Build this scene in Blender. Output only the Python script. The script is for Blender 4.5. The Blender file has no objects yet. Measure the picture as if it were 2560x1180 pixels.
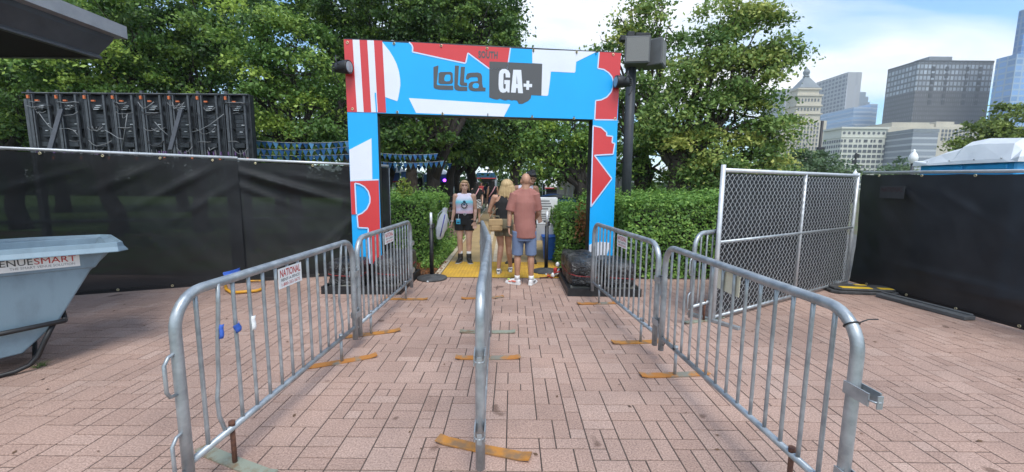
import bpy, bmesh, math, random
import numpy as np
from mathutils import Vector, Matrix, noise as mnoise

random.seed(7)
RNG = np.random.default_rng(7)
SC = bpy.context.scene
COL = SC.collection
PI = math.pi

# ------------------------------------------------------------------ camera, light, exposure
FPX, CXP, CYP = 1030.0, 1280.0, 590.0          # focal length and centre in the photo's pixels
PITCH, ROLL, EYE = math.radians(7.19), 0.008, 1.6
_F = Vector((0, math.cos(PITCH), -math.sin(PITCH)))
_R0 = Vector((1, 0, 0)); _U0 = Vector((0, math.sin(PITCH), math.cos(PITCH)))
_R = _R0 * math.cos(ROLL) + _U0 * math.sin(ROLL)
_U = -_R0 * math.sin(ROLL) + _U0 * math.cos(ROLL)
CAMPOS = Vector((0, 0, EYE))
cam_data = bpy.data.cameras.new('camera')
cam = bpy.data.objects.new('camera', cam_data)
COL.objects.link(cam)
M = Matrix((( _R.x, _U.x, -_F.x, 0), (_R.y, _U.y, -_F.y, 0), (_R.z, _U.z, -_F.z, EYE), (0, 0, 0, 1)))
cam.matrix_world = M
cam_data.sensor_fit = 'HORIZONTAL'; cam_data.sensor_width = 36.0
cam_data.lens = 36.0 * FPX / 2560.0
cam_data.clip_start = 0.05; cam_data.clip_end = 5000
SC.camera = cam

SUN_EL, SUN_AZ = math.radians(58), math.radians(166)    # azimuth clockwise from +Y: behind the camera, a little right
world = bpy.data.worlds.new('World'); SC.world = world
world.use_nodes = True
nt = world.node_tree; nt.nodes.clear()
def WN(t, **k):
    n = nt.nodes.new(t)
    for a, b in k.items(): setattr(n, a, b)
    return n
sky = WN('ShaderNodeTexSky'); sky.sky_type = 'NISHITA'; sky.sun_disc = False
sky.sun_elevation = SUN_EL; sky.sun_rotation = SUN_AZ; sky.air_density = 1.0; sky.dust_density = 0.6; sky.ozone_density = 2.0
tc = WN('ShaderNodeTexCoord')
sep = WN('ShaderNodeSeparateXYZ'); nt.links.new(tc.outputs['Generated'], sep.inputs[0])
mz = WN('ShaderNodeMath', operation='MAXIMUM'); nt.links.new(sep.outputs['Z'], mz.inputs[0]); mz.inputs[1].default_value = 0.03
az = WN('ShaderNodeMath', operation='ADD'); nt.links.new(mz.outputs[0], az.inputs[0]); az.inputs[1].default_value = 0.12
dx = WN('ShaderNodeMath', operation='DIVIDE'); nt.links.new(sep.outputs['X'], dx.inputs[0]); nt.links.new(az.outputs[0], dx.inputs[1])
dy = WN('ShaderNodeMath', operation='DIVIDE'); nt.links.new(sep.outputs['Y'], dy.inputs[0]); nt.links.new(az.outputs[0], dy.inputs[1])
cb = WN('ShaderNodeCombineXYZ'); nt.links.new(dx.outputs[0], cb.inputs[0]); nt.links.new(dy.outputs[0], cb.inputs[1])
mp = WN('ShaderNodeMapping'); mp.inputs['Scale'].default_value = (0.55, 1.0, 1); mp.inputs['Rotation'].default_value = (0, 0, 0.5)
mp.inputs['Location'].default_value = (2.3, 0.7, 0)
nt.links.new(cb.outputs[0], mp.inputs[0])
nz = WN('ShaderNodeTexNoise'); nz.inputs['Scale'].default_value = 0.9; nz.inputs['Detail'].default_value = 7; nz.inputs['Roughness'].default_value = 0.52; nz.inputs['Distortion'].default_value = 0.5
nt.links.new(mp.outputs[0], nz.inputs['Vector'])
rp = WN('ShaderNodeValToRGB'); rp.color_ramp.elements[0].position = 0.41; rp.color_ramp.elements[1].position = 0.60
nt.links.new(nz.outputs['Fac'], rp.inputs[0])
nz2 = WN('ShaderNodeTexNoise'); nz2.inputs['Scale'].default_value = 2.2; nz2.inputs['Detail'].default_value = 6
nt.links.new(mp.outputs[0], nz2.inputs['Vector'])
cr = WN('ShaderNodeValToRGB'); cr.color_ramp.elements[0].position = 0.3; cr.color_ramp.elements[1].position = 0.62
cr.color_ramp.elements[0].color = (0.78, 0.88, 0.98, 1); cr.color_ramp.elements[1].color = (1.0, 1.0, 1.0, 1)
nt.links.new(nz2.outputs['Fac'], cr.inputs[0])
cs = WN('ShaderNodeVectorMath', operation='SCALE'); nt.links.new(cr.outputs[0], cs.inputs[0]); cs.inputs['Scale'].default_value = 8.4
sk = WN('ShaderNodeVectorMath', operation='MULTIPLY'); nt.links.new(sky.outputs[0], sk.inputs[0]); sk.inputs[1].default_value = (1.05, 1.45, 1.60)
mx = WN('ShaderNodeMix', data_type='RGBA'); nt.links.new(rp.outputs[0], mx.inputs['Factor'])
nt.links.new(sk.outputs[0], mx.inputs['A']); nt.links.new(cs.outputs[0], mx.inputs['B'])
bg = WN('ShaderNodeBackground'); bg.inputs['Strength'].default_value = 0.10
nt.links.new(mx.outputs['Result'], bg.inputs['Color'])
wo = WN('ShaderNodeOutputWorld'); nt.links.new(bg.outputs[0], wo.inputs[0])

sun_data = bpy.data.lights.new('sun', 'SUN'); sun_data.energy = 1.8; sun_data.angle = math.radians(26); sun_data.color = (1.0, 0.95, 0.88)
sun = bpy.data.objects.new('sun', sun_data); COL.objects.link(sun)
sd = Vector((math.sin(SUN_AZ) * math.cos(SUN_EL), math.cos(SUN_AZ) * math.cos(SUN_EL), math.sin(SUN_EL)))
sun.rotation_euler = sd.to_track_quat('Z', 'Y').to_euler()
SC.view_settings.view_transform = 'Standard'; SC.view_settings.look = 'None'
SC.view_settings.exposure = 0.80; SC.view_settings.gamma = 1.0
SC.view_settings.use_curve_mapping = False
SC.cycles.max_bounces = 8; SC.cycles.transparent_max_bounces = 12
SC.cycles.use_denoising = True

# ------------------------------------------------------------------ measuring helpers
def ray(px, py): return _F + _R * ((px - CXP) / FPX) + _U * ((CYP - py) / FPX)
def P(px, py, y):
    d = ray(px, py); return CAMPOS + d * (y / d.y)
def G(px, py, z=0.0):
    d = ray(px, py); return CAMPOS + d * ((z - EYE) / d.z)
def X_at(px, y):                                # X of a point at eye height and distance y seen in column px
    return P(px, 465, y).x

# ------------------------------------------------------------------ object helpers
MW = {}
def _tag(o, label=None, cat=None, group=None, kind=None):
    if label: o['label'] = label
    if cat: o['category'] = cat
    if group: o['group'] = group
    if kind: o['kind'] = kind
    return o
def thing(name, label, cat, loc=(0, 0, 0), rz=0.0, group=None):
    o = bpy.data.objects.new(name, None); COL.objects.link(o)
    o.empty_display_size = 0.2
    o.location = loc; o.rotation_euler = (0, 0, rz)
    MW[o.name] = Matrix.Translation(Vector(loc)) @ Matrix.Rotation(rz, 4, 'Z')
    return _tag(o, label, cat, group)
def place(o, loc, rz=0.0):
    o.location = loc; o.rotation_euler = (0, 0, rz)
    MW[o.name] = Matrix.Translation(Vector(loc)) @ Matrix.Rotation(rz, 4, 'Z')
def link_mesh(name, me, mats=None, parent=None, label=None):
    o = bpy.data.objects.new(name, me); COL.objects.link(o)
    if mats is not None and len(me.materials) == 0:
        for m in (mats if isinstance(mats, (list, tuple)) else [mats]): me.materials.append(m)
    MW[o.name] = MW[parent.name] if parent else Matrix()
    if parent: o.parent = parent
    if label: o['label'] = label
    return o
def copy_tree(o, parent=None):
    c = o.copy(); COL.objects.link(c)
    if parent: c.parent = parent
    for ch in list(o.children): copy_tree(ch, c)
    return c

class MB:
    def __init__(s): s.v = []; s.f = []; s.m = []; s.s = []
    def add(s, vs, fs, mi=0, smooth=False):
        b = len(s.v); s.v.extend([tuple(v) for v in vs])
        for f in fs: s.f.append([b + i for i in f]); s.m.append(mi); s.s.append(smooth)
        return s
    def box(s, c, d, rz=0, mi=0, rot=None):
        R = rot if rot is not None else Matrix.Rotation(rz, 3, 'Z')
        c = Vector(c); vs = []
        for z in (-.5, .5):
            for y in (-.5, .5):
                for x in (-.5, .5): vs.append(c + R @ Vector((x * d[0], y * d[1], z * d[2])))
        return s.add(vs, [(0, 2, 3, 1), (4, 5, 7, 6), (0, 1, 5, 4), (2, 6, 7, 3), (0, 4, 6, 2), (1, 3, 7, 5)], mi)
    def bar(s, a, b, w, h, mi=0, up=(0, 0, 1)):
        a = Vector(a); b = Vector(b); t = (b - a).normalized(); u = Vector(up)
        sd_ = t.cross(u)
        if sd_.length < 1e-4: sd_ = t.cross(Vector((1, 0, 0)))
        sd_.normalize(); u = sd_.cross(t).normalized(); vs = []
        for p in (a, b):
            for (i, j) in ((-1, -1), (1, -1), (1, 1), (-1, 1)): vs.append(p + sd_ * (i * w / 2) + u * (j * h / 2))
        return s.add(vs, [(0, 1, 2, 3), (7, 6, 5, 4), (0, 4, 5, 1), (1, 5, 6, 2), (2, 6, 7, 3), (3, 7, 4, 0)], mi)
    def tube(s, pts, r, n=8, mi=0, closed=False, caps=True):
        pts = [Vector(p) for p in pts]; k = len(pts)
        rs = r if isinstance(r, (list, tuple)) else [r] * k
        tang = []
        for i in range(k):
            if closed: t = pts[(i + 1) % k] - pts[i - 1]
            else: t = pts[min(i + 1, k - 1)] - pts[max(i - 1, 0)]
            tang.append(t.normalized() if t.length > 1e-9 else Vector((0, 0, 1)))
        t0 = tang[0]; ref = Vector((0, 0, 1)) if abs(t0.z) < .9 else Vector((1, 0, 0))
        u = t0.cross(ref).normalized(); vs = []
        for i in range(k):
            t = tang[i]; u = (u - t * u.dot(t))
            if u.length < 1e-6: u = t.orthogonal()
            u.normalize(); w = t.cross(u)
            for j in range(n):
                a = 2 * PI * j / n; vs.append(pts[i] + (u * math.cos(a) + w * math.sin(a)) * rs[i])
        fs = []
        rng = k if closed else k - 1
        for i in range(rng):
            i2 = (i + 1) % k
            for j in range(n):
                j2 = (j + 1) % n; fs.append((i * n + j, i * n + j2, i2 * n + j2, i2 * n + j))
        s.add(vs, fs, mi, True)
        if caps and not closed:
            b = len(s.v) - k * n
            s.f.append([b + j for j in range(n)][::-1]); s.m.append(mi); s.s.append(False)
            s.f.append([b + (k - 1) * n + j for j in range(n)]); s.m.append(mi); s.s.append(False)
        return s
    def lathe(s, c, prof, n=20, mi=0, smooth=True):
        c = Vector(c); vs = []
        for (r, z) in prof:
            for j in range(n): vs.append(c + Vector((r * math.cos(2 * PI * j / n), r * math.sin(2 * PI * j / n), z)))
        fs = []
        for i in range(len(prof) - 1):
            for j in range(n):
                j2 = (j + 1) % n; fs.append((i * n + j, i * n + j2, (i + 1) * n + j2, (i + 1) * n + j))
        s.add(vs, fs, mi, smooth)
        b = len(s.v) - len(vs)
        s.f.append([b + j for j in range(n)][::-1]); s.m.append(mi); s.s.append(False)
        s.f.append([b + (len(prof) - 1) * n + j for j in range(n)]); s.m.append(mi); s.s.append(False)
        return s
    def ell(s, c, r, nu=14, nv=9, mi=0, rot=None):
        c = Vector(c); vs = []; R = rot if rot is not None else Matrix.Identity(3)
        r = r if isinstance(r, (list, tuple)) else (r, r, r)
        for i in range(nv + 1):
            th = PI * i / nv
            for j in range(nu):
                ph = 2 * PI * j / nu
                vs.append(c + R @ Vector((r[0] * math.sin(th) * math.cos(ph), r[1] * math.sin(th) * math.sin(ph), r[2] * math.cos(th))))
        fs = []
        for i in range(nv):
            for j in range(nu):
                j2 = (j + 1) % nu
                a, b_, c_, d_ = i * nu + j, (i + 1) * nu + j, (i + 1) * nu + j2, i * nu + j2
                if i == 0: fs.append((a, b_, c_))
                elif i == nv - 1: fs.append((a, b_, d_))
                else: fs.append((a, b_, c_, d_))
        return s.add(vs, fs, mi, True)
    def prism(s, poly, fn, t0, t1, mi=0, back=True):
        """polygon (u,v) list swept from offset t0 to t1 through fn(u,v,t)"""
        n = len(poly)
        vs = [fn(u, v, t0) for u, v in poly] + [fn(u, v, t1) for u, v in poly]
        fs = [list(range(n, 2 * n))]
        if back: fs.append(list(range(n))[::-1])
        for i in range(n): j = (i + 1) % n; fs.append((i, j, n + j, n + i))
        return s.add(vs, fs, mi)
    def grid(s, nu, nv, fn, mi=0, smooth=True):
        vs = [fn(i / nu, j / nv) for j in range(nv + 1) for i in range(nu + 1)]
        fs = [(j * (nu + 1) + i, j * (nu + 1) + i + 1, (j + 1) * (nu + 1) + i + 1, (j + 1) * (nu + 1) + i) for j in range(nv) for i in range(nu)]
        return s.add(vs, fs, mi, smooth)
    def build(s, name, mats, parent=None, world=False, bevel=0, label=None, seg=1):
        vs = s.v
        if world and parent is not None:
            inv = MW[parent.name].inverted(); vs = [tuple(inv @ Vector(v)) for v in vs]
        me = bpy.data.meshes.new(name); me.from_pydata(vs, [], s.f); me.update()
        ms = mats if isinstance(mats, (list, tuple)) else [mats]
        for m in ms: me.materials.append(m)
        me.polygons.foreach_set('material_index', s.m); me.polygons.foreach_set('use_smooth', s.s)
        o = link_mesh(name, me, None, parent, label)
        if bevel:
            b = o.modifiers.new('bevel', 'BEVEL'); b.width = bevel; b.segments = seg; b.limit_method = 'ANGLE'; b.angle_limit = math.radians(50)
        return o

# ------------------------------------------------------------------ material helpers
def new_mat(name):
    m = bpy.data.materials.new(name); m.use_nodes = True
    n = m.node_tree; b = n.nodes['Principled BSDF']
    return m, n, b
def nnode(n, t, **k):
    x = n.nodes.new(t)
    for a, b in k.items(): setattr(x, a, b)
    return x
def pmat(name, c1, c2=None, scale=6.0, rough=0.6, metal=0.0, bump=0.0, bscale=None, stretch=(1, 1, 1), spec=0.5, lo=0.35, hi=0.65, detail=5, rvar=0.0, sheen=0.0, coat=0.0):
    m, n, b = new_mat(name)
    b.inputs['Roughness'].default_value = rough; b.inputs['Metallic'].default_value = metal
    b.inputs['Specular IOR Level'].default_value = spec
    if coat: b.inputs['Coat Weight'].default_value = coat; b.inputs['Coat Roughness'].default_value = 0.15
    tcx = nnode(n, 'ShaderNodeTexCoord'); mpx = nnode(n, 'ShaderNodeMapping'); mpx.inputs['Scale'].default_value = stretch
    n.links.new(tcx.outputs['Object'], mpx.inputs[0])
    nx = nnode(n, 'ShaderNodeTexNoise'); nx.inputs['Scale'].default_value = scale; nx.inputs['Detail'].default_value = detail; nx.inputs['Roughness'].default_value = .6
    n.links.new(mpx.outputs[0], nx.inputs['Vector'])
    if c2 is None: c2 = tuple(min(1, c * 0.82) for c in c1)
    r = nnode(n, 'ShaderNodeValToRGB'); r.color_ramp.elements[0].position = lo; r.color_ramp.elements[1].position = hi
    r.color_ramp.elements[0].color = (*c2, 1); r.color_ramp.elements[1].color = (*c1, 1)
    n.links.new(nx.outputs['Fac'], r.inputs[0]); n.links.new(r.outputs[0], b.inputs['Base Color'])
    if rvar:
        mr = nnode(n, 'ShaderNodeMapRange'); mr.inputs['To Min'].default_value = max(0, rough - rvar); mr.inputs['To Max'].default_value = min(1, rough + rvar)
        n.links.new(nx.outputs['Fac'], mr.inputs[0]); n.links.new(mr.outputs[0], b.inputs['Roughness'])
    if bump:
        bn = nnode(n, 'ShaderNodeBump'); bn.inputs['Strength'].default_value = bump; bn.inputs['Distance'].default_value = 0.01
        nb = nnode(n, 'ShaderNodeTexNoise'); nb.inputs['Scale'].default_value = bscale or scale * 4; nb.inputs['Detail'].default_value = 4
        n.links.new(mpx.outputs[0], nb.inputs['Vector']); n.links.new(nb.outputs['Fac'], bn.inputs['Height']); n.links.new(bn.outputs[0], b.inputs['Normal'])
    return m

MAT = {}
MAT['galv'] = pmat('galvanised_steel', (.45, .48, .50), (.28, .31, .335), scale=11, rough=.42, metal=.55, bump=.12, bscale=60, rvar=.12)
MAT['galv_white'] = pmat('pale_galvanised_pipe', (.64, .66, .68), (.50, .52, .54), scale=10, rough=.45, metal=.35)
MAT['orange_steel'] = pmat('worn_orange_paint', (.47, .20, .035), (.24, .14, .07), scale=9, rough=.6, bump=.2, lo=.38, hi=.55)
MAT['green_steel'] = pmat('worn_grey_green_steel', (.26, .28, .22), (.20, .13, .07), scale=9, rough=.65, bump=.2, lo=.36, hi=.52)
MAT['rust'] = pmat('rusty_steel', (.16, .07, .04), (.09, .04, .03), scale=30, rough=.85)
MAT['black_metal'] = pmat('black_painted_steel', (.018, .018, .02), (.010, .010, .012), scale=10, rough=.5)
MAT['black_plastic'] = pmat('black_plastic', (.02, .02, .022), scale=20, rough=.4)
MAT['rubber'] = pmat('dusty_black_rubber', (.085, .085, .085), (.04, .04, .042), scale=7, rough=.75, lo=.4, hi=.7)
MAT['white_plastic'] = pmat('white_plastic', (.80, .80, .79), (.70, .70, .70), scale=4, rough=.4)
MAT['paper'] = pmat('white_sign_board', (.82, .82, .82), (.74, .74, .73), scale=12, rough=.6)
MAT['ink_red'] = pmat('red_ink', (.50, .035, .03), scale=40, rough=.6)
MAT['ink_dark'] = pmat('dark_ink', (.03, .03, .035), scale=40, rough=.6)
MAT['ink_grey'] = pmat('grey_ink', (.25, .25, .26), scale=40, rough=.6)
MAT['brass'] = pmat('brass_grommet', (.75, .66, .42), scale=30, rough=.35, metal=.8)
MAT['tape_blue'] = pmat('blue_tape', (.04, .12, .50), scale=30, rough=.6)
MAT['yellow_tube'] = pmat('scuffed_yellow_paint', (.62, .30, .02), (.36, .20, .06), scale=14, rough=.5, lo=.3, hi=.5)

# ------------------------------------------------------------------ ground, plaza, path
def struct(name, mb, m, **k):
    o = mb.build(name, m, **k); o['kind'] = 'structure'; return o
MAT['soil'] = pmat('grass_and_soil', (.075, .11, .03), (.10, .075, .05), scale=1.3, rough=.95, bump=.6, bscale=30, lo=.42, hi=.6)
g = MB(); g.grid(24, 24, lambda u, v: (-1500 + 3000 * u, -200 + 2200 * v, -0.03), smooth=False)
struct('ground', g, MAT['soil'])

# paving: modular pavers laid in mixed sizes, each a bevelled block in one sheet
def paver_mat():
    m, n, b = new_mat('pink_concrete_paver')
    at = nnode(n, 'ShaderNodeAttribute'); at.attribute_name = 'tone'
    tcx = nnode(n, 'ShaderNodeTexCoord')
    sp = nnode(n, 'ShaderNodeTexNoise'); sp.inputs['Scale'].default_value = 95; sp.inputs['Detail'].default_value = 3; sp.inputs['Roughness'].default_value = .75
    big = nnode(n, 'ShaderNodeTexNoise'); big.inputs['Scale'].default_value = 0.8; big.inputs['Detail'].default_value = 6; big.inputs['Roughness'].default_value = .6
    spot = nnode(n, 'ShaderNodeTexNoise'); spot.inputs['Scale'].default_value = 3.1; spot.inputs['Detail'].default_value = 2
    for x in (sp, big, spot): n.links.new(tcx.outputs['Object'], x.inputs['Vector'])
    r1 = nnode(n, 'ShaderNodeValToRGB'); e = r1.color_ramp.elements
    e[0].position = .0; e[0].color = (.375, .252, .205, 1); e[1].position = 1.; e[1].color = (.48, .345, .29, 1)
    x = e.new(.5); x.color = (.430, .295, .242, 1)
    n.links.new(at.outputs['Fac'], r1.inputs[0])
    r2 = nnode(n, 'ShaderNodeValToRGB'); e = r2.color_ramp.elements
    e[0].position = .30; e[0].color = (.50, .47, .46, 1); e[1].position = .70; e[1].color = (1.38, 1.38, 1.36, 1)
    n.links.new(sp.outputs['Fac'], r2.inputs[0])
    r3 = nnode(n, 'ShaderNodeValToRGB'); e = r3.color_ramp.elements
    e[0].position = .32; e[0].color = (.74, .75, .76, 1); e[1].position = .60; e[1].color = (1.04, 1.03, 1.02, 1)
    n.links.new(big.outputs['Fac'], r3.inputs[0])
    r4 = nnode(n, 'ShaderNodeValToRGB'); e = r4.color_ramp.elements
    e[0].position = .265; e[0].color = (.5, .47, .45, 1); e[1].position = .295; e[1].color = (1, 1, 1, 1)
    n.links.new(spot.outputs['Fac'], r4.inputs[0])
    cur = r1.outputs[0]
    for r in (r2, r3, r4):
        mm = nnode(n, 'ShaderNodeMix', data_type='RGBA', blend_type='MULTIPLY'); mm.inputs['Factor'].default_value = 1
        n.links.new(cur, mm.inputs['A']); n.links.new(r.outputs[0], mm.inputs['B']); cur = mm.outputs['Result']
    n.links.new(cur, b.inputs['Base Color']); b.inputs['Roughness'].default_value = .85; b.inputs['Specular IOR Level'].default_value = .3
    bn = nnode(n, 'ShaderNodeBump'); bn.inputs['Strength'].default_value = .35; bn.inputs['Distance'].default_value = .004
    n.links.new(sp.outputs['Fac'], bn.inputs['Height']); n.links.new(bn.outputs[0], b.inputs['Normal'])
    return m
MAT['paver'] = paver_mat()
MAT['joint'] = pmat('dark_paver_joint', (.095, .07, .058), (.06, .045, .038), scale=8, rough=.95)
def build_plaza():
    U = 0.102
    x0, x1, y0, y1 = -9.0, 9.0, 0.6, 7.02
    nx, ny = int((x1 - x0) / U), int((y1 - y0) / U)
    occ = np.zeros((nx, ny), bool); rects = []
    rnd = random.Random(3)
    for j in range(ny):
        for i in range(nx):
            if occ[i, j]: continue
            opts = [(2, 2, .36), (2, 1, .34), (1, 2, .2), (1, 1, .10), (3, 2, .06)]
            ok = [(a, b, w) for a, b, w in opts if i + a <= nx and j + b <= ny and not occ[i:i + a, j:j + b].any()]
            t = rnd.random() * sum(w for *_, w in ok)
            for a, b, w in ok:
                t -= w
                if t <= 0: break
            occ[i:i + a, j:j + b] = True; rects.append((i, j, a, b))
    N = len(rects); v = np.zeros((N, 8, 3)); tone = np.zeros((N, 8))
    gp, bv = .0020, .0028
    for k, (i, j, a, b) in enumerate(rects):
        xa, xb, ya, yb = x0 + i * U + gp, x0 + (i + a) * U - gp, y0 + j * U + gp, y0 + (j + b) * U - gp
        dz = rnd.uniform(-.0012, .0012)
        v[k, :4] = [(xa, ya, -.012), (xb, ya, -.012), (xb, yb, -.012), (xa, yb, -.012)]
        v[k, 4:] = [(xa + bv, ya + bv, dz), (xb - bv, ya + bv, dz), (xb - bv, yb - bv, dz), (xa + bv, yb - bv, dz)]
        tone[k] = min(1, max(0, rnd.gauss(.5, .17)))
    f = np.array([(4, 5, 6, 7), (0, 1, 5, 4), (1, 2, 6, 5), (2, 3, 7, 6), (3, 0, 4, 7)])
    faces = (f[None] + (np.arange(N) * 8)[:, None, None]).reshape(-1, 4)
    vv = v.reshape(-1, 3); nb = len(vv)
    vv = np.vstack([vv, [(x0, y0, -.0035), (x1, y0, -.0035), (x1, y1, -.0035), (x0, y1, -.0035)]])
    faces = np.vstack([faces, [(nb, nb + 1, nb + 2, nb + 3)]])
    me = quad_mesh('paving', vv, faces)
    me.materials.append(MAT['paver']); me.materials.append(MAT['joint'])
    mi = np.zeros(len(faces), np.int32); mi[-1] = 1; me.polygons.foreach_set('material_index', mi)
    at = me.attributes.new('tone', 'FLOAT', 'POINT'); at.data.foreach_set('value', np.append(tone.reshape(-1), [0] * 4))
    o = link_mesh('paving', me); o['kind'] = 'structure'
def quad_mesh(name, v, faces):
    me = bpy.data.meshes.new(name)
    v = np.ascontiguousarray(v, np.float32); faces = np.ascontiguousarray(faces, np.int32)
    k = faces.shape[1]
    me.vertices.add(len(v)); me.vertices.foreach_set('co', v.ravel())
    me.loops.add(faces.size); me.loops.foreach_set('vertex_index', faces.ravel())
    me.polygons.add(len(faces)); me.polygons.foreach_set('loop_start', np.arange(0, faces.size, k, dtype=np.int32))
    me.update(calc_edges=True); me.validate(); me.polygons.foreach_set('use_smooth', [False] * len(me.polygons))
    return me
build_plaza()

MAT['path'] = pmat('tan_path_surface', (.44, .31, .15), (.37, .26, .13), scale=2.5, rough=.9, bump=.3, bscale=90)
MAT['path_edge'] = pmat('pale_path_kerb', (.62, .52, .38), (.45, .37, .27), scale=6, rough=.9, bump=.3)
MAT['pad'] = pmat('yellow_warning_pad', (.58, .34, .035), (.42, .24, .04), scale=3, rough=.75, lo=.3, hi=.6)
MAT['mulch'] = pmat('brown_mulch', (.20, .13, .09), (.07, .045, .03), scale=22, rough=.95, bump=1.0, bscale=60)
# centre line of the path curves gently to the left, then straightens
def path_c(y): return -0.16 - 0.006 * max(0, y - 8) ** 1.25 - .01 * (y - 7)
def path_strip(xa, xb, y0, y1, z, n=24):
    mb = MB(); mb.grid(4, n, lambda u, v: (path_c(y0 + (y1 - y0) * v) + xa + (xb - xa) * u, y0 + (y1 - y0) * v, z), smooth=False); return mb
struct('path', path_strip(-1.1, 1.1, 7.02, 60, -.004, 60), MAT['path'])
struct('path_edge', path_strip(-1.20, -1.1, 7.02, 60, .012, 60), MAT['path_edge'])
struct('path_line', path_strip(-.42, -.31, 8.4, 60, .002, 60), MAT['path_edge'])
struct('path_line', path_strip(-.22, -.13, 8.4, 60, .002, 60), MAT['path_edge'])
struct('path_edge', path_strip(1.1, 1.20, 7.02, 60, .012, 60), MAT['path_edge'])
pd = path_strip(-1.09, 1.09, 6.93, 8.36, .006, 4)
# truncated domes of the warning pad
for iy in range(23):
    for ix in range(36):
        x = -1.06 + ix * .06 + path_c(7.5); y = 7.0 + iy * .06
        pd.add([(x - .014, y - .014, .006), (x + .014, y - .014, .006), (x + .014, y + .014, .006), (x - .014, y + .014, .006), (x - .008, y - .008, .012), (x + .008, y - .008, .012), (x + .008, y + .008, .012), (x - .008, y + .008, .012)],
               [(4, 5, 6, 7), (0, 1, 5, 4), (1, 2, 6, 5), (2, 3, 7, 6), (3, 0, 4, 7)])
struct('warning_pad', pd, MAT['pad'])
mu = MB(); mu.grid(16, 16, lambda u, v: (-2.8 + 1.55 * u, 7.02 + 9 * v, -.012 + .02 * mnoise.noise((u * 9, v * 20, 0))))
mu.grid(16, 16, lambda u, v: (1.0 + 3.0 * u, 7.02 + 9 * v, -.012 + .02 * mnoise.noise((u * 9, v * 20, 5))))
struct('mulch', mu, MAT['mulch'])
MAT['lawn'] = pmat('bright_lawn', (.13, .24, .055), (.09, .17, .04), scale=2, rough=.95, bump=.8, bscale=40)
lw = MB(); lw.grid(6, 6, lambda u, v: (-60 + 57 * u, 13 + 34 * v, -.012), smooth=False); struct('lawn', lw, MAT['lawn'])
MAT['asphalt'] = pmat('grey_asphalt', (.12, .115, .11), (.08, .078, .075), scale=3, rough=.9)
struct('road', MB().add([(3.8, 7.02, -.02), (60, 7.02, -.02), (60, 14, -.02), (3.8, 14, -.02)], [(0, 1, 2, 3)]), MAT['asphalt'])
# ------------------------------------------------------------------ writing
def text_2d(body, bold=0.0, spacing=1.0):
    cu = bpy.data.curves.new('txt', 'FONT'); cu.body = body; cu.size = 1; cu.offset = bold; cu.space_character = spacing; cu.resolution_u = 3
    o = bpy.data.objects.new('txt', cu); COL.objects.link(o)
    dg = bpy.context.evaluated_depsgraph_get(); dg.update()
    me = o.evaluated_get(dg).to_mesh()
    vs = np.array([v.co[:2] for v in me.vertices]); fs = [list(p.vertices) for p in me.polygons]
    o.evaluated_get(dg).to_mesh_clear(); bpy.data.objects.remove(o); bpy.data.curves.remove(cu)
    lo, hi = vs.min(0), vs.max(0)
    return (vs - lo) / (hi - lo), fs
def text_to(mb, body, fn, mi=0, bold=0.0, spacing=1.0):
    """fn(u,v) maps the unit box of the word into space"""
    vs, fs = text_2d(body, bold, spacing)
    mb.add([fn(u, v) for u, v in vs], fs, mi)

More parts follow.
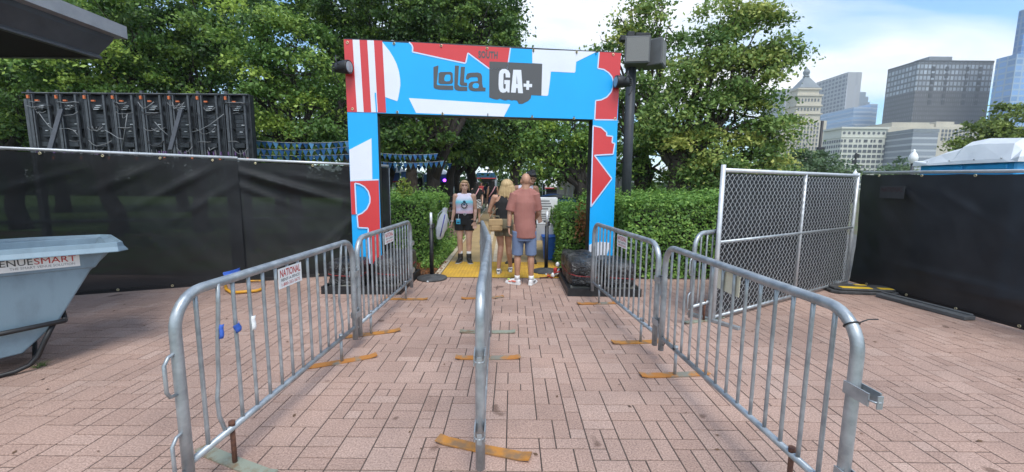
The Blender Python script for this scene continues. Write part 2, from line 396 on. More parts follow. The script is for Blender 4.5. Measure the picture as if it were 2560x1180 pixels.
# ------------------------------------------------------------------ steel crowd barriers
MAT['half_steel'] = pmat('orange_paint_worn_to_steel', (.44, .18, .04), (.22, .21, .17), scale=3.4, rough=.65, bump=.2, lo=.46, hi=.54)
L_B, H_B, R_B = 1.94, 1.09, .0255
def make_barrier(sign=None, tilt=(0, 0), feet=('orange_steel', 'orange_steel'), bars=14, bent=()):
    t = thing('crowd_barrier', 'x', 'barrier')
    fr = MB(); pts = [(0, 0, .10), (0, 0, .5)]
    rc = .17
    for k in range(9):
        a = PI - k * PI / 2 / 8; pts.append((rc + rc * math.cos(a), 0, H_B - rc - R_B + rc * math.sin(a)))
    for k in range(9):
        a = PI / 2 - k * PI / 2 / 8; pts.append((L_B - rc + rc * math.cos(a), 0, H_B - rc - R_B + rc * math.sin(a)))
    pts += [(L_B, 0, .5), (L_B, 0, .10)]
    fr.tube(pts, R_B, 14); fr.build('frame', MAT['galv'], t)
    MB().tube([(R_B * .6, 0, .22), (L_B - R_B * .6, 0, .22)], .019, 12).build('bottom_rail', MAT['galv'], t)
    for k in range(bars):
        x = L_B * (k + 1) / (bars + 1); top = H_B - R_B
        if x < rc: top = H_B - R_B - rc + math.sqrt(max(0, rc ** 2 - (rc - x) ** 2))
        if x > L_B - rc: top = H_B - R_B - rc + math.sqrt(max(0, rc ** 2 - (x - L_B + rc) ** 2))
        z0 = .225
        p = [(x, 0, z0 + (top - z0) * q / 8) for q in range(9)]
        if k in bent:
            p = [(a + .03 * math.sin(PI * min(1, max(0, (c - .22) / .3))) * (-1 if k % 2 else 1), b + .02 * math.sin((c - .2) * 5), c) for a, b, c in p]
        MB().tube(p, .0105, 8).build('bar', MAT['galv'], t)
    for n, x in enumerate((.30, L_B - .30)):
        st = MB(); st.tube([(x, 0, .014), (x, 0, .245)], .013, 10)
        st.tube([(x, 0, .235), (x, 0, .262)], .018, 6)
        ft = st.build('foot', MAT['galv'] if feet[n] != 'green_steel' else MAT['rust'], t)
        pl = MB()
        w = .30; a = tilt[n]
        prof = [(-w, .028), (-w * .8, .012), (0, .008), (w * .8, .012), (w, .028)]
        R = Matrix.Rotation(a, 3, 'Z')
        vs = []
        for (yy, zz) in prof:
            for xx in (-.038, .038):
                for dz in (0, .009): vs.append(Vector((x, 0, 0)) + R @ Vector((xx, yy, zz * .8 + dz - .004)))
        fs = []
        for i in range(4):
            b = i * 4; c = b + 4
            fs += [(b + 1, b + 3, c + 3, c + 1), (b, c, c + 2, b + 2), (b, b + 1, c + 1, c), (b + 2, c + 2, c + 3, b + 3)]
        fs += [(0, 2, 3, 1), (16, 17, 19, 18)]
        pl.add(vs, fs); pl.build('foot_plate', MAT[feet[n]], ft)
    for z in (.80, .40):                                   # round hooks on one end, flat loops on the other
        h = MB(); h.tube([(0, 0, z), (-.05, 0, z - .01), (-.075, 0, z - .04), (-.075, 0, z - .17), (-.06, 0, z - .2), (-.02, 0, z - .205)], .0085, 8)
        h.build('hook', MAT['galv'], t)
        l = MB()
        y = .026
        l.bar((L_B - .02, y, z - .06), (L_B + .10, y, z - .06), .006, .055); l.bar((L_B - .02, -y, z - .06), (L_B + .10, -y, z - .06), .006, .055)
        l.tube([(L_B + .10, y, z - .06), (L_B + .118, y * .6, z - .06), (L_B + .124, 0, z - .06), (L_B + .118, -y * .6, z - .06), (L_B + .10, -y, z - .06)], .004, 6)
        l.bar((L_B + .122, -.012, z - .06), (L_B + .122, .012, z - .06), .005, .055)
        l.build('loop', MAT['galv'], t)
    if sign:
        x0, x1, side, mode = sign; zt = H_B - .06; zb = zt - .135
        s = MB(); y = side * .016
        s.box(((x0 + x1) / 2, y, (zt + zb) / 2), (x1 - x0, .004, zt - zb), mi=0)
        if mode == 'national':
            def fn(u0, u1, v0, v1):
                def f(u, v):
                    uu = u0 + (u1 - u0) * u
                    xx = x0 + (x1 - x0) * (uu if side < 0 else 1 - uu)
                    return (xx, y + side * .0026, zb + (zt - zb) * (v0 + (v1 - v0) * v))
                return f
            text_to(s, 'NATIONAL', fn(.06, .94, .55, .93), 1, bold=.02)
            text_to(s, 'RENT-A-FENCE', fn(.10, .90, .33, .48), 2, bold=.01)
            text_to(s, '1-800-352-5675', fn(.10, .90, .09, .25), 1, bold=.01)
        s.build('sign_plate', [MAT['paper'] if mode == 'national' else MAT['cream'], MAT['ink_red'], MAT['ink_dark']], t)
    return t
MAT['cream'] = pmat('yellowed_cream_card', (.70, .66, .52), (.60, .56, .42), scale=8, rough=.7)
def put_barrier(t, a, b, label, group='steel crowd barriers forming the entry lanes'):
    a = Vector((*a, 0)); b = Vector((*b, 0)); d = b - a
    place(t, a, math.atan2(d.y, d.x)); t.scale = (d.length / L_B, 1, 1); _tag(t, label, 'barrier', group)
    MW[t.name] = MW[t.name] @ Matrix.Diagonal((d.length / L_B, 1, 1, 1))
b1 = make_barrier((.78, 1.05, -1, 'national'), (-.35, .5), ('green_steel', 'half_steel'), bent=(1, 12))
put_barrier(b1, (-1.585, 1.87), (-1.505, 3.83), 'steel crowd barrier nearest the grey tilt cart, with blue tape and a white sign')
b2 = make_barrier((.78, 1.10, -1, 'national'), (.42, 0), ('orange_steel', 'orange_steel'))
put_barrier(b2, (-1.495, 3.92), (-1.455, 5.85), 'steel crowd barrier standing in front of the left leg of the gate')
b3 = make_barrier(None, (.0, -.33), ('half_steel', 'orange_steel'))
put_barrier(b3, (-.221, 3.93), (-.158, 2.02), 'steel crowd barrier seen end on in the middle lane, nearer one with flat loops')
b4 = make_barrier(None, (-.10, 0.08), ('green_steel', 'half_steel'))
put_barrier(b4, (-.222, 4.0), (-.44, 5.95), 'steel crowd barrier seen end on in the middle lane, farther one by the yellow pad')
b5 = make_barrier((.82, 1.07, 1, 'plain'), (.04, .1), ('half_steel', 'green_steel'))
put_barrier(b5, (1.372, 3.62), (1.475, 1.68), 'steel crowd barrier in the right foreground with a blank cream card')
b6 = make_barrier((.93, 1.22, -1, 'national'), (.02, .0), ('half_steel', 'orange_steel'))
put_barrier(b6, (1.15, 5.73), (1.355, 3.74), 'steel crowd barrier standing in front of the right leg of the gate')
b7 = make_barrier(None, (1.3, 1.3), ('green_steel', 'green_steel'))
put_barrier(b7, (2.05, 4.57), (3.615, 5.74), 'steel crowd barrier half hidden behind the chain link panel')

def small(name, mb, m, label, cat, group=None, **k):
    o = mb.build(name, m, **k); return _tag(o, label, cat, group)
# strips of tape and zip ties on the barriers
def tape_on(t, x, z, w, h, m, label, y=-.013, a=0.0):
    mb = MB(); R = Matrix.Rotation(a, 3, 'Y')
    mb.grid(4, 4, lambda u, v: Vector((x, y, z)) + R @ Vector(((u - .5) * w, -.012 * (1 - (2 * u - 1) ** 2) - .004 * math.sin(v * 6), (v - .5) * h)))
    o = mb.build('tape', m, t, label=label); s = o.modifiers.new('thick', 'SOLIDIFY'); s.thickness = .002
def bx_(k): return L_B * k / 15
tape_on(b1, bx_(2) + .004, .80, .030, .075, MAT['tape_blue'], 'blue tape scrap', a=.2)
tape_on(b1, bx_(3) - .004, .78, .050, .050, MAT['tape_blue'], 'blue tape scrap', a=-.3)
tape_on(b1, bx_(4), .76, .034, .085, MAT['paper'], 'white paper tag', a=.1)
tape_on(b1, .42, 1.088, .13, .03, MAT['tape_blue'], 'blue tape strip on the top rail', y=.02)
def zip_tie(c, r, axis, tail, label):
    c = Vector(c); ax = Vector(axis).normalized(); u = ax.orthogonal().normalized(); w = ax.cross(u)
    mb = MB(); mb.tube([c + (u * math.cos(2 * PI * k / 14) + w * math.sin(2 * PI * k / 14)) * r for k in range(14)], .0035, 6, closed=True)
    t0 = c + Vector(tail).normalized() * r
    mb.box(t0, (.012, .012, .010)); mb.tube([t0, t0 + Vector(tail) * .5 + Vector((0, 0, .008)), t0 + Vector(tail)], .0028, 6)
    small('cable_tie', mb, MAT['black_plastic'], label, 'cable tie', 'black cable ties on the barriers')
e5 = MW[b5.name]
_a = math.radians(42)
zip_tie(e5 @ Vector((L_B - .17 + .17 * math.cos(_a), 0, H_B - .1955 + .17 * math.sin(_a))), .029, e5.to_3x3() @ Vector((-math.sin(_a), 0, math.cos(_a))), (.085, .0, .018), 'black cable tie with a long tail on the near corner of the right barrier')
zip_tie(e5 @ Vector((.28, 0, .22)), .024, (1, .1, 0), (-.03, -.03, .02), 'black cable tie around the bottom rail of the right barrier above its foot')
zip_tie(e5 @ Vector((.03, 0, .20)), .04, (1, .1, 0), (.01, .02, -.04), 'black cable tie looped loosely at the far end of the right barrier')
zip_tie(e5 @ Vector((-.03, .01, .78)), .05, (.1, .1, 1), (.02, .02, .0), 'black cable tie joining the two right barriers')

# ------------------------------------------------------------------ screened fences
def screen_mat(name, base=(.020, .021, .024), trans=.14, rough=.62, spec=.45):
    m, n, b = new_mat(name)
    tcx = nnode(n, 'ShaderNodeTexCoord')
    a = nnode(n, 'ShaderNodeTexNoise'); a.inputs['Scale'].default_value = 2.2; a.inputs['Detail'].default_value = 6
    n.links.new(tcx.outputs['Object'], a.inputs['Vector'])
    r = nnode(n, 'ShaderNodeValToRGB'); r.color_ramp.elements[0].position = .35; r.color_ramp.elements[1].position = .7
    r.color_ramp.elements[0].color = (*base, 1); r.color_ramp.elements[1].color = (*[c * 1.7 for c in base], 1)
    n.links.new(a.outputs['Fac'], r.inputs[0]); n.links.new(r.outputs[0], b.inputs['Base Color'])
    b.inputs['Roughness'].default_value = rough; b.inputs['Specular IOR Level'].default_value = spec
    w = nnode(n, 'ShaderNodeTexNoise'); w.inputs['Scale'].default_value = 260; w.inputs['Detail'].default_value = 1
    n.links.new(tcx.outputs['Object'], w.inputs['Vector'])
    bn = nnode(n, 'ShaderNodeBump'); bn.inputs['Strength'].default_value = .35; bn.inputs['Distance'].default_value = .002
    n.links.new(w.outputs['Fac'], bn.inputs['Height']); n.links.new(bn.outputs[0], b.inputs['Normal'])
    tr = nnode(n, 'ShaderNodeBsdfTransparent'); ms = nnode(n, 'ShaderNodeMixShader'); ms.inputs[0].default_value = trans
    out = [x for x in n.nodes if x.type == 'OUTPUT_MATERIAL'][0]
    n.links.new(b.outputs[0], ms.inputs[1]); n.links.new(tr.outputs[0], ms.inputs[2]); n.links.new(ms.outputs[0], out.inputs['Surface'])
    return m
MAT['screen'] = screen_mat('black_fence_screen', (.011, .012, .014), .07, .62, .30)
MAT['screen_dense'] = screen_mat('dense_black_fence_screen', (.018, .019, .022), .008, .52)
def fence_panel(label, A, B, zA, zB, nrm, mat, group, seed, sag=.03, end_posts=True, ridges=()):
    """screened panel from ground point A to B; nrm points towards the viewer"""
    A = Vector((*A, 0)); B = Vector((*B, 0)); d = B - A; Lf = d.length; e = d.normalized(); nv = Vector((nrm[0], nrm[1], 0)).normalized()
    t = thing('screened_fence', label, 'fence', A, math.atan2(d.y, d.x), group)
    off = Vector((seed * 3.1, seed * 1.7, 0)); back = -nv * .045
    def surf(u, v):
        zt = zA + (zB - zA) * u
        z = .03 + (zt - .06) * v - sag * math.sin(PI * ((u * Lf / .75) % 1)) * .35 * v ** 8
        x = u * Lf
        n1 = mnoise.noise(Vector((x * .7, z * .9, 0)) + off) * .06 + mnoise.noise(Vector((x * 2.3, z * 1.4, 3)) + off) * .022
        n1 += .010 * mnoise.noise(Vector((x * 5 + z * 4, (x - z) * 1.2, 7)) + off)
        for (rx, rz_, ang, amp, wid, ln) in ridges:
            ca, sa = math.cos(ang), math.sin(ang); du, dv = x - rx, z - rz_
            al = du * ca + dv * sa; ac = -du * sa + dv * ca
            n1 += amp * math.exp(-(ac / wid) ** 2) * math.exp(-(al / ln) ** 2)
        edge = min(1, v * 6, (1 - v) * 6)
        return A + e * x + nv * (.03 + n1 * edge) + Vector((0, 0, z))
    sc = MB(); sc.grid(int(Lf * 26), 44, surf); sc.build('screen', mat, t, world=True)
    hem = MB(); hem.bar(A + nv * .034 + Vector((0, 0, .035)), B + nv * .034 + Vector((0, 0, .035)), .006, .05); hem.build('hem', MAT['black_plastic'], t, world=True)
    MB().tube([A + Vector((0, 0, zA)), B + Vector((0, 0, zB))], .022, 10).build('top_rail', MAT['galv_white'], t, world=True)
    MB().tube([A + back + Vector((0, 0, zA * .52)), B + back + Vector((0, 0, zB * .52))], .016, 8).build('middle_rail', MAT['galv_white'], t, world=True)
    for q in (0, 1):
        p = A if q == 0 else B; z = zA if q == 0 else zB
        MB().tube([p + back, p + back + Vector((0, 0, z - .03))], .022, 10).build('post', MAT['galv'], t, world=True)
    n = max(2, int(Lf / .62))
    for k in range(n):
        for zz, dense in ((1, 1), (0, 0)):
            u = (k + .5) / n; zt = (zA + (zB - zA) * u)
            c = A + d * u + nv * .040 + Vector((0, 0, zt - .05 if zz else .045))
            gm = MB(); fx, fz = e, Vector((0, 0, 1))
            gm.tube([c + fx * (.013 * math.cos(a)) + fz * (.013 * math.sin(a)) for a in [2 * PI * i / 10 for i in range(10)]], .006, 5, closed=True)
            gm.build('grommet', MAT['brass'], t, world=True)
    return t
LM = (-4.25, 6.46)
fence_panel('black screened fence panel behind the grey tilt cart, long pale top rail', (-9.4, 4.14), LM, 2.06, 1.965, (.41, -.91), MAT['screen'], 'black screened fence panels', 1,
            ridges=((4.4, 1.7, .5, .05, .06, .5), (4.9, 1.55, .55, .05, .05, .6), (5.2, 1.3, .6, .03, .05, .5), (3.4, 1.6, .35, .03, .05, .5)))
fence_panel('black screened fence panel joining the left leg of the gate', (-4.42, 6.42), (-2.2, 7.40), 1.95, 1.90, (.41, -.91), MAT['screen'], 'black screened fence panels', 2,
            ridges=((.5, 1.66, -.35, .07, .05, .9), (.9, 1.52, -.3, .06, .045, .9), (.3, 1.48, -.42, .045, .04, .6), (1.2, 1.66, -.2, .04, .04, .6), (1.9, .5, .8, .045, .05, .5), (1.7, .9, .75, .03, .04, .5), (1.5, .55, .9, .03, .05, .5)))
rf = fence_panel('dense black screened fence panel on the right edge of the paving', (5.77, 6.85), (5.86, 2.2), 1.83, 1.75, (-1, 0), MAT['screen_dense'], 'black screened fence panels', 5,
            ridges=((1.6, .42, -.05, .03, .05, .9), (2.3, .30, .0, .03, .05, .8), (.8, 1.5, -.55, .02, .04, .4), (1.6, 1.35, -.5, .015, .04, .5)))
sg = MB()
y0, y1, zt, zb = 6.42, 6.02, 1.62, 1.43
sg.add([(5.69, y0, zb), (5.69, y1, zb), (5.69, y1, zt), (5.69, y0, zt), (5.695, y0, zb), (5.695, y1, zb), (5.695, y1, zt), (5.695, y0, zt)], [(0, 3, 2, 1), (4, 5, 6, 7), (0, 1, 5, 4), (1, 2, 6, 5), (2, 3, 7, 6), (3, 0, 4, 7)], 0)
text_to(sg, 'NATIONAL', lambda u, v: (5.687, y0 + (y1 - y0) * (.06 + .88 * u), zb + (zt - zb) * (.52 + .36 * v)), 1, bold=.02)
MAT['sign_dimmed'] = pmat('sign_painted_dim', (.045, .047, .051), scale=20, rough=.8)  # the screen's dimming is put into both colours; the plate lies in front
MAT['ink_dimmed'] = pmat('red_ink_painted_dim', (.055, .028, .03), scale=20, rough=.8)
sg.build('sign_plate', [MAT['sign_dimmed'], MAT['ink_dimmed']], rf, world=True)

# rubber foot with yellow markings and the steel strip along the right fence
t = thing('rubber_base', 'black rubber fence foot with yellow patches under the fence corner', 'fence foot', G(2150, 730))
fb = MB(); prof = [(-.48, -.13), (-.40, -.20), (.36, -.20), (.46, -.12), (.46, .14), (.36, .2), (-.40, .2), (-.48, .12)]
for z0_, z1_, s_ in ((0, .05, 1), (.05, .085, .9)):
    fb.prism(prof, lambda u, v, w: Vector((u * s_, v * s_, w)), z0_, z1_)
fb.build('base', MAT['rubber'], t, bevel=.012)
MAT['yellow'] = pmat('bright_yellow_rubber', (.78, .52, .02), (.60, .38, .03), scale=10, rough=.6)
for (cx_, cy_, w_, h_) in ((-.13, -.10, .42, .10), (.27, -.10, .18, .09), (.05, .10, .16, .06)):
    MB().box((cx_, cy_, .089), (w_, h_, .01)).build('yellow_patch', MAT['yellow'], t, bevel=.004)
t.rotation_euler = (0, 0, -.15)
p0 = G(2200, 742); p1 = G(2425, 802)
mb = MB(); mb.bar(p0 + Vector((0, 0, .03)), p1 + Vector((0, 0, .03)), .16, .05); mb.bar(p0 + Vector((.05, .03, .065)), p1 + Vector((.05, .03, .065)), .05, .02)
MAT['weathered'] = pmat('weathered_grey_strip', (.11, .115, .12), (.07, .073, .078), scale=5, rough=.75, bump=.2)
small('ground_rail', mb, MAT['weathered'], 'weathered grey strip lying along the foot of the right fence', 'rail', bevel=.006)

# ------------------------------------------------------------------ chain link panel with black screen behind
ca, cbv = Vector((2.38, 4.71, 0)), Vector((5.50, 6.63, 0))
dcl = cbv - ca; LC = dcl.length
cl = thing('chain_link_panel', 'silver chain link fence panel with black screen, angled across the paving', 'fence', ca, math.atan2(dcl.y, dcl.x))
zb, zt = .06, 1.775
MB().tube([(0, 0, .02), (0, 0, zt + .06)], .026, 12).build('post', MAT['galv_white'], cl)
MB().tube([(LC, 0, .02), (LC, 0, zt + .04)], .026, 12).build('post', MAT['galv_white'], cl)
MB().tube([(LC * .53, 0, zb), (LC * .53, 0, zt)], .021, 10).build('post', MAT['galv_white'], cl)
MB().tube([(0, 0, zt), (LC, 0, zt)], .024, 12).build('top_rail', MAT['galv_white'], cl)
MB().tube([(0, 0, zb), (LC, 0, zb)], .02, 12).build('bottom_rail', MAT['galv'], cl)
MB().tube([(0, 0, .95), (LC, 0, .95)], .02, 12).build('middle_rail', MAT['galv'], cl)
wm = MB(); dw, dh = .092, .088
nc = int((LC - .04) / (dw / 2) - .001); nr = int((zt - zb) / (dh / 2))
for i in range(0, nc):
    x = .03 + i * dw / 2; pts = []
    for k in range(nr + 1):
        s = 1 if (k + i) % 2 == 0 else 0
        # each wire zigzags and hooks through the next one
        pts.append((min(LC - .01, x + (s * dw / 2) + (.004 if s else -.004)), -.012 + (.004 if k % 2 else -.004), zb + k * dh / 2))
    wm.tube(pts, .0031, 4, caps=False)
wm.build('wire_mesh', MAT['galv_white'], cl)
sm = MB(); sm.grid(60, 24, lambda u, v: (.03 + (LC - .06) * u, .05 + .02 * mnoise.noise((u * 9, v * 4, 1)), zb + .02 + (zt - zb - .05) * v))
sm.build('screen', MAT['screen_dense'], cl)
for x in (0, LC):
    MB().bar((x, -.32, .02), (x, .32, .02), .06, .03).build('foot', MAT['galv'], cl)

# ------------------------------------------------------------------ the printed gate
GA = Vector((-2.50, 6.40, 0)); GB = Vector((1.72, 6.95, 0)); gd = GB - GA; GW = gd.length; ge = gd.normalized(); gn = Vector((gd.y, -gd.x, 0)).normalized()
gate = thing('entrance_gate', 'blue, red and white printed festival entrance gate over the path', 'gate', GA, math.atan2(gd.y, gd.x))
Z0, Z1, Z2 = .32, 2.655, 3.695; PW1, PW2, DEP = .435, .42, .22
def homog(src, dst):
    A = []
    for (x, y), (u, v) in zip(src, dst):
        A.append([x, y, 1, 0, 0, 0, -u * x, -u * y, -u]); A.append([0, 0, 0, x, y, 1, -v * x, -v * y, -v])
    h = np.linalg.svd(np.array(A, float))[2][-1].reshape(3, 3)
    def f(x, y):
        q = h @ np.array([x, y, 1.0]); return (q[0] / q[2], q[1] / q[2])
    return f
# photographed corners of the three flat prints -> their true rectangles on the gate's face
h_ban = homog([(871, 98), (1546, 136), (1541, 304), (870, 277)], [(0, Z2), (GW, Z2), (GW, Z1), (0, Z1)])
h_left = homog([(872, 277), (946, 282), (951, 660), (879, 659)], [(0, Z1), (PW1, Z1), (PW1, Z0), (0, Z0)])
h_right = homog([(1478, 299), (1545, 304), (1538, 668), (1475, 667)], [(GW - PW2, Z1), (GW, Z1), (GW, Z0), (GW - PW2, Z0)])
def vinyl(name, c):
    c2 = tuple(x * .93 for x in c)
    return pmat(name, c, c2, scale=1.5, rough=.33, spec=.5, bump=.18, bscale=3.5)
PR = [vinyl('print_blue', (.006, .40, .88)), vinyl('print_red', (.62, .045, .05)), vinyl('print_white', (.74, .77, .84)), vinyl('print_grey', (.085, .083, .085)), MAT['brass'], vinyl('print_pale_line', (.55, .70, .92))]
def art(mb, h, poly, level, mi):
    q = [h(x, y) for x, y in poly]
    mb.prism(q, lambda u, v, w: (u, -w, v), .0, .002 * level, mi, back=False)
def edge(mb, h, poly, level, closed=True):
    q = [h(x, y) for x, y in poly]
    n = len(q)
    for i in range(n if closed else n - 1):
        a = Vector((q[i][0], -.002 * level, q[i][1])); b_ = Vector((q[(i + 1) % n][0], -.002 * level, q[(i + 1) % n][1]))
        if (b_ - a).length > 1e-4: mb.bar(a, b_, .0012, .020, 5, up=(b_ - a).cross(Vector((0, 1, 0))).normalized())
def arc(cx, cy, rx, ry, a0, a1, n=16):
    return [(cx + rx * math.cos(math.radians(a0 + (a1 - a0) * k / n)), cy + ry * math.sin(math.radians(a0 + (a1 - a0) * k / n))) for k in range(n + 1)]
# the black frame behind the prints
fr = MB()
fr.box((PW1 / 2, DEP / 2 + .012, (Z1 + .11) / 2 + .05), (PW1 - .01, DEP, Z1 - .11)); fr.box((GW - PW2 / 2, DEP / 2 + .012, (Z1 + .11) / 2 + .05), (PW2 - .01, DEP, Z1 - .11))
fr.box((GW / 2, DEP / 2 + .012, (Z1 + Z2) / 2 + .003), (GW - .01, DEP - .004, Z2 - Z1 + .012))
fr.build('frame', MAT['black_metal'], gate)
ban = MB()
ban.box((GW / 2, .005, (Z1 + Z2) / 2), (GW, .010, Z2 - Z1), mi=0)
def S(z, pts, x0, y0): return [(x0 + a / z, y0 + b / z) for a, b in pts]
zb5 = lambda p: S(5.363, p, 840, 80)     # measured on an enlarged view of the left half
zb4 = lambda p: S(4.917, p, 1200, 80)    # and of the right half
# stripes at the left end: red ground, white bars
art(ban, h_ban, zb5([(158, 92), (655, 112), (668, 1068), (160, 1052)]), 1.5, 1)
art(ban, h_ban, zb5([(272, 96), (360, 100), (376, 1058), (288, 1054)]), 2.2, 2)
art(ban, h_ban, zb5([(460, 104), (546, 108), (560, 1062), (474, 1060)]), 2.2, 2)
art(ban, h_ban, zb5([(528, 800), (548, 800), (552, 1060), (536, 1060)]), 2.8, 0)
d_shape = zb5([(655, 130), (700, 190), (745, 250), (790, 330), (830, 420), (856, 520), (868, 620), (868, 700), (850, 800), (830, 890), (818, 915), (664, 858)])
art(ban, h_ban, d_shape, 1.8, 2)
bolt = zb5([(1000, 132), (1035, 170), (1046, 205), (1040, 262), (1400, 345), (1720, 416), (1735, 404), (1764, 280), (2040, 492), (2280, 500), (2325, 215), (1660, 175)])
art(ban, h_ban, bolt, 1.5, 1); edge(ban, h_ban, bolt[:9] + bolt[9:11], 1.9, False)
trap = zb5([(973, 874), (2312, 970), (2225, 1138), (1062, 1076)])
art(ban, h_ban, trap, 1.5, 2)
white_l = zb4([(625, 215), (1410, 250), (1160, 372), (1150, 490), (1140, 506), (865, 490), (850, 492), (838, 610), (815, 780), (800, 790), (730, 785), (740, 392), (625, 385)])
art(ban, h_ban, white_l, 1.5, 2)
red_r = zb4([(1440, 252), (1712, 268), (1690, 700), (1665, 1100), (1388, 1094), (1400, 854)] + [(1470, 845), (1540, 810), (1590, 750), (1615, 680), (1618, 620), (1600, 560), (1560, 510), (1500, 470), (1424, 455)])
art(ban, h_ban, red_r, 1.5, 1); edge(ban, h_ban, red_r[3:] + [red_r[0]], 1.9, False)
blk = zb4([(105, 360), (745, 395), (732, 785), (608, 778), (600, 820), (570, 850), (540, 865), (500, 885), (455, 885), (435, 845), (400, 838), (370, 842), (330, 832), (290, 840), (260, 832), (225, 818), (190, 830), (150, 822), (95, 800)])
art(ban, h_ban, blk, 2.2, 3)
# lettering
G_ = zb4([(352, 560), (298, 558), (298, 520), (292, 505), (280, 505), (272, 520), (268, 680), (274, 696), (288, 700), (296, 685), (298, 640), (280, 640), (282, 590), (350, 592), (342, 745), (318, 743), (312, 722), (296, 740), (262, 748), (232, 736), (214, 700), (210, 640), (216, 520), (228, 478), (258, 455), (300, 454), (335, 476), (352, 510)])
A_o = [(392, 464), (488, 468), (506, 756), (446, 752), (442, 690), (425, 689), (418, 748), (360, 744)]
A_t = [(428, 640), (441, 641), (432, 528)]
art(ban, h_ban, G_, 2.8, 2); art(ban, h_ban, zb4(A_o), 2.8, 2); art(ban, h_ban, zb4(A_t), 3.3, 3)
art(ban, h_ban, zb4([(552, 600), (586, 602), (584, 640), (620, 642), (618, 682), (582, 680), (580, 714), (546, 712), (548, 676), (514, 674), (516, 636), (550, 638)]), 2.8, 2)
def stroke(mb, h, poly, level=2.8): art(mb, h, poly, level, 3)
lol = [
 [(1308, 462), (1374, 442), (1372, 470), (1345, 690), (1352, 705), (1560, 714), (1560, 770), (1380, 764), (1325, 752), (1302, 735)],
 [(1590, 445), (1642, 447), (1626, 650), (1620, 700), (1648, 725), (1745, 732), (1745, 784), (1630, 782), (1590, 768), (1574, 740)],
 [(1668, 462), (1722, 464), (1705, 640), (1706, 672), (1745, 676), (1745, 716), (1670, 712), (1648, 690)],
]
for p in lol: stroke(ban, h_ban, zb5(p))
# the o and the a as ring shapes
stroke(ban, h_ban, zb5([(1375, 545), (1400, 530), (1530, 528), (1556, 545), (1560, 660), (1545, 684), (1500, 690), (1390, 688), (1368, 668)]))
art(ban, h_ban, zb5([(1460, 575), (1475, 566), (1515, 566), (1528, 580), (1528, 630), (1515, 652), (1470, 656), (1448, 645), (1446, 615)]), 3.3, 0)
stroke(ban, h_ban, zb5([(1732, 595), (1750, 555), (1790, 542), (1890, 540), (1930, 555), (1944, 590), (1944, 690), (1955, 740), (1988, 745), (1985, 790), (1830, 788), (1780, 775), (1762, 735), (1768, 690), (1800, 662), (1888, 655), (1888, 610), (1870, 598), (1800, 600), (1775, 612), (1762, 630), (1730, 625)]))
art(ban, h_ban, zb5([(1830, 690), (1850, 682), (1890, 686), (1902, 710), (1890, 748), (1850, 752), (1820, 740), (1816, 712)]), 3.3, 0)
sth = zb5([(1900, 350), (2152, 362), (2158, 262), (1900, 250)])
def south(u, v):
    a, b_, c, d = [Vector(h_ban(*p)) for p in sth]
    q = (a * (1 - u) + b_ * u) * (1 - v) + (d * (1 - u) + c * u) * v
    return (q.x, -.0052, q.y)
text_to(ban, 'SOUTH', south, 3, bold=.045, spacing=1.12)
for (x, y) in ((878, 105), (1104, 114), (1216, 121), (1528, 138), (883, 269), (1534, 300), (990, 108), (1330, 126), (1437, 131), (992, 278), (1103, 284), (1325, 294), (1430, 299)):
    u, v = h_ban(x, y)
    ban.tube([(u + .016 * math.cos(a), -.008, v + .016 * math.sin(a)) for a in [2 * PI * k / 10 for k in range(10)]], .005, 5, 4, closed=True)
ban.build('banner', PR, gate)
for (x, y, s_) in ((990, 104, 1), (1104, 111, 1), (1330, 124, 1), (1437, 130, 1), (1216, 118, 1), (1485, 132, 1), (992, 282, -1), (1103, 287, -1), (1215, 290, -1), (1325, 296, -1), (1430, 301, -1)):
    u, v = h_ban(x, y); v = Z2 + .012 if s_ > 0 else Z1 - .012
    hk = MB(); hk.tube([(u, .03, v), (u, -.014, v), (u, -.014, v - s_ * .055)], .006, 5); hk.build('hook', MAT['black_plastic'], gate)
MB().tube([(0, .06, Z2 + .02), (GW, .06, Z2 + .02)], .022, 8).build('top_tube', MAT['black_metal'], gate)
lg = MB(); lg.box((PW1 / 2, .006, (Z0 + Z1) / 2 - .001), (PW1, .012, Z1 - Z0 - .004), mi=0)
zl = lambda p: S(2.95, p, 860, 270)
wl = zl([(45, 295), (210, 218), (210, 520), (48, 520)])
art(lg, h_left, wl, 7.2, 2)
red = zl([(47, 522), (256, 522), (262, 1145), (182, 1145), (172, 878), (98, 872), (92, 780)] + [(130, 765), (165, 735), (188, 690), (190, 650), (178, 605), (150, 570), (115, 550), (82, 542), (88, 772), (52, 772)])
art(lg, h_left, red, 7.2, 1); edge(lg, h_left, red[3:-1], 7.6, False); edge(lg, h_left, [red[0], red[1]], 7.6, False)
art(lg, h_left, zl([(170, 880), (176, 880), (184, 1145), (174, 1145)]), 7.8, 2)
lg.build('leg_panel', PR, gate)
rg = MB(); rg.box((GW - PW2 / 2, .006, (Z0 + Z1) / 2 - .001), (PW2, .012, Z1 - Z0 - .004), mi=0)
zr = lambda p: S(2.88, p, 1460, 280)
r1 = zr([(52, 104), (115, 120), (160, 162), (158, 184), (206, 192), (202, 240), (224, 246), (212, 328), (68, 330), (205, 508), (205, 515), (50, 716)])
art(rg, h_right, r1, 7.2, 1); edge(rg, h_right, r1, 7.6)
w1 = zr([(45, 1000), (80, 984), (130, 980), (180, 984), (208, 992), (180, 1080), (205, 1102), (44, 1105)])
art(rg, h_right, w1, 7.2, 2)
rg.build('leg_panel', PR, gate)
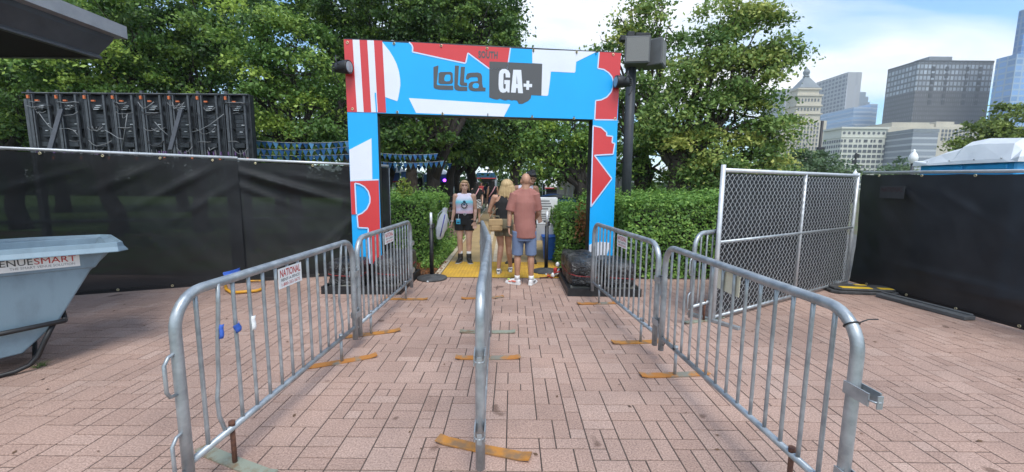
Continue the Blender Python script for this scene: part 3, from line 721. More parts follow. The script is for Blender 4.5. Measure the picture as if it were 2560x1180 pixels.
for (x0_, x1_, yf, yb) in ((-2.75, -1.60, 5.80, 7.10), (.81, 1.87, 5.78, 7.30)):
    bp = MB(); w = x1_ - x0_
    bp.box(((x0_ + x1_) / 2, (yf + yb) / 2, .03), (w - .06, yb - yf - .06, .05))
    for (c, d_) in ((((x0_ + x1_) / 2, yf + .02, .055), (w, .04, .11)), (((x0_ + x1_) / 2, yb - .02, .055), (w, .04, .11)), ((x0_ + .02, (yf + yb) / 2, .055), (.04, yb - yf - .083, .11)), ((x1_ - .02, (yf + yb) / 2, .055), (.04, yb - yf - .083, .11))): bp.box(c, d_)
    bp.build('base_tray', MAT['black_metal'], gate, world=True)

# wrapped ballast on the gate's trays
def bag_mat():
    m, n, b = new_mat('shiny_black_wrap')
    b.inputs['Base Color'].default_value = (.016, .016, .018, 1); b.inputs['Roughness'].default_value = .28; b.inputs['Specular IOR Level'].default_value = .6
    tcx = nnode(n, 'ShaderNodeTexCoord'); a = nnode(n, 'ShaderNodeTexNoise'); a.inputs['Scale'].default_value = 11; a.inputs['Detail'].default_value = 3; a.inputs['Distortion'].default_value = 2.2
    n.links.new(tcx.outputs['Object'], a.inputs['Vector'])
    bn = nnode(n, 'ShaderNodeBump'); bn.inputs['Strength'].default_value = 1.0; bn.inputs['Distance'].default_value = .05
    n.links.new(a.outputs['Fac'], bn.inputs['Height']); n.links.new(bn.outputs[0], b.inputs['Normal'])
    d = nnode(n, 'ShaderNodeTexNoise'); d.inputs['Scale'].default_value = 4; d.inputs['Detail'].default_value = 6
    n.links.new(tcx.outputs['Object'], d.inputs['Vector'])
    r = nnode(n, 'ShaderNodeValToRGB'); r.color_ramp.elements[0].position = .45; r.color_ramp.elements[0].color = (.014, .014, .016, 1); r.color_ramp.elements[1].position = .75; r.color_ramp.elements[1].color = (.09, .085, .08, 1)
    n.links.new(d.outputs['Fac'], r.inputs[0]); n.links.new(r.outputs[0], b.inputs['Base Color'])
    return m
MAT['bag'] = bag_mat(); MAT['strap_red'] = pmat('dull_red_strap', (.25, .03, .03), scale=20, rough=.7)
MAT['slab'] = pmat('pale_concrete', (.28, .27, .23), (.18, .17, .15), scale=8, rough=.9)
def ballast(label, u0, u1, v0, v1, h, seed, low=.06):
    cx_, cy_ = (u0 + u1) / 2, (v0 + v1) / 2
    c = Vector((cx_, cy_, 0))
    t = thing('ballast_block', label, 'ballast', (c.x, c.y, .06), 0, 'black wrapped ballast on the gate trays')
    hx, hy, hz = (u1 - u0) / 2, (v1 - v0) / 2, h / 2
    mb = MB()
    MB().box((0, 0, .03), (hx * 1.8, hy * 1.8, .05)).build('slab', MAT['slab'], t, bevel=.01)
    def sup(u, v):
        th = PI * v; ph = 2 * PI * u
        d = Vector((math.sin(th) * math.cos(ph), math.sin(th) * math.sin(ph), math.cos(th)))
        p = 8.0
        k = (abs(d.x) ** p + abs(d.y) ** p + abs(d.z) ** p) ** (-1 / p)
        q = Vector((d.x * k * hx, d.y * k * hy, d.z * k * hz + hz + .03))
        nn = mnoise.noise(q * 3 + Vector((seed, 0, 0))) * .035 + mnoise.noise(q * 8 + Vector((0, seed, 0))) * .022 + abs(mnoise.noise(q * 5 + Vector((0, 0, seed)))) * .03
        q += d * (nn * (1.0 if q.z > .08 else .4))
        q.z = max(q.z, .028)
        return q
    mb.grid(64, 34, sup); mb.build('wrap', MAT['bag'], t)
    st = MB(); z = h * .52
    st.tube([(hx * 1.03 * (abs(math.cos(a)) ** .4) * (1 if math.cos(a) > 0 else -1), hy * 1.03 * (abs(math.sin(a)) ** .4) * (1 if math.sin(a) > 0 else -1), z + .02 * math.sin(a * 2)) for a in [2 * PI * k / 40 for k in range(40)]], .008, 5, closed=True)
    st.build('strap', MAT['strap_red'], t)
ballast('black wrapped ballast block left of the left gate leg', -2.70, -2.22, 5.88, 6.36, .37, 1.3)
ballast('black wrapped ballast block right of the left gate leg, grey dusty top', -2.06, -1.64, 5.95, 7.04, .40, 4.1)
ballast('black wrapped ballast block on the path side of the right gate leg', .85, 1.32, 5.90, 7.10, .40, 7.7)
ballast('black wrapped ballast block in front of the right gate leg', 1.36, 1.83, 5.90, 6.75, .36, 9.2)

# stage lights clamped to both ends of the gate
MAT['lens'] = pmat('grey_lamp_glass', (.30, .33, .36), scale=5, rough=.1, spec=.8)
def par_light(label, c, aim):
    t = thing('flood_light', label, 'light', c, math.atan2(aim[1], aim[0]), 'flood lights on the gate ends')
    b = MB()
    R = Matrix.Rotation(PI / 2, 3, 'Y')
    prof = [(.05, -.14), (.085, -.12), (.10, -.05), (.112, .03), (.118, .11), (.112, .125)]
    vs = MB(); vs.lathe((0, 0, 0), prof, 18)
    b.v = [tuple(R @ Vector(v)) for v in vs.v]; b.f = vs.f; b.m = vs.m; b.s = vs.s
    for k in range(4): b.box((-.16 - .001 * k, .0, -.06 + .04 * k), (.05, .12, .015))
    b.build('housing', MAT['black_metal'], t)
    l = MB(); l.ell((.118, 0, 0), (.015, .106, .106)); l.build('lens', MAT['lens'], t)
    y = MB(); y.tube([(0, -.13, 0), (-.05, -.14, .1), (-.10, -.05, .19), (-.10, .05, .19), (-.05, .14, .1), (0, .13, 0)], .010, 6)
    y.tube([(-.10, 0, .19), (-.16, .02, .1), (-.2, .05, -.08), (-.17, .06, -.2), (-.12, .04, -.24)], .006, 6)
    y.tube([(-.2, .0, .1), (-.24, .02, -.1), (-.16, .0, -.25)], .005, 6)
    y.build('yoke', MAT['black_plastic'], t)
    t.scale = (.84, .84, .84)
par_light('black flood light clamped at the striped end of the gate', P(858, 168, 6.30), (1, -.25))
par_light('black flood light clamped beside the speaker pole', P(1554, 205, 6.85), (-1, -.2))
# ------------------------------------------------------------------ grey-blue tilt cart
MAT['cart'] = pmat('grey_blue_moulded_plastic', (.185, .262, .32), (.13, .18, .22), scale=5, rough=.5, bump=.12, bscale=90, rvar=.12, stretch=(1, 1, .35), lo=.25, hi=.52)
ct = thing('tilt_cart', 'grey blue plastic tilt cart with a printed sticker, on a black tube frame', 'cart', (-3.504, 3.701, 0), math.radians(49))
W_C = .94                                         # local frame: nose at x = 0, body towards -x, far side towards +y
def inset(z): return .05 + .15 * (1.03 - z) / .93
prof = [(-.115, 1.03), (-.235, .825), (-.46, .40), (-.69, .155), (-.98, .13), (-1.32, .20), (-1.85, .80), (-1.95, 1.03)]
bd = MB(); n = len(prof)
near = [Vector((x, inset(z), z)) for x, z in prof]; far = [Vector((x, W_C - inset(z), z)) for x, z in prof]
fs = [list(range(n)), list(range(n, 2 * n))[::-1]]
for i in range(n - 1): fs.append((i, n + i, n + i + 1, i + 1))
bd.add(near + far, fs)
band = [(-.095, 1.03), (-.21, .835), (-1.83, .835), (-1.94, 1.03)]
for sgn in (0, 1):
    yy = lambda z, o: (inset(z) - o) if sgn == 0 else (W_C - inset(z) + o)
    q = [Vector((x, yy(z, .012), z)) for x, z in band]; q2 = [Vector((x, yy(z, -.02), z)) for x, z in band]
    bd.add(q + q2, [(0, 1, 2, 3), (4, 7, 6, 5), (0, 4, 5, 1), (1, 5, 6, 2), (2, 6, 7, 3), (3, 7, 4, 0)])
bd.build('body', MAT['cart'], ct, bevel=.012, seg=2)
rim = MB()
def rim_poly(o): return [(-2.0 - o, 0 - o), (-.55, 0 - o), (-.06, .0 - o), (-.03 + o, .06), (-.03 + o, W_C - .06), (-.10, W_C + o), (-.55, W_C + o), (-2.0 - o, W_C + o)]
lv = [(-.075, 1.02), (-.02, 1.035), (.0, 1.062), (.012, 1.055), (.02, 1.02), (.045, .985), (.047, .975), (.036, .978), (.0, 1.0)]
vs = []; fs = []
for o, z in lv:
    for (x, y) in rim_poly(o): vs.append(Vector((x, y, z - .02 * max(0, 1 + (x - .1) * 2) * (1 if y > .3 else .3))))
for i in range(len(lv) - 1):
    for j in range(8): fs.append((i * 8 + j, i * 8 + (j + 1) % 8, (i + 1) * 8 + (j + 1) % 8, (i + 1) * 8 + j))
rim.add(vs, fs)
inn = rim_poly(-.075); b2_ = [(-1.5, .25), (-.9, .25), (-.75, .26), (-.7, .3), (-.7, W_C - .3), (-.75, W_C - .26), (-.9, W_C - .25), (-1.5, W_C - .25)]
rim.add([Vector((x, y, 1.02)) for x, y in inn] + [Vector((x, y, .25)) for x, y in b2_], [(j, (j + 1) % 8, 8 + (j + 1) % 8, 8 + j) for j in range(8)] + [list(range(8, 16))])
rim.build('rim', MAT['cart'], ct, bevel=.006, seg=2)
stk = MB(); xl, xr = -.80, -.30
def sf(u, v, o=.014):
    z = .866 + .113 * v; return Vector((xl + (xr - xl) * u, inset(z) - o, z))
stk.grid(1, 1, lambda u, v: sf(u, v), 0, False)
text_to(stk, 'VENUE', lambda u, v: sf(.03 + .44 * u, .42 + .46 * v, .016), 1)
text_to(stk, 'SMART', lambda u, v: sf(.485 + .475 * u, .42 + .46 * v, .016), 2)
text_to(stk, 'THE SMART VENUE SOLUTION', lambda u, v: sf(.22 + .72 * u, .14 + .18 * v, .016), 3)
stk.build('sticker', [MAT['paper'], MAT['ink_dark'], MAT['ink_red'], MAT['ink_grey']], ct)
fm = MB()
for yy in (.14, W_C - .14):
    fm.tube([(-.43, yy - .03 if yy < .5 else yy + .03, .395), (-.80, yy - .02 if yy < .5 else yy + .02, .37), (-1.6, yy, .33)], .020, 8)
    fm.tube([(-.50, yy, .375), (-.56, yy, .24), (-.61, yy, .12), (-.66, yy, .06), (-.74, yy, .03), (-.86, yy, .02), (-1.1, yy, .02), (-1.6, yy, .06)], .019, 8)
fm.tube([(-.63, .14, .09), (-.63, W_C - .14, .09)], .016, 8); fm.tube([(-.43, .11, .395), (-.43, W_C - .11, .395)], .018, 8)
fm.build('frame', MAT['black_metal'], ct)
for yy in (.10, W_C - .10):
    w = MB(); R = Matrix.Rotation(PI / 2, 3, 'X'); tmp = MB(); tmp.lathe((0, 0, 0), [(.05, -.035), (.18, -.035), (.2, -.02), (.2, .02), (.18, .035), (.05, .035)], 24)
    w.v = [tuple(R @ Vector(v) + Vector((-1.40, yy, .2))) for v in tmp.v]; w.f = tmp.f; w.m = tmp.m; w.s = tmp.s
    w.build('wheel', MAT['rubber'], ct)

# tuft of grass in a joint by the cart, fallen leaves on the paving
MAT['weed'] = pmat('weed_green', (.12, .16, .05), (.07, .10, .03), scale=20, rough=.9)
wd = MB(); c = G(100, 915)
for k in range(40):
    a = random.random() * 2 * PI; l = random.uniform(.04, .11)
    p = c + Vector((random.gauss(0, .02), random.gauss(0, .02), 0)); q = p + Vector((math.cos(a) * l, math.sin(a) * l, random.uniform(.01, .06)))
    s_ = Vector((-math.sin(a), math.cos(a), 0)) * .004
    wd.add([p - s_, p + s_, q], [(0, 1, 2)])
_tag(wd.build('weed_tuft', MAT['weed']), 'small green weed tuft growing in the paving by the tilt cart', 'weed')
MAT['dryleaf'] = pmat('dry_leaf', (.16, .09, .05), (.09, .055, .035), scale=30, rough=.9)
lf = MB()
rnd = random.Random(11)
for k in range(150):
    x, y = rnd.uniform(-6, 6), rnd.uniform(2.2, 6.9) ** 1.0
    a = rnd.random() * 6.3; l = rnd.uniform(.008, .022); c = Vector((x, y, .006)); e1 = Vector((math.cos(a), math.sin(a), .1)) * l; e2 = Vector((-math.sin(a), math.cos(a), .3)) * l * .5
    lf.add([c - e1, c + e2, c + e1, c - e2], [(0, 1, 2, 3)])
o = lf.build('fallen_leaves', MAT['dryleaf']); o['kind'] = 'stuff'; o['label'] = 'tiny dry leaves and crumbs scattered over the pink paving'

# yellow tube lying at the fence
yt = MB(); q = [G(562, 712), G(566, 728), G(580, 737), G(640, 732), G(658, 727), G(660, 710)]
yt.tube([p + Vector((0, 0, .03)) for p in q], .022, 10)
yt.tube([G(565, 708) + Vector((0, 0, .03)), G(660, 706) + Vector((0, 0, .03))], .014, 8)
small('tube_handle', yt, MAT['yellow_tube'], 'bent yellow tube stand lying on the paving below the black fence', 'tube stand')

# ------------------------------------------------------------------ back of the LED screen
D_L = 9.2
pa, pb_ = P(62, 226, D_L), P(624, 240, D_L)
zt_ = (pa.z + pb_.z) / 2; zb_ = 2.02; xa, xb = pa.x, pb_.x
led = thing('led_screen', 'back of a large black modular LED screen rising behind the left fence', 'screen', ((xa + xb) / 2, D_L, 0))
MAT['led'] = pmat('black_cabinet_metal', (.040, .044, .052), (.018, .020, .024), scale=6, rough=.4, metal=.3)
MAT['led2'] = pmat('dark_upright_metal', (.10, .107, .118), (.065, .07, .078), scale=8, rough=.5, metal=.4)
MAT['led_brace'] = pmat('dark_brace_metal', (.07, .075, .085), scale=8, rough=.5, metal=.4)
MAT['tag'] = pmat('orange_latch', (.60, .16, .05), (.45, .1, .03), scale=20, rough=.6)
MAT['cable_pale'] = pmat('pale_grey_cable', (.22, .23, .24), scale=20, rough=.5)
MAT['cable_black'] = pmat('black_cable', (.02, .02, .022), scale=20, rough=.45)
MAT['cable'] = pmat('grey_cable', (.16, .165, .17), scale=20, rough=.5)
MAT['purple'] = pmat('purple_connector', (.16, .08, .22), (.10, .05, .15), scale=20, rough=.6)
NC = 8; cw = (xb - xa) / NC; H_l = zt_ - zb_
rnd = random.Random(5)
for k in range(NC):
    x0 = xa + k * cw; m = x0 + cw / 2
    cb_ = MB()
    cb_.box((m, D_L + .12, (zb_ + zt_) / 2), (cw - .012, .05, H_l))                                   # module back plate
    for fx in (-.47, .47): cb_.box((m + fx * cw, D_L + .05, (zb_ + zt_) / 2), (.03, .10, H_l - .02))
    for fz in (.01, .5, .99): cb_.box((m, D_L + .05, zb_ + H_l * fz), (cw - .05, .07, .03))
    cb_.box((m + .02, D_L + .03, zb_ + H_l * .80), (cw * .42, .10, .12)); cb_.box((m + .02, D_L + .03, zb_ + H_l * .25), (cw * .36, .09, .10))
    cb_.box((m + .04, D_L + .05, zb_ + H_l * .53), (cw * .30, .08, H_l * .34))
    for q in range(5): cb_.box((m + .04, D_L + .005, zb_ + H_l * (.40 + .06 * q)), (cw * .28, .012, .008))
    ob = cb_.build('cabinet', MAT['led'], led, world=True, bevel=.006)
    up = MB()
    for fx, w, zz in ((-.30, .055, 1.03), (.06 - .25, .03, .98), (.34, .04, .98)):
        up.box((m + fx * cw, D_L - .03, zb_ + H_l * zz / 2), (w, .045, H_l * zz))
    up.tube([(x0, D_L - .06, zb_ + H_l * .985), (x0 + cw, D_L - .06, zb_ + H_l * .985)], .016, 6)
    up.build('upright', MAT['led2'], led, world=True)
    MB().box((m - .30 * cw, D_L - .065, zb_ + H_l * .93), (.04, .03, .07)).build('latch', MAT['tag'], led, world=True)
    MB().box((m - .02 * cw, D_L - .05, zb_ + H_l * .88), (.07, .03, .03)).build('latch', MAT['tag'], led, world=True)
    MB().box((m + .34 * cw, D_L - .06, zb_ + H_l * .05), (.04, .03, .06)).build('latch', MAT['tag'], led, world=True)
    def cable(pts, r, m_='cable'): MB().tube(pts, r, 5).build('cable', MAT[m_], led, world=True)
    for q in range(6):
        z = zb_ + H_l * rnd.choice([.86, .8, .72, .3, .22, .5]); a = m + rnd.uniform(-.45, 0) * cw; b = m + rnd.uniform(0.05, .5) * cw
        sgz = rnd.uniform(-.02, .16)
        cable([(a + (b - a) * t_, D_L - .06 - .05 * math.sin(PI * t_), z + rnd.uniform(-.015, .015) - sgz * math.sin(PI * t_)) for t_ in (0, .2, .4, .6, .8, 1)], rnd.choice((.006, .008, .011)), 'cable' if q % 3 else 'cable_black')
    for q in range(3):
        a = m + rnd.uniform(-.2, .3) * cw; cable([(a, D_L - .04, zb_ + H_l * .18), (a + .03, D_L - .06, zb_ + H_l * .09), (a + rnd.uniform(-.1, .1), D_L - .04, zb_)], .006)
    for q in range(3): MB().box((m + rnd.uniform(-.4, .4) * cw, D_L - .05, zb_ + H_l * .13), (.022, .03, .08)).build('connector', MAT['purple'], led, world=True)
    for q in range(3): MB().box((m + .02 + .03 * q, D_L - .04, zb_ + H_l * (.76 + .025 * q)), (.11, .02, .010)).build('bracket', MAT['galv_white'], led, world=True)
    for q in range(2): MB().box((m + (.12 + .08 * q) * cw, D_L - .005, zb_ + H_l * (.45 + .1 * q)), (.06, .02, .012)).build('bracket', MAT['galv_white'], led, world=True)
for px0, px1 in ((470, 405), (1750, 1690)):
    a = P(40 + px0 / 4.267 + 3, 200 + 400 / 4.267 - 20, D_L - .12); b = P(40 + px1 / 4.267 - 10, 375, D_L - .5)
    MB().bar(a, b, .085, .04).build('brace', MAT['led_brace'], led, world=True)
for p in ([(96, 280), (110, 300), (122, 315), (137, 326)], [(318, 285), (313, 320), (305, 370)], [(387, 305), (400, 320), (420, 338)], [(480, 330), (500, 325), (525, 312), (560, 285)], [(150, 322), (170, 321), (185, 326), (196, 340)], [(262, 325), (275, 332), (295, 345), (310, 348)]):
    MB().tube([P(x, y, D_L - .1) for x, y in p], .008, 5).build('cable', MAT['cable_pale'], led, world=True, label='pale loose cable')
for px in (80, 605):
    a = P(px, 300, D_L + .25)
    MB().bar((a.x, D_L + .25, 0), (a.x, D_L + .25, zt_ - .1), .12, .12).build('support_post', MAT['led2'], led, world=True)

# ------------------------------------------------------------------ dark kiosk roof at the upper left
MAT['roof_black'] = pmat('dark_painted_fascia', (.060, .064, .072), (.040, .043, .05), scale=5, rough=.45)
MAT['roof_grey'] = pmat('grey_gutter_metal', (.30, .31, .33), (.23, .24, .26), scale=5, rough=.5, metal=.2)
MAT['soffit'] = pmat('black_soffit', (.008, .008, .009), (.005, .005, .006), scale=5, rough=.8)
kc = P(318, 84, 4.6); zk = kc.z; XK = kc.x; YK = 4.6
kio = thing('kiosk', 'dark kiosk whose black roof corner with grey gutter juts in at the upper left', 'kiosk', (XK - 1.6, 2.6, 0))
x2 = XK - 3.4; y2 = .5
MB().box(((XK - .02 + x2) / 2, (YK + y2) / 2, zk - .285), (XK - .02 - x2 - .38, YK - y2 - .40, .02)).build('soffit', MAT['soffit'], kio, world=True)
fa = MB()
def kring(o, z): return [Vector((XK - o, YK - o, z)), Vector((x2 + o, YK - o, z)), Vector((x2 + o, y2 + o, z)), Vector((XK - o, y2 + o, z))]
def loft(mb, levels, mi=0):
    vs = []; fs = []
    for o, z in levels: vs += kring(o, z)
    for i in range(len(levels) - 1):
        for j in range(4): fs.append((i * 4 + j, i * 4 + (j + 1) % 4, (i + 1) * 4 + (j + 1) % 4, (i + 1) * 4 + j))
    mb.add(vs, fs, mi)
loft(fa, [(.075, zk - .06), (.085, zk - .11), (.165, zk - .265), (.15, zk - .285), (.15, zk - .305), (.20, zk - .305), (.20, zk - .27)])
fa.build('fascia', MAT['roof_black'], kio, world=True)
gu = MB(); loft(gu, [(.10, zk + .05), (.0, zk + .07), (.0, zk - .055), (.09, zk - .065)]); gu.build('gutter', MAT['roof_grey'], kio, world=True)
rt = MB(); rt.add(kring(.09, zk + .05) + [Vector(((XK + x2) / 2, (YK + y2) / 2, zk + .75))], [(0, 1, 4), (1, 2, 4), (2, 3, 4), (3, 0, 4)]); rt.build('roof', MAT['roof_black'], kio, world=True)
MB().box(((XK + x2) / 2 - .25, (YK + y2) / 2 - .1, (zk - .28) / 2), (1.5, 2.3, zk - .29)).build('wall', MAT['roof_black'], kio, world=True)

# ------------------------------------------------------------------ stanchions
def stanchion(label, c, right):
    t = thing('stanchion', label, 'stanchion', c, 0, 'belt stanchions at the path entrance')
    MB().lathe((0, 0, 0), [(.245, 0), (.255, .012), (.25, .03), (.20, .045), (.10, .058), (.05, .075), (.048, .085)], 36).build('base', MAT['rubber'], t)
    MB().tube([(0, 0, .08), (0, 0, .86)], .034, 14).build('post', MAT['black_metal'], t)
    MB().tube([(0, 0, .85), (0, 0, 1.12)], .022, 12).build('head', MAT['galv_white'], t)
    h = MB(); h.box((.035, -.01, .89), (.04, .05, .06)); h.tube([(-.06, 0, .93), (0, 0, .92), (.06, 0, .93)], .014, 6); h.build('belt_clip', MAT['black_plastic'], t)
    n = MB(); n.ell((-.02, -.262, .012), .018, 8, 6); n.build('bolt', MAT['galv_white'], t)
stanchion('black post stanchion on round rubber base beside the left hedge', G(1080, 697), 0)
stanchion('black post stanchion on round rubber base behind the man in the salmon shirt', G(1365, 680), 1)

# tangle of straps and cord beside the right tray
tg_ = MB(); c0 = G(1375, 695)
rnd = random.Random(2)
for k in range(5):
    a = c0 + Vector((rnd.uniform(-.05, .15), rnd.uniform(-.1, .1), .02)); pts = [a]
    for q in range(5): pts.append(pts[-1] + Vector((rnd.uniform(-.05, .07), rnd.uniform(-.06, .06), rnd.uniform(-.02, .05)))); pts[-1].z = max(.012, pts[-1].z)
    tg_.tube(pts, rnd.uniform(.008, .02), 6, k % 3)
tg_.tube([c0 + Vector((-.18, -.05, .015)), c0 + Vector((-.08, -.04, .02)), c0 + Vector((0, 0, .03))], .012, 6, 2)
for k in range(3): tg_.ell(c0 + Vector((.05 + .04 * k, .02 * k, .05 + .09 * k)), (.035, .03, .045), 8, 6, k % 2)
small('strap_tangle', tg_, [MAT['white_plastic'], MAT['ink_red'], MAT['rust']], 'tangle of white and red ratchet straps lying by the gate tray', 'straps')

# ------------------------------------------------------------------ speaker pole
sp = P(1579, 500, 8.9); spx = P(1573, 300, 8.9).x
pole = thing('light_pole', 'dark grey pole with two box speakers on top, behind the right gate leg', 'pole', (spx, 8.9, 0))
MAT['pole'] = pmat('dark_blue_grey_paint', (.035, .04, .05), (.025, .028, .036), scale=6, rough=.55)
MAT['box_grey'] = pmat('grey_box_plastic', (.10, .105, .11), (.08, .083, .088), scale=5, rough=.6)
MAT['grille'] = pmat('grey_speaker_grille', (.20, .20, .195), (.15, .15, .147), scale=120, rough=.7)
ztp = P(1590, 95, 8.9).z
MB().tube([(0, 0, 0), (0, 0, ztp - .1)], .10, 14).build('shaft', MAT['pole'], pole)
hd = MB(); hd.box((.05, 0, ztp - .02), (.62, .16, .10)); hd.box((-.05, 0, ztp + .06), (.14, .14, .1)); hd.box((.2, .02, ztp + .07), (.3, .1, .06)); hd.build('mount', MAT['black_metal'], pole, bevel=.01)
zc = P(1590, 138, 8.9).z
for (x, rz, w) in ((.03, -.12, .50), (.42, 1.05, .44)):
    bx = MB(); R = Matrix.Rotation(rz, 3, 'Z')
    d = .42; hw, hh = w / 2, .26
    fr_ = [(-hw, -d / 2, -hh), (hw, -d / 2, -hh), (hw, -d / 2, hh), (-hw, -d / 2, hh)]; bk = [(-hw * .7, d / 2, -hh), (hw * .7, d / 2, -hh), (hw * .7, d / 2, hh * .95), (-hw * .7, d / 2, hh * .95)]
    o_ = Vector((x, -.16 if rz < 0 else -.06, zc))
    bx.add([o_ + R @ Vector(v) for v in fr_ + bk], [(0, 1, 2, 3), (7, 6, 5, 4), (0, 4, 5, 1), (1, 5, 6, 2), (2, 6, 7, 3), (3, 7, 4, 0)])
    b = bx.build('speaker_box', MAT['box_grey'], pole, bevel=.02, seg=2)
    gr = MB(); gr.box(o_ + R @ Vector((0, -d / 2 - .006, 0)), (w - .07, .012, hh * 2 - .07), rot=R); gr.build('grille', MAT['grille'], b)

# ------------------------------------------------------------------ portable toilets behind the right fence
MAT['toilet_blue'] = pmat('blue_toilet_plastic', (.03, .33, .68), (.025, .27, .58), scale=3, rough=.4)
MAT['toilet_white'] = pmat('white_toilet_roof', (.64, .67, .70), (.55, .58, .62), scale=2, rough=.45)
t = thing('portable_toilet', 'blue portable toilet with a white stepped roof behind the right fence', 'portable toilet', (6.9, 5.72, 0))
wl_ = MB(); wl_.box((.62, .74, .99), (1.12, 1.36, 1.98)); wl_.build('wall', MAT['toilet_blue'], t, bevel=.02)
for a, b in ((.10, .62), (.68, 1.18)):
    v = MB(); v.box((.05, (a + b) / 2 + .05, 1.90), (.03, b - a, .07)); v.build('vent', MAT['toilet_blue'], t, bevel=.008)
rf_ = MB()
# roof outline seen from the side (y, z): long slope at the far end, step, flat top, short slope at the near end
prof = [(0, 1.96), (0, 2.04), (.10, 2.18), (.20, 2.30), (.62, 2.34), (.86, 2.31), (.92, 2.24), (1.20, 2.18), (1.50, 2.05), (1.50, 1.96)]
n = len(prof); vs = []; F = []
for k, (x, f) in enumerate(((0, 0.0), (.02, .15), (.16, .78), (.28, 1.0), (.96, 1.0), (1.08, .78), (1.22, .15), (1.24, 0.0))):
    for (y, z) in prof: vs.append(Vector((x, y, 1.96 + (z - 1.96) * (f if z > 2.06 else min(1, f * 6 + .01)))))
for k in range(7):
    for i in range(n - 1): F.append((k * n + i, k * n + i + 1, (k + 1) * n + i + 1, (k + 1) * n + i))
F.append(list(range(n))[::-1]); F.append([7 * n + i for i in range(n)])
rf_.add(vs, F); rf_.build('roof', MAT['toilet_white'], t, bevel=.015, seg=2)
for q in (.2, .55, .9, 1.25):
    s = MB(); s.ell((.005, q, 2.02), .011, 6, 4); s.build('screw', MAT['galv'], t)
dr = MB(); dr.box((.62, .045, .95), (.72, .03, 1.75)); dr.build('door', MAT['toilet_blue'], t, bevel=.01)
# ------------------------------------------------------------------ city buildings in the distance
def facade(name, wall, glass, du, dz, fu, fz, rough=.15, wall2=None, strips=False, offu=0.0):
    """curtain wall pattern laid out in metres along the facade"""
    m, n, b = new_mat(name)
    tcx = nnode(n, 'ShaderNodeTexCoord'); sx = nnode(n, 'ShaderNodeSeparateXYZ'); n.links.new(tcx.outputs['Object'], sx.inputs[0])
    def math_(op, a, b_=None):
        x = nnode(n, 'ShaderNodeMath', operation=op)
        for i, q in enumerate((a, b_)):
            if q is None: continue
            if isinstance(q, (int, float)): x.inputs[i].default_value = q
            else: n.links.new(q, x.inputs[i])
        return x.outputs[0]
    u = math_('ADD', sx.outputs[0], sx.outputs[1]); u = math_('ADD', u, 1000.0 + offu)
    uu = math_('DIVIDE', u, du); zz = math_('DIVIDE', math_('ADD', sx.outputs[2], 500.0), dz)
    a = math_('LESS_THAN', math_('FRACT', uu), fu); c = math_('LESS_THAN', math_('FRACT', zz), fz)
    win = math_('MULTIPLY', a, c)
    wn = nnode(n, 'ShaderNodeTexWhiteNoise'); wn.noise_dimensions = '2D'
    cbx = nnode(n, 'ShaderNodeCombineXYZ'); n.links.new(math_('FLOOR', uu), cbx.inputs[0]); n.links.new(math_('FLOOR', zz), cbx.inputs[1]); n.links.new(cbx.outputs[0], wn.inputs['Vector'])
    gr = nnode(n, 'ShaderNodeMix', data_type='RGBA'); n.links.new(wn.outputs['Value'], gr.inputs['Factor'])
    gr.inputs['A'].default_value = (*glass, 1); gr.inputs['B'].default_value = (*[min(1, g_ * 1.5) for g_ in glass], 1)
    mxx = nnode(n, 'ShaderNodeMix', data_type='RGBA'); n.links.new(win, mxx.inputs['Factor'])
    mxx.inputs['A'].default_value = (*wall, 1); n.links.new(gr.outputs['Result'], mxx.inputs['B'])
    n.links.new(mxx.outputs['Result'], b.inputs['Base Color'])
    rr = nnode(n, 'ShaderNodeMapRange'); rr.inputs['To Min'].default_value = .75; rr.inputs['To Max'].default_value = rough; n.links.new(win, rr.inputs[0]); n.links.new(rr.outputs[0], b.inputs['Roughness'])
    return m
def hz(c, k=.0): return tuple(a * (1 - k) + h * k for a, h in zip(c, (.45, .52, .60)))  # paints pale blue distance haze into a wall colour, k is its share
def corner(px, ytop, d): p = P(px, ytop, d); return p
def block(mb, x0, x1, y0, y1, z0, z1, mi=0): mb.box(((x0 + x1) / 2, (y0 + y1) / 2, (z0 + z1) / 2), (x1 - x0, y1 - y0, z1 - z0), mi=mi)
def side_depth(xl, Xc, y):                      # depth at which the left side's back edge is seen in column xl
    k = P(xl, 260, 1.0).x; return Xc / k - y if k > 0 else 30
MAT['stone'] = pmat('pale_limestone', (.54, .49, .39), (.45, .41, .33), scale=.05, rough=.85)
MAT['stone_cool'] = pmat('pale_glazed_brick', (.60, .60, .52), (.53, .53, .46), scale=.05, rough=.8)
MAT['slate'] = pmat('grey_slate_roof', (.22, .25, .27), (.17, .19, .21), scale=.2, rough=.7)
MAT['win_dark'] = pmat('dark_window_glass', (.10, .11, .12), (.07, .08, .09), scale=.4, rough=.25)
MAT['conc_grey'] = pmat('grey_concrete', (.30, .30, .30), (.25, .25, .25), scale=.05, rough=.85)
G_CITY = 'city buildings beyond the park'
def windows(parent, root_mat, spots, size, mat_, limit=100):
    """one shared pane mesh; each opening is its own part, the ones past the limit as one mass"""
    (w, h, dep) = size
    me = None; extra = MB()
    for i, (x, y, z, face) in enumerate(spots):
        if i < limit:
            if me is None:
                mb = MB(); mb.box((0, 0, 0), (w, dep, h)); o = mb.build('window', mat_, parent); me = o.data
            else:
                o = link_mesh('window', me, None, parent)
            base = MW[parent.name].inverted() @ Vector((x, y, z)); o.location = base
            if face == 'side': o.rotation_euler = (0, 0, PI / 2)
        else:
            R = Matrix.Rotation(PI / 2 if face == 'side' else 0, 3, 'Z'); extra.box((x, y, z), (w, dep, h), rot=R)
    if extra.v:
        o = extra.build('windows', mat_, parent, world=True); o['kind'] = 'stuff'
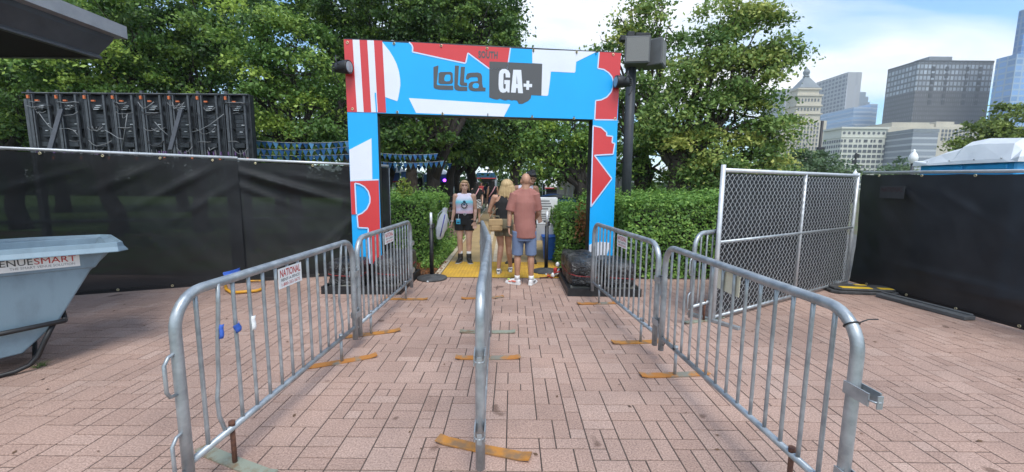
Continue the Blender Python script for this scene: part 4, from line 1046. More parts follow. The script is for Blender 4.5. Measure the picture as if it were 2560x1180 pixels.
# stone tower with a pyramid roof and a beehive finial
D = 300.0
def Xp(px, d=None): return P(px, 260, d or D).x
x0, x1 = Xp(1993), Xp(2052); zc_ = P(2014, 222, D).z
ta = thing('stone_tower', 'pale stone tower with a grey pyramid roof and a round finial', 'building', (Xp(2014), D, 0), 0, G_CITY)
b = MB(); dep = 12
def bx(pxl, pxr, ytop, ybot, y0=D, dp=dep): block(b, Xp(pxl + 9), Xp(pxr + 9), y0, y0 + dp, max(0, P(2014, ybot, D).z) if ybot else 0, P(2014, ytop, D).z)
bx(1972, 2046, 300, None); bx(1960, 2066, 318, None, D + 4); bx(1955, 1975, 292, None, D + 2); bx(2042, 2068, 300, None, D + 2)
bx(1983, 2044, 240, 300); bx(1980, 2046, 236, 240, D - .8, dep + 2); bx(1980, 2046, 262, 266, D - .8, dep + 2); bx(1987, 2040, 222, 240, D + 1.5, dep - 3); bx(1984, 2043, 219, 223, D + .4, dep - 1); bx(1978, 2048, 283, 286, D - .8, dep + 2)
b.build('wall', MAT['stone'], ta, world=True)
r = MB(); zt0, zt1 = P(2014, 218, D).z, P(2014, 187, D).z; xm = (Xp(1996) + Xp(2052)) / 2; hw = (Xp(2050) - Xp(1998)) / 2; ym = D + 6.2; hw2 = hw * .17
r.add([(xm - hw, ym - 5.4, zt0), (xm + hw, ym - 5.4, zt0), (xm + hw, ym + 5.4, zt0), (xm - hw, ym + 5.4, zt0), (xm - hw2, ym - 1.2, zt1), (xm + hw2, ym - 1.2, zt1), (xm + hw2, ym + 1.2, zt1), (xm - hw2, ym + 1.2, zt1)], [(4, 5, 6, 7), (0, 1, 5, 4), (1, 2, 6, 5), (2, 3, 7, 6), (3, 0, 4, 7)])
r.build('roof', MAT['slate'], ta, world=True)
f_ = MB(); zz = zt1; f_.lathe((xm, ym, zz), [(2.0, 0), (2.2, .6), (1.4, .9), (1.5, 1.2), (2.1, 2.4), (2.2, 3.4), (1.7, 4.6), (.9, 5.3), (.3, 6.2), (.1, 7)], 14); f_.build('finial', MAT['slate'], ta, world=True)
sp_ = []
for row, y_ in enumerate((310, 320, 330, 340, 350, 360, 370, 380, 390)):
    for k in range(9): sp_.append((Xp(1986 + 8 * k), D - .05, P(2014, y_, D).z, 'f'))
for k in range(7): sp_.append((Xp(1997 + 8 * k), D - .05, P(2014, 273, D).z, 'f'))
for k in range(7): sp_.append((Xp(1997 + 8 * k), D - .05, P(2014, 250, D).z, 'f'))
windows(ta, MAT['stone'], sp_, (1.0, 1.9, .4), MAT['win_dark'], 100)
# tall grey slab with ribbed long side
D = 420.0; Xc = Xp(2112); zt_b = P(2112, 180, D).z; dl = side_depth(2036, Xc, D)
tb = thing('office_slab', 'tall grey concrete slab tower with a ribbed long side', 'building', (Xc, D, 0), 0, G_CITY)
b = MB(); block(b, Xc, Xp(2147), D, D + dl, 0, zt_b)
MAT['f_slab'] = facade('slab_facade', (.40, .40, .40), (.09, .10, .12), 4.6, 3.9, .66, .60, .3)
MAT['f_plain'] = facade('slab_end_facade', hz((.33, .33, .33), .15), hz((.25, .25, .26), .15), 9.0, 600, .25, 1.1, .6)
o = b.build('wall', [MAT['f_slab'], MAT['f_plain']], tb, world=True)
for p in o.data.polygons:
    if p.normal.y < -.5: p.material_index = 1
# dark stepped block and pale blue glass block
D = 520.0
tc_ = thing('office_block', 'dark grey stepped office block behind the blue glass one', 'building', (Xp(2160), D, 0), 0, G_CITY)
b = MB(); block(b, Xp(2133), Xp(2162), D, D + 60, 0, P(2150, 230, D).z); block(b, Xp(2162), Xp(2176), D + 4, D + 60, 0, P(2168, 240, D).z); block(b, Xp(2176), Xp(2188), D + 8, D + 60, 0, P(2180, 252, D).z)
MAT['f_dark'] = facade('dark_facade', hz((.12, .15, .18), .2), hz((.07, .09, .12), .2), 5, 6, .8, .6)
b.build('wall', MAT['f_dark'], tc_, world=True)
D = 380.0
td = thing('glass_block', 'low pale blue glass office block between slab tower and dark box', 'building', (Xp(2165), D, 0), 0, G_CITY)
b = MB(); block(b, Xp(2136), Xp(2184), D, D + 40, 0, P(2160, 268, D).z); block(b, Xp(2184), Xp(2202), D + 3, D + 40, 0, P(2190, 258, D).z)
MAT['f_blue'] = facade('pale_blue_facade', (.42, .50, .62), (.22, .32, .46), 60, 3.6, 1.1, .6, .1)
b.build('wall', MAT['f_blue'], td, world=True)
lt = MB(); zq = P(2160, 316, D).z
text_to(lt, 'MOTOROLA', lambda u, v: (Xp(2142) + (Xp(2180) - Xp(2142)) * u, D - .3, zq + 2.0 * v), 0)
lt.build('lettering', MAT['paper'], td, world=True)
# big dark box with a light gridded top
D = 330.0; Xc = Xp(2284); dl = side_depth(2210, Xc, D); zt_e = P(2284, 150, D).z; zm_e = P(2284, 226, D).z
te = thing('office_box', 'large dark grey box shaped office tower with a lighter gridded top third', 'building', (Xc, D, 0), 0, G_CITY)
MAT['f_low'] = facade('dark_box_lower', (.085, .085, .087), (.125, .125, .13), 1.6, 3.4, .35, .6, .4)
MAT['f_up'] = facade('dark_box_upper', (.09, .095, .10), (.26, .29, .32), 3.0, 4.2, .68, .66, .2)
MAT['f_louvre'] = pmat('black_louvre', (.05, .055, .06), (.035, .04, .045), scale=.5, rough=.7)
Xr = Xp(2470)
b = MB(); block(b, Xc, Xr, D, D + dl, 0, zm_e); b.build('lower_wall', MAT['f_low'], te, world=True)
b = MB(); block(b, Xc, Xr, D, D + dl, zm_e + .01, zt_e - 1.6); b.build('upper_wall', MAT['f_up'], te, world=True)
b = MB(); block(b, Xc - .12, Xr + .12, D - .12, D + dl, zt_e - 1.6, zt_e); b.build('cornice', MAT['f_louvre'], te, world=True)
for px in (2318, 2352, 2402, 2435):
    b = MB()
    for k in range(6): block(b, Xp(px), Xp(px + 8), D - .25, D - .01, zt_e - 8 - k * 5, zt_e - 4.6 - k * 5)
    b.build('louvre', MAT['f_louvre'], te, world=True)
b = MB(); block(b, Xp(2318), Xp(2375), D + 3, D + 16, zt_e, zt_e + 3.6); b.build('roof_plant', MAT['slate'], te, world=True)
# cream building with punched windows
D = 230.0; Xc = Xp(2112); dl = side_depth(2066, Xc, D); zt_f = P(2112, 322, D).z; Xr = Xp(2224)
tf = thing('cream_building', 'cream building with rows of small square windows and round openings at top', 'building', (Xc, D, 0), 0, G_CITY)
b = MB(); block(b, Xc, Xr, D, D + dl, 0, zt_f); block(b, Xc - .8, Xr + .8, D - .8, D + dl, zt_f, zt_f + 1.0); block(b, Xc - .3, Xr + .3, D - .3, D + dl, zt_f - 4.6, zt_f - 4.1)
b.build('wall', MAT['stone_cool'], tf, world=True)
sp_ = []
for row in range(11):
    for k in range(18):
        if k % 3 == 2 and row == 0: continue
        sp_.append((Xc + (Xr - Xc) * (k + .5) / 18 + (.18 if k % 2 else -.18), D - .04, zt_f - 6.4 - 2.75 * row, 'f'))
for row in range(9):
    for k in range(8): sp_.append((Xc - .04, D + dl * (k + .5) / 8, zt_f - 6.4 - 2.75 * row, 'side'))
windows(tf, MAT['stone_cool'], sp_, (.95, 1.55, .3), MAT['win_dark'], 100)
for k in range(9):
    rd = MB(); rd.tube([(Xc + (Xr - Xc) * (k + .5) / 9, D - .15, zt_f - 2.2), (Xc + (Xr - Xc) * (k + .5) / 9, D + .1, zt_f - 2.2)], .75, 10); rd.build('round_window', MAT['win_dark'], tf, world=True)
# glass building with horizontal bands
D = 215.0; Xc = Xp(2292); dl = side_depth(2220, Xc, D); zt_g = P(2292, 322, D).z; Xr = Xp(2356)
tg2 = thing('banded_building', 'grey glass building with pale horizontal bands right of the cream building', 'building', (Xc, D, 0), 0, G_CITY)
MAT['f_band'] = facade('banded_facade', (.40, .43, .46), (.16, .18, .21), 400, 3.1, 1.1, .68, .2)
b = MB(); block(b, Xc, Xr, D, D + dl, 0, zt_g - 1.6); b.build('wall', MAT['f_band'], tg2, world=True)
b = MB(); block(b, Xc - .2, Xr + .2, D - .2, D + dl, zt_g - 1.6, zt_g); b.build('parapet', MAT['slate'], tg2, world=True)
# long pale stone building behind
D = 280.0
th = thing('stone_building', 'long pale stone building below the dark box, stepped roofline', 'building', (Xp(2340), D, 0), 0, G_CITY)
b = MB(); block(b, Xp(2236), Xp(2330), D, D + 40, 0, P(2290, 306, D).z); block(b, Xp(2330), Xp(2450), D + 3, D + 40, 0, P(2390, 309, D).z); block(b, Xp(2355), Xp(2400), D + 2, D + 30, 0, P(2370, 303, D).z); block(b, Xp(2225), Xp(2450), D - 1, D + 40, 0, P(2330, 318, D).z)
b.build('wall', MAT['stone'], th, world=True)
sp_ = [(Xp(2362 + 9 * k), D - 1.05, P(2390, yy, D).z, 'f') for yy in (328, 338, 348) for k in range(10)]
windows(th, MAT['stone'], sp_, (1.3, 1.8, .4), MAT['win_dark'])
# blue glass tower at the right edge
D = 300.0
ti = thing('glass_tower', 'tall blue glass tower cut by the right picture edge', 'building', (Xp(2540), D, 0), 0, G_CITY)
MAT['f_tower'] = facade('blue_tower_facade', (.16, .25, .38), (.06, .15, .32), 7.0, 4.0, .82, .78, .08)
MAT['f_tower2'] = facade('pale_tower_facade', (.30, .40, .52), (.12, .24, .44), 5.0, 4.0, .8, .72, .1)
b = MB(); Xc = Xp(2532); dl = side_depth(2512, Xc, D); block(b, Xc, Xp(2700), D, D + dl, 0, P(2545, 20, D).z); b.build('upper_tower', MAT['f_tower'], ti, world=True)
b = MB(); Xc = Xp(2524, D - 12); dl = side_depth(2496, Xc, D - 12); block(b, Xc, Xp(2640), D - 12, D - .1, 0, P(2530, 134, D - 12).z); b.build('lower_wing', MAT['f_tower2'], ti, world=True)
# slim tower half hidden behind the stone tower
D = 480.0
tj = thing('grey_tower', 'grey tower half hidden behind the pale stone tower', 'building', (Xp(1980), D, 0), 0, G_CITY)
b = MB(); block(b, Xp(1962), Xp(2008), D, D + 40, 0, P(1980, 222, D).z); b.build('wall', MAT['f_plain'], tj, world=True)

# ------------------------------------------------------------------ street lamps and signal poles by the road
MAT['globe'] = pmat('white_lamp_globe', (.85, .85, .85), (.8, .8, .8), scale=3, rough=.3)
def globe_lamp(label, px, ytop, d):
    c = P(px, ytop, d); t = thing('street_lamp', label, 'street lamp', (c.x, d, 0), 0, 'white globe street lamps')
    z = c.z
    MB().tube([(0, 0, 0), (0, 0, z - .75)], .08, 10).build('post', MAT['pole'], t)
    MB().lathe((0, 0, z - .78), [(.12, 0), (.14, .05), (.21, .2), (.22, .32), (.17, .5), (.09, .62), (.06, .68), (.07, .74), (.02, .80)], 16).build('globe', MAT['globe'], t)
globe_lamp('white globe street lamp above the left end of the toilet roof', 2286, 374, 24)
globe_lamp('white globe street lamp just above the corner of the two right fences', 2139, 424, 40)
c = P(2056, 302, 45); t = thing('signal_pole', 'black traffic signal pole standing before the cream building', 'traffic signal', (c.x, 45, 0))
MB().tube([(0, 0, 0), (0, 0, c.z)], .14, 8).build('post', MAT['black_metal'], t)
for dx_, z1_, w, h in ((-.05, .63, .75, .8), (.45, .54, .45, .7), (-.35, .42, .9, .9), (.35, .38, .8, .9)):
    MB().box((dx_, -.2, c.z * z1_ + .0), (w, .3, h)).build('signal_head', MAT['black_metal'], t, bevel=.05)
c = P(2141, 382, 60); t = thing('signal_pole', 'slim black pole with small signal boxes above the chain link panel end', 'traffic signal', (c.x, 60, 0))
MB().tube([(0, 0, 0), (0, 0, c.z)], .13, 8).build('post', MAT['black_metal'], t)
for dx_, z1_ in ((.1, .93), (-.2, .8), (.15, .7)): MB().box((dx_, 0, c.z * z1_), (.5, .3, .55)).build('signal_head', MAT['black_metal'], t)

# ------------------------------------------------------------------ market booths and furniture under the trees
MAT['canvas'] = pmat('white_canvas', (.80, .80, .80), (.72, .72, .72), scale=2, rough=.8)
MAT['blue_cloth'] = pmat('blue_valance', (.05, .14, .30), (.035, .10, .22), scale=4, rough=.8)
MAT['teal_cloth'] = pmat('teal_banner', (.012, .085, .16), (.01, .06, .12), scale=4, rough=.8)
MAT['red_cloth'] = pmat('red_valance', (.45, .05, .05), (.35, .04, .04), scale=4, rough=.8)
MAT['grey_canvas'] = pmat('grey_white_tent_wall', (.62, .63, .64), (.50, .51, .52), scale=1.2, rough=.85, stretch=(6, 6, .4))
MAT['uv'] = bpy.data.materials.new('purple_lamp'); MAT['uv'].use_nodes = True
_b = MAT['uv'].node_tree.nodes['Principled BSDF']; _b.inputs['Base Color'].default_value = (.3, .05, .6, 1); _b.inputs['Emission Color'].default_value = (.35, .06, 1, 1); _b.inputs['Emission Strength'].default_value = 4
def booth(label, pxl, pxr, yeave, d, dep, cloth, trim, group='market booths under the trees', lamp=None):
    xl, xr = X_at(pxl, d), X_at(pxr, d); ze = P((pxl + pxr) / 2, yeave, d).z
    t = thing('market_booth', label, 'booth', ((xl + xr) / 2, d, 0), 0, group); w = (xr - xl); h = w / 2
    MB().add([(-h, 0, ze), (h, 0, ze), (h, dep, ze), (-h, dep, ze), (0, dep / 2, ze + min(1.6, h * .7))], [(0, 1, 4), (1, 2, 4), (2, 3, 4), (3, 0, 4), (3, 2, 1, 0)]).build('canopy', MAT['canvas'], t)
    MB().box((0, -.03, ze - .22), (w, .03, .46)).build('valance', MAT[cloth], t)
    MB().box((0, -.055, ze - .44), (w, .02, .08)).build('trim', MAT[trim], t)
    for sx in (-1, 1):
        for yy in (.05, dep - .05): MB().tube([(sx * (h - .06), yy, 0), (sx * (h - .06), yy, ze)], .04, 6).build('pole', MAT['galv'], t)
    MB().box((0, dep - .02, ze * .45), (w * .96, .03, ze * .88)).build('back_wall', MAT['black_plastic'], t)
    MB().box((0, .35, .5), (w * .85, .6, 1.0)).build('counter', MAT['black_plastic'], t)
    if lamp is not None: MB().ell((lamp * h, -.1, ze - .36), (.10, .05, .09), 8, 6).build('lamp', MAT['uv'], t)
    return t
booth('white canopy booth with blue valance, farthest left under the trees', 945, 1000, 432, 21, 3, 'blue_cloth', 'red_cloth', lamp=.1)
booth('white canopy booth with blue valance beside the thick tree trunk', 1004, 1028, 430, 20, 3, 'blue_cloth', 'red_cloth', lamp=.8)
booth('white canopy booth seen between the tree trunks left of the path', 1058, 1120, 436, 26, 3, 'blue_cloth', 'blue_cloth', lamp=.75)
booth('low booth with a dark blue banner straight down the path', 1192, 1240, 432, 34, 3, 'teal_cloth', 'red_cloth')
booth('white roofed booth with red trim behind the dark haired man', 1362, 1425, 455, 30, 3, 'canvas', 'red_cloth')
# pale tent walls right of the path
for (pxl, pxr, yt, d, lab) in ((1412, 1474, 440, 17, 'pale canvas tent wall between the path and the right gate leg'), (1545, 1568, 425, 16, 'pale canvas tent wall beside the speaker pole')):
    xl, xr = X_at(pxl, d), X_at(pxr, d); z = P(pxl, yt, d).z
    t = thing('tent', lab, 'tent', ((xl + xr) / 2, d, 0), 0, 'pale tents')
    mb = MB(); mb.grid(30, 8, lambda u, v: (xl + (xr - xl) * u, d + .05 * math.sin(u * 40), z * v)); mb.build('wall', MAT['grey_canvas'], t, world=True)
    MB().add([(xl - .1, d - .1, z), (xr + .1, d - .1, z), (xr + .1, d + 3, z), (xl - .1, d + 3, z), ((xl + xr) / 2, d + 1.5, z + .8)], [(0, 1, 4), (1, 2, 4), (2, 3, 4), (3, 0, 4)]).build('roof', MAT['grey_canvas'], t, world=True)
    mb = MB(); block(mb, xl, xl + .05, d + .12, d + 3, 0, z); block(mb, xr - .05, xr, d + .12, d + 3, 0, z); mb.build('side_wall', MAT['grey_canvas'], t, world=True)
    if pxl == 1412:
        pass
MAT['bin'] = pmat('blue_bin_plastic', (.015, .09, .30), (.012, .07, .24), scale=4, rough=.45)
def bin_(label, px, ytop, d, lidm='bin', s=1.0):
    c = P(px, ytop, d); z = c.z
    t = thing('wheeled_bin', label, 'bin', (c.x, d, 0), .2, 'blue wheeled bins')
    b = MB(); a, q = .24 * s, .33 * s
    b.add([(-a, -a, .06), (a, -a, .06), (a, a, .06), (-a, a, .06), (-q, -q, z - .1), (q, -q, z - .1), (q, q, z - .1), (-q, q, z - .1)], [(3, 2, 1, 0), (4, 5, 6, 7), (0, 1, 5, 4), (1, 2, 6, 5), (2, 3, 7, 6), (3, 0, 4, 7)])
    b.build('body', MAT['bin'], t, bevel=.02)
    l = MB(); l.grid(8, 6, lambda u, v: ((u - .5) * 2 * q * 1.08, (v - .5) * 2 * q * 1.1, z - .09 + .09 * math.sin(PI * u) ** .6 * math.sin(PI * v) ** .6)); l.box((0, 0, z - .095), (2 * q * 1.08, 2 * q * 1.1, .025)); l.build('lid', MAT[lidm], t)
    for sx in (-1, 1):
        w = MB(); w.tube([(sx * q * .7, a, .09), (sx * (q * .7 + .05), a, .09)], .09, 12); w.build('wheel', MAT['rubber'], t)
bin_('blue wheeled bin behind the left hedge, nearer the path', 1074, 486, 11.5)
bin_('blue wheeled bin with a black lid behind the right hedge', 1400, 486, 12.2, 'black_plastic', 1.15)
bin_('blue wheeled bin with a blue lid just behind the black lidded one', 1384, 484, 13.5)
# folding table with stacked white boxes right of the path
c = P(1385, 560, 9.3)
t = thing('folding_table', 'white folding table beside the right hedge, with a blue leg', 'table', (c.x, 9.3, 0))
MB().box((0, 0, .74), (1.0, .7, .04)).build('tabletop', MAT['white_plastic'], t, bevel=.01)
for sx in (-1, 1):
    for sy in (-1, 1): MB().tube([(sx * .44, sy * .28, 0), (sx * .44, sy * .28, .72)], .018, 6).build('leg', MAT['galv'], t)
MB().box((0, -.34, .55), (.96, .02, .34)).build('skirt', MAT['canvas'], t)
for k, (x, z, w, h, lab) in enumerate(((-.22, .76, .5, .24, 'white carton on the folding table, nearest the stanchion'), (.26, .76, .4, .3, 'white carton on the folding table, beside the hedge'), (-.18, 1.005, .46, .30, 'white carton with dark print, topmost of the stack'))):
    b = MB(); b.box((0, 0, h / 2), (w, .42, h)); o = thing('carton', lab, 'carton', (c.x + x, 9.3, z), 0, 'white cartons on the folding table')
    b.build('box', MAT['paper'], o, bevel=.006)
    pr = MB()
    for q in range(4): pr.box((-w * .1, -.213, h * (.2 + .19 * q)), (w * (.3 + .12 * ((q * 7) % 4)), .004, h * .09))
    pr.build('print', MAT['ink_grey'], o)
b = MB(); b.add([(-.13, -.13, 0), (.13, -.13, 0), (.13, .13, 0), (-.13, .13, 0), (-.17, -.17, .5), (.17, -.17, .5), (.17, .17, .5), (-.17, .17, .5)], [(3, 2, 1, 0), (4, 5, 6, 7), (0, 1, 5, 4), (1, 2, 6, 5), (2, 3, 7, 6), (3, 0, 4, 7)])
MAT['blue_tub'] = pmat('bright_blue_plastic', (.02, .14, .55), (.015, .11, .45), scale=4, rough=.4)
q = P(1375, 640, 8.75)
tb_ = thing('blue_tub', 'bright blue plastic tub on the ground behind the right stanchion', 'tub', (q.x, 8.75, 0)); b.build('body', MAT['blue_tub'], tb_, bevel=.01)
rr_ = MB(); rr_.tube([(-.18, -.18, .5), (.18, -.18, .5), (.18, .18, .5), (-.18, .18, .5)], .015, 6, closed=True); rr_.build('rim', MAT['blue_tub'], tb_)
# picnic tables in the shade
MAT['table_wood'] = pmat('grey_table_top', (.30, .30, .30), (.22, .22, .22), scale=6, rough=.7)
def picnic(label, px, d):
    t = thing('picnic_table', label, 'table', (X_at(px, d), d, 0), .1, 'picnic tables under the trees')
    MB().box((0, 0, .75), (1.8, .75, .05)).build('tabletop', MAT['table_wood'], t)
    for s in (-1, 1): MB().box((0, s * .65, .45), (1.8, .26, .04)).build('bench', MAT['table_wood'], t)
    for s in (-1, 1):
        l = MB(); l.bar((s * .6, -.7, 0), (s * .6, .25, .74), .06, .06); l.bar((s * .6, .7, 0), (s * .6, -.25, .74), .06, .06); l.build('leg', MAT['black_metal'], t)
picnic('grey picnic table in the shade left of the path, nearer one', 1100, 18)
picnic('grey picnic table in the shade left of the path, farther one', 1135, 24)
# bunting
MAT['flag1'] = pmat('blue_pennant', (.018, .10, .27), (.012, .075, .2), scale=6, rough=.8)
MAT['flag2'] = pmat('pale_blue_pennant', (.07, .21, .38), (.05, .16, .3), scale=6, rough=.8)
def bunting(label, a, b, d, sag, n, s=1.0):
    A, B = P(*a, d), P(*b, d)
    t = thing('bunting', label, 'bunting', A, 0, 'strings of blue bunting')
    f = lambda u: A + (B - A) * u - Vector((0, 0, sag * 4 * u * (1 - u)))
    MB().tube([f(k / 16) for k in range(17)], .008, 4).build('cord', MAT['galv'], t, world=True)
    mes = [None, None]
    for k in range(n):
        p = f((k + .5) / n); w = (B - A).length / n * .94; h = w * 1.25 * s
        i = 1 if k % 3 == 1 else 0
        if mes[i] is None:
            mb = MB(); mb.add([(-w / 2, 0, 0), (w / 2, 0, 0), (0, .02, -h), (-w / 2, .004, 0), (w / 2, .004, 0), (0, .024, -h)], [(0, 2, 1), (3, 4, 5), (0, 3, 5, 2), (1, 2, 5, 4), (0, 1, 4, 3)])
            o = mb.build('pennant', MAT['flag1' if i == 0 else 'flag2'], t); mes[i] = o.data
        else: o = link_mesh('pennant', mes[i], None, t)
        o.location = p - A; o.rotation_euler = (random.uniform(-.3, .3), 0, random.uniform(-.3, .3))
bunting('blue bunting string between screen and gate, highest of its three', (622, 350), (905, 350), 9.9, .07, 19)
bunting('blue bunting string between screen and gate, middle of its three', (622, 370), (905, 362), 10.1, .08, 19)
bunting('blue bunting string between screen and gate, lowest of its three', (650, 388), (905, 384), 10.3, .03, 17, .9)
bunting('blue bunting string seen through the gate, highest of its three', (930, 380), (1095, 384), 13.2, .06, 13)
bunting('blue bunting string seen through the gate, middle of its three', (930, 402), (1110, 402), 13.6, .07, 14)
bunting('blue bunting string seen through the gate, lowest of its three', (940, 412), (1130, 408), 15.6, .07, 15)
# ------------------------------------------------------------------ foliage
def leaf_mat(name, dark, mid, light, trans=.3):
    m, n, b = new_mat(name)
    at = nnode(n, 'ShaderNodeAttribute'); at.attribute_name = 'tone'
    r = nnode(n, 'ShaderNodeValToRGB'); e = r.color_ramp.elements
    e[0].position = 0; e[0].color = (*dark, 1); e[1].position = 1; e[1].color = (*light, 1); x = e.new(.5); x.color = (*mid, 1)
    n.links.new(at.outputs['Fac'], r.inputs[0]); n.links.new(r.outputs[0], b.inputs['Base Color'])
    b.inputs['Roughness'].default_value = .5; b.inputs['Specular IOR Level'].default_value = .35
    tr = nnode(n, 'ShaderNodeBsdfTranslucent'); n.links.new(r.outputs[0], tr.inputs['Color'])
    ms = nnode(n, 'ShaderNodeMixShader'); ms.inputs[0].default_value = trans
    out = [x for x in n.nodes if x.type == 'OUTPUT_MATERIAL'][0]
    n.links.new(b.outputs[0], ms.inputs[1]); n.links.new(tr.outputs[0], ms.inputs[2]); n.links.new(ms.outputs[0], out.inputs['Surface'])
    return m
MAT['leaf_deep'] = leaf_mat('deep_green_leaves', (.028, .068, .017), (.080, .158, .035), (.27, .39, .07))
MAT['leaf_elm'] = leaf_mat('mid_green_leaves', (.042, .100, .021), (.115, .218, .044), (.38, .50, .09))
MAT['leaf_haw'] = leaf_mat('yellowing_green_leaves', (.075, .15, .040), (.20, .30, .075), (.52, .53, .14))
MAT['leaf_hedge'] = leaf_mat('hedge_leaves', (.070, .16, .034), (.17, .32, .066), (.42, .60, .13))
MAT['leaf_far'] = leaf_mat('far_foliage', (.07, .125, .055), (.12, .19, .085), (.20, .27, .11))
MAT['leaf_lime'] = leaf_mat('yellow_green_foliage', (.07, .11, .025), (.16, .22, .045), (.30, .36, .08))
MAT['leaf_rust'] = leaf_mat('withered_orange_leaves', (.20, .08, .03), (.32, .14, .05), (.42, .22, .09))
MAT['bark'] = pmat('grey_brown_bark', (.085, .065, .05), (.035, .027, .022), scale=7, rough=.95, bump=1.0, bscale=14, stretch=(3, 3, .6))
MAT['bark_dark'] = pmat('dark_bark', (.05, .042, .036), (.022, .018, .016), scale=7, rough=.95, bump=1.0, bscale=14, stretch=(3, 3, .6))
def leaves(name, pts, tone, size, mat, parent=None, up=.5, outward=None, asp=.62, jit=.35):
    """one small bent rhombus per point"""
    N = len(pts); pts = np.asarray(pts)
    nrm = RNG.normal(size=(N, 3)) * .55; nrm[:, 2] += up
    if outward is not None: nrm += outward
    nrm /= np.linalg.norm(nrm, axis=1, keepdims=True) + 1e-9
    t = RNG.normal(size=(N, 3)); t[:, 2] -= .3; t -= nrm * (t * nrm).sum(1, keepdims=True); t /= np.linalg.norm(t, axis=1, keepdims=True) + 1e-9
    bb = np.cross(nrm, t)
    l = size * (1 + jit * RNG.normal(size=(N, 1)).clip(-1.6, 1.6)); w = l * asp
    v = np.empty((N, 4, 3))
    v[:, 0] = pts - t * l * .5; v[:, 1] = pts + bb * w * .5 - nrm * w * .14; v[:, 2] = pts + t * l * .5 - nrm * l * .10; v[:, 3] = pts - bb * w * .5 - nrm * w * .14
    me = quad_mesh(name, v.reshape(-1, 3), np.arange(N * 4).reshape(N, 4))
    at = me.attributes.new('tone', 'FLOAT', 'POINT'); at.data.foreach_set('value', np.repeat(np.clip(tone, 0, 1), 4).astype(np.float32))
    me.materials.append(mat)
    return link_mesh(name, me, None, parent)
def unit(n):
    d = RNG.normal(size=(n, 3)); return d / np.linalg.norm(d, axis=1, keepdims=True)
def tree(label, trunk_px, d, blobs, mat, leaf=.11, dens=300, trunk_r=.16, group=None, bark='bark', fork=1.6, name='tree', lean=0.0, cr=None, bright=0.0, cf=2.0):
    base = Vector((X_at(trunk_px, d), d, 0))
    t = thing(name, label, 'tree', base, 0, group)
    B = [(P(px, py, d + (bl[0] if bl else 0)), .86 * rp / FPX * (d + (bl[0] if bl else 0))) for (px, py, rp, *bl) in blobs]
    cl = cr or max(.40, leaf * 3.6)
    allp = []; allt = []; allo = []
    for c, r in B:
        nc_ = max(7, int(cf * (r / cl) ** 2))
        dirs = unit(nc_); rad = r * np.clip(RNG.uniform(.30, 1.0, nc_) ** .45 + RNG.normal(0, .07, nc_), .2, 1.08)
        cen = np.array(c) + dirs * rad[:, None]
        keep = (dirs[:, 1] < .35) | (RNG.random(nc_) < .45)
        cen = cen[keep]; dirs = dirs[keep]; k = len(cen)
        per = max(8, int(dens * 4 * PI * r * r * .72 / max(1, k)))
        ct_ = np.clip(RNG.normal(.45, .24, k), 0, 1)
        rads = cl * RNG.uniform(.65, 1.35, (k, 1, 1))
        off = RNG.normal(size=(k, per, 3)) * np.array([1, 1, .42]) * rads * .58
        off[:, :, 2] -= .25 * (off[:, :, 0] ** 2 + off[:, :, 1] ** 2) / cl        # clumps droop at the rim
        p = (cen[:, None] + off).reshape(-1, 3)
        tn = (ct_[:, None] + RNG.normal(0, .13, (k, per))).reshape(-1) + bright
        allp.append(p); allt.append(tn); allo.append(np.repeat(dirs * .35, per, 0))
    pts = np.vstack(allp); tn = np.concatenate(allt); ow = np.vstack(allo)
    # trunk and limbs
    tb = MB(); r0 = trunk_r
    fz = fork; top = base + Vector((lean * fz, 0, fz))
    def wob(a, b, n, amp):
        out = []
        for i in range(n + 1):
            u = i / n; q = a + (b - a) * u
            q = q + Vector((mnoise.noise(q * 1.3) * amp, mnoise.noise(q * 1.3 + Vector((9, 0, 0))) * amp, 0)) * math.sin(PI * u); out.append(q)
        return out
    pp = wob(base + Vector((0, 0, -.1)), top, 6, .25)
    tb.tube(pp, [r0 * 1.45] + [r0 * (1.12 - .06 * i) for i in range(6)], 10)
    for c, r in B:
        e_ = c + Vector((random.uniform(-.3, .3) * r, random.uniform(0, .4) * r, .1 * r)); mid = (top + e_) / 2 + Vector((0, 0, -.15 * r)); st = pp[random.choice((4, 5, 6))]
        ln = wob(st, mid, 4, .4) + wob(mid, e_, 4, .4)[1:]
        tb.tube(ln, [max(.012, r0 * .62 * (1 - .11 * i)) for i in range(9)], 7)
        for q in range(5):
            s0 = random.choice(ln[4:]); e2 = c + Vector(unit(1)[0]) * r * .85; tb.tube(wob(s0, e2, 4, .3), [max(.006, r0 * .20 * (1 - .2 * i)) for i in range(5)], 5)
    tb.build('trunk', MAT[bark], t, world=True)
    cr_ = leaves('crown', pts - np.array(base), tn, leaf, MAT[mat], t, outward=ow)
    return t
GT_L = 'tall leafy trees behind the left fence'
L_ = lambda *a: a
tree('leafy tree behind the LED screen, farthest left', 40, 13.5, [(-120, 110, 190), (40, 20, 190), (-40, 270, 120), (60, 250, 105), (-180, 330, 120)], 'leaf_deep', .105, 300, .22, GT_L, 'bark_dark', 2.2)
tree('leafy tree rising behind the middle of the LED screen', 280, 12.2, [(230, 120, 140), (330, 60, 150), (160, 170, 80), (210, 215, 70), (330, 200, 90)], 'leaf_elm', .10, 330, .2, GT_L, 'bark_dark', 2.2, bright=.05)
tree('leafy tree behind the right end of the LED screen', 500, 13.2, [(470, 190, 110), (520, 70, 150), (420, 20, 140), (580, 260, 95), (440, 290, 90)], 'leaf_deep', .10, 320, .2, GT_L, 'bark_dark', 2.2)
tree('bright leafy tree just left of the gate', 735, 10.8, [(690, 250, 85), (770, 190, 95), (720, 110, 110), (650, 180, 65), (790, 300, 75), (700, 330, 60), (810, 250, 65), (640, 70, 90), (760, 350, 50)], 'leaf_elm', .085, 390, .16, GT_L, 'bark_dark', 1.8, bright=.08)
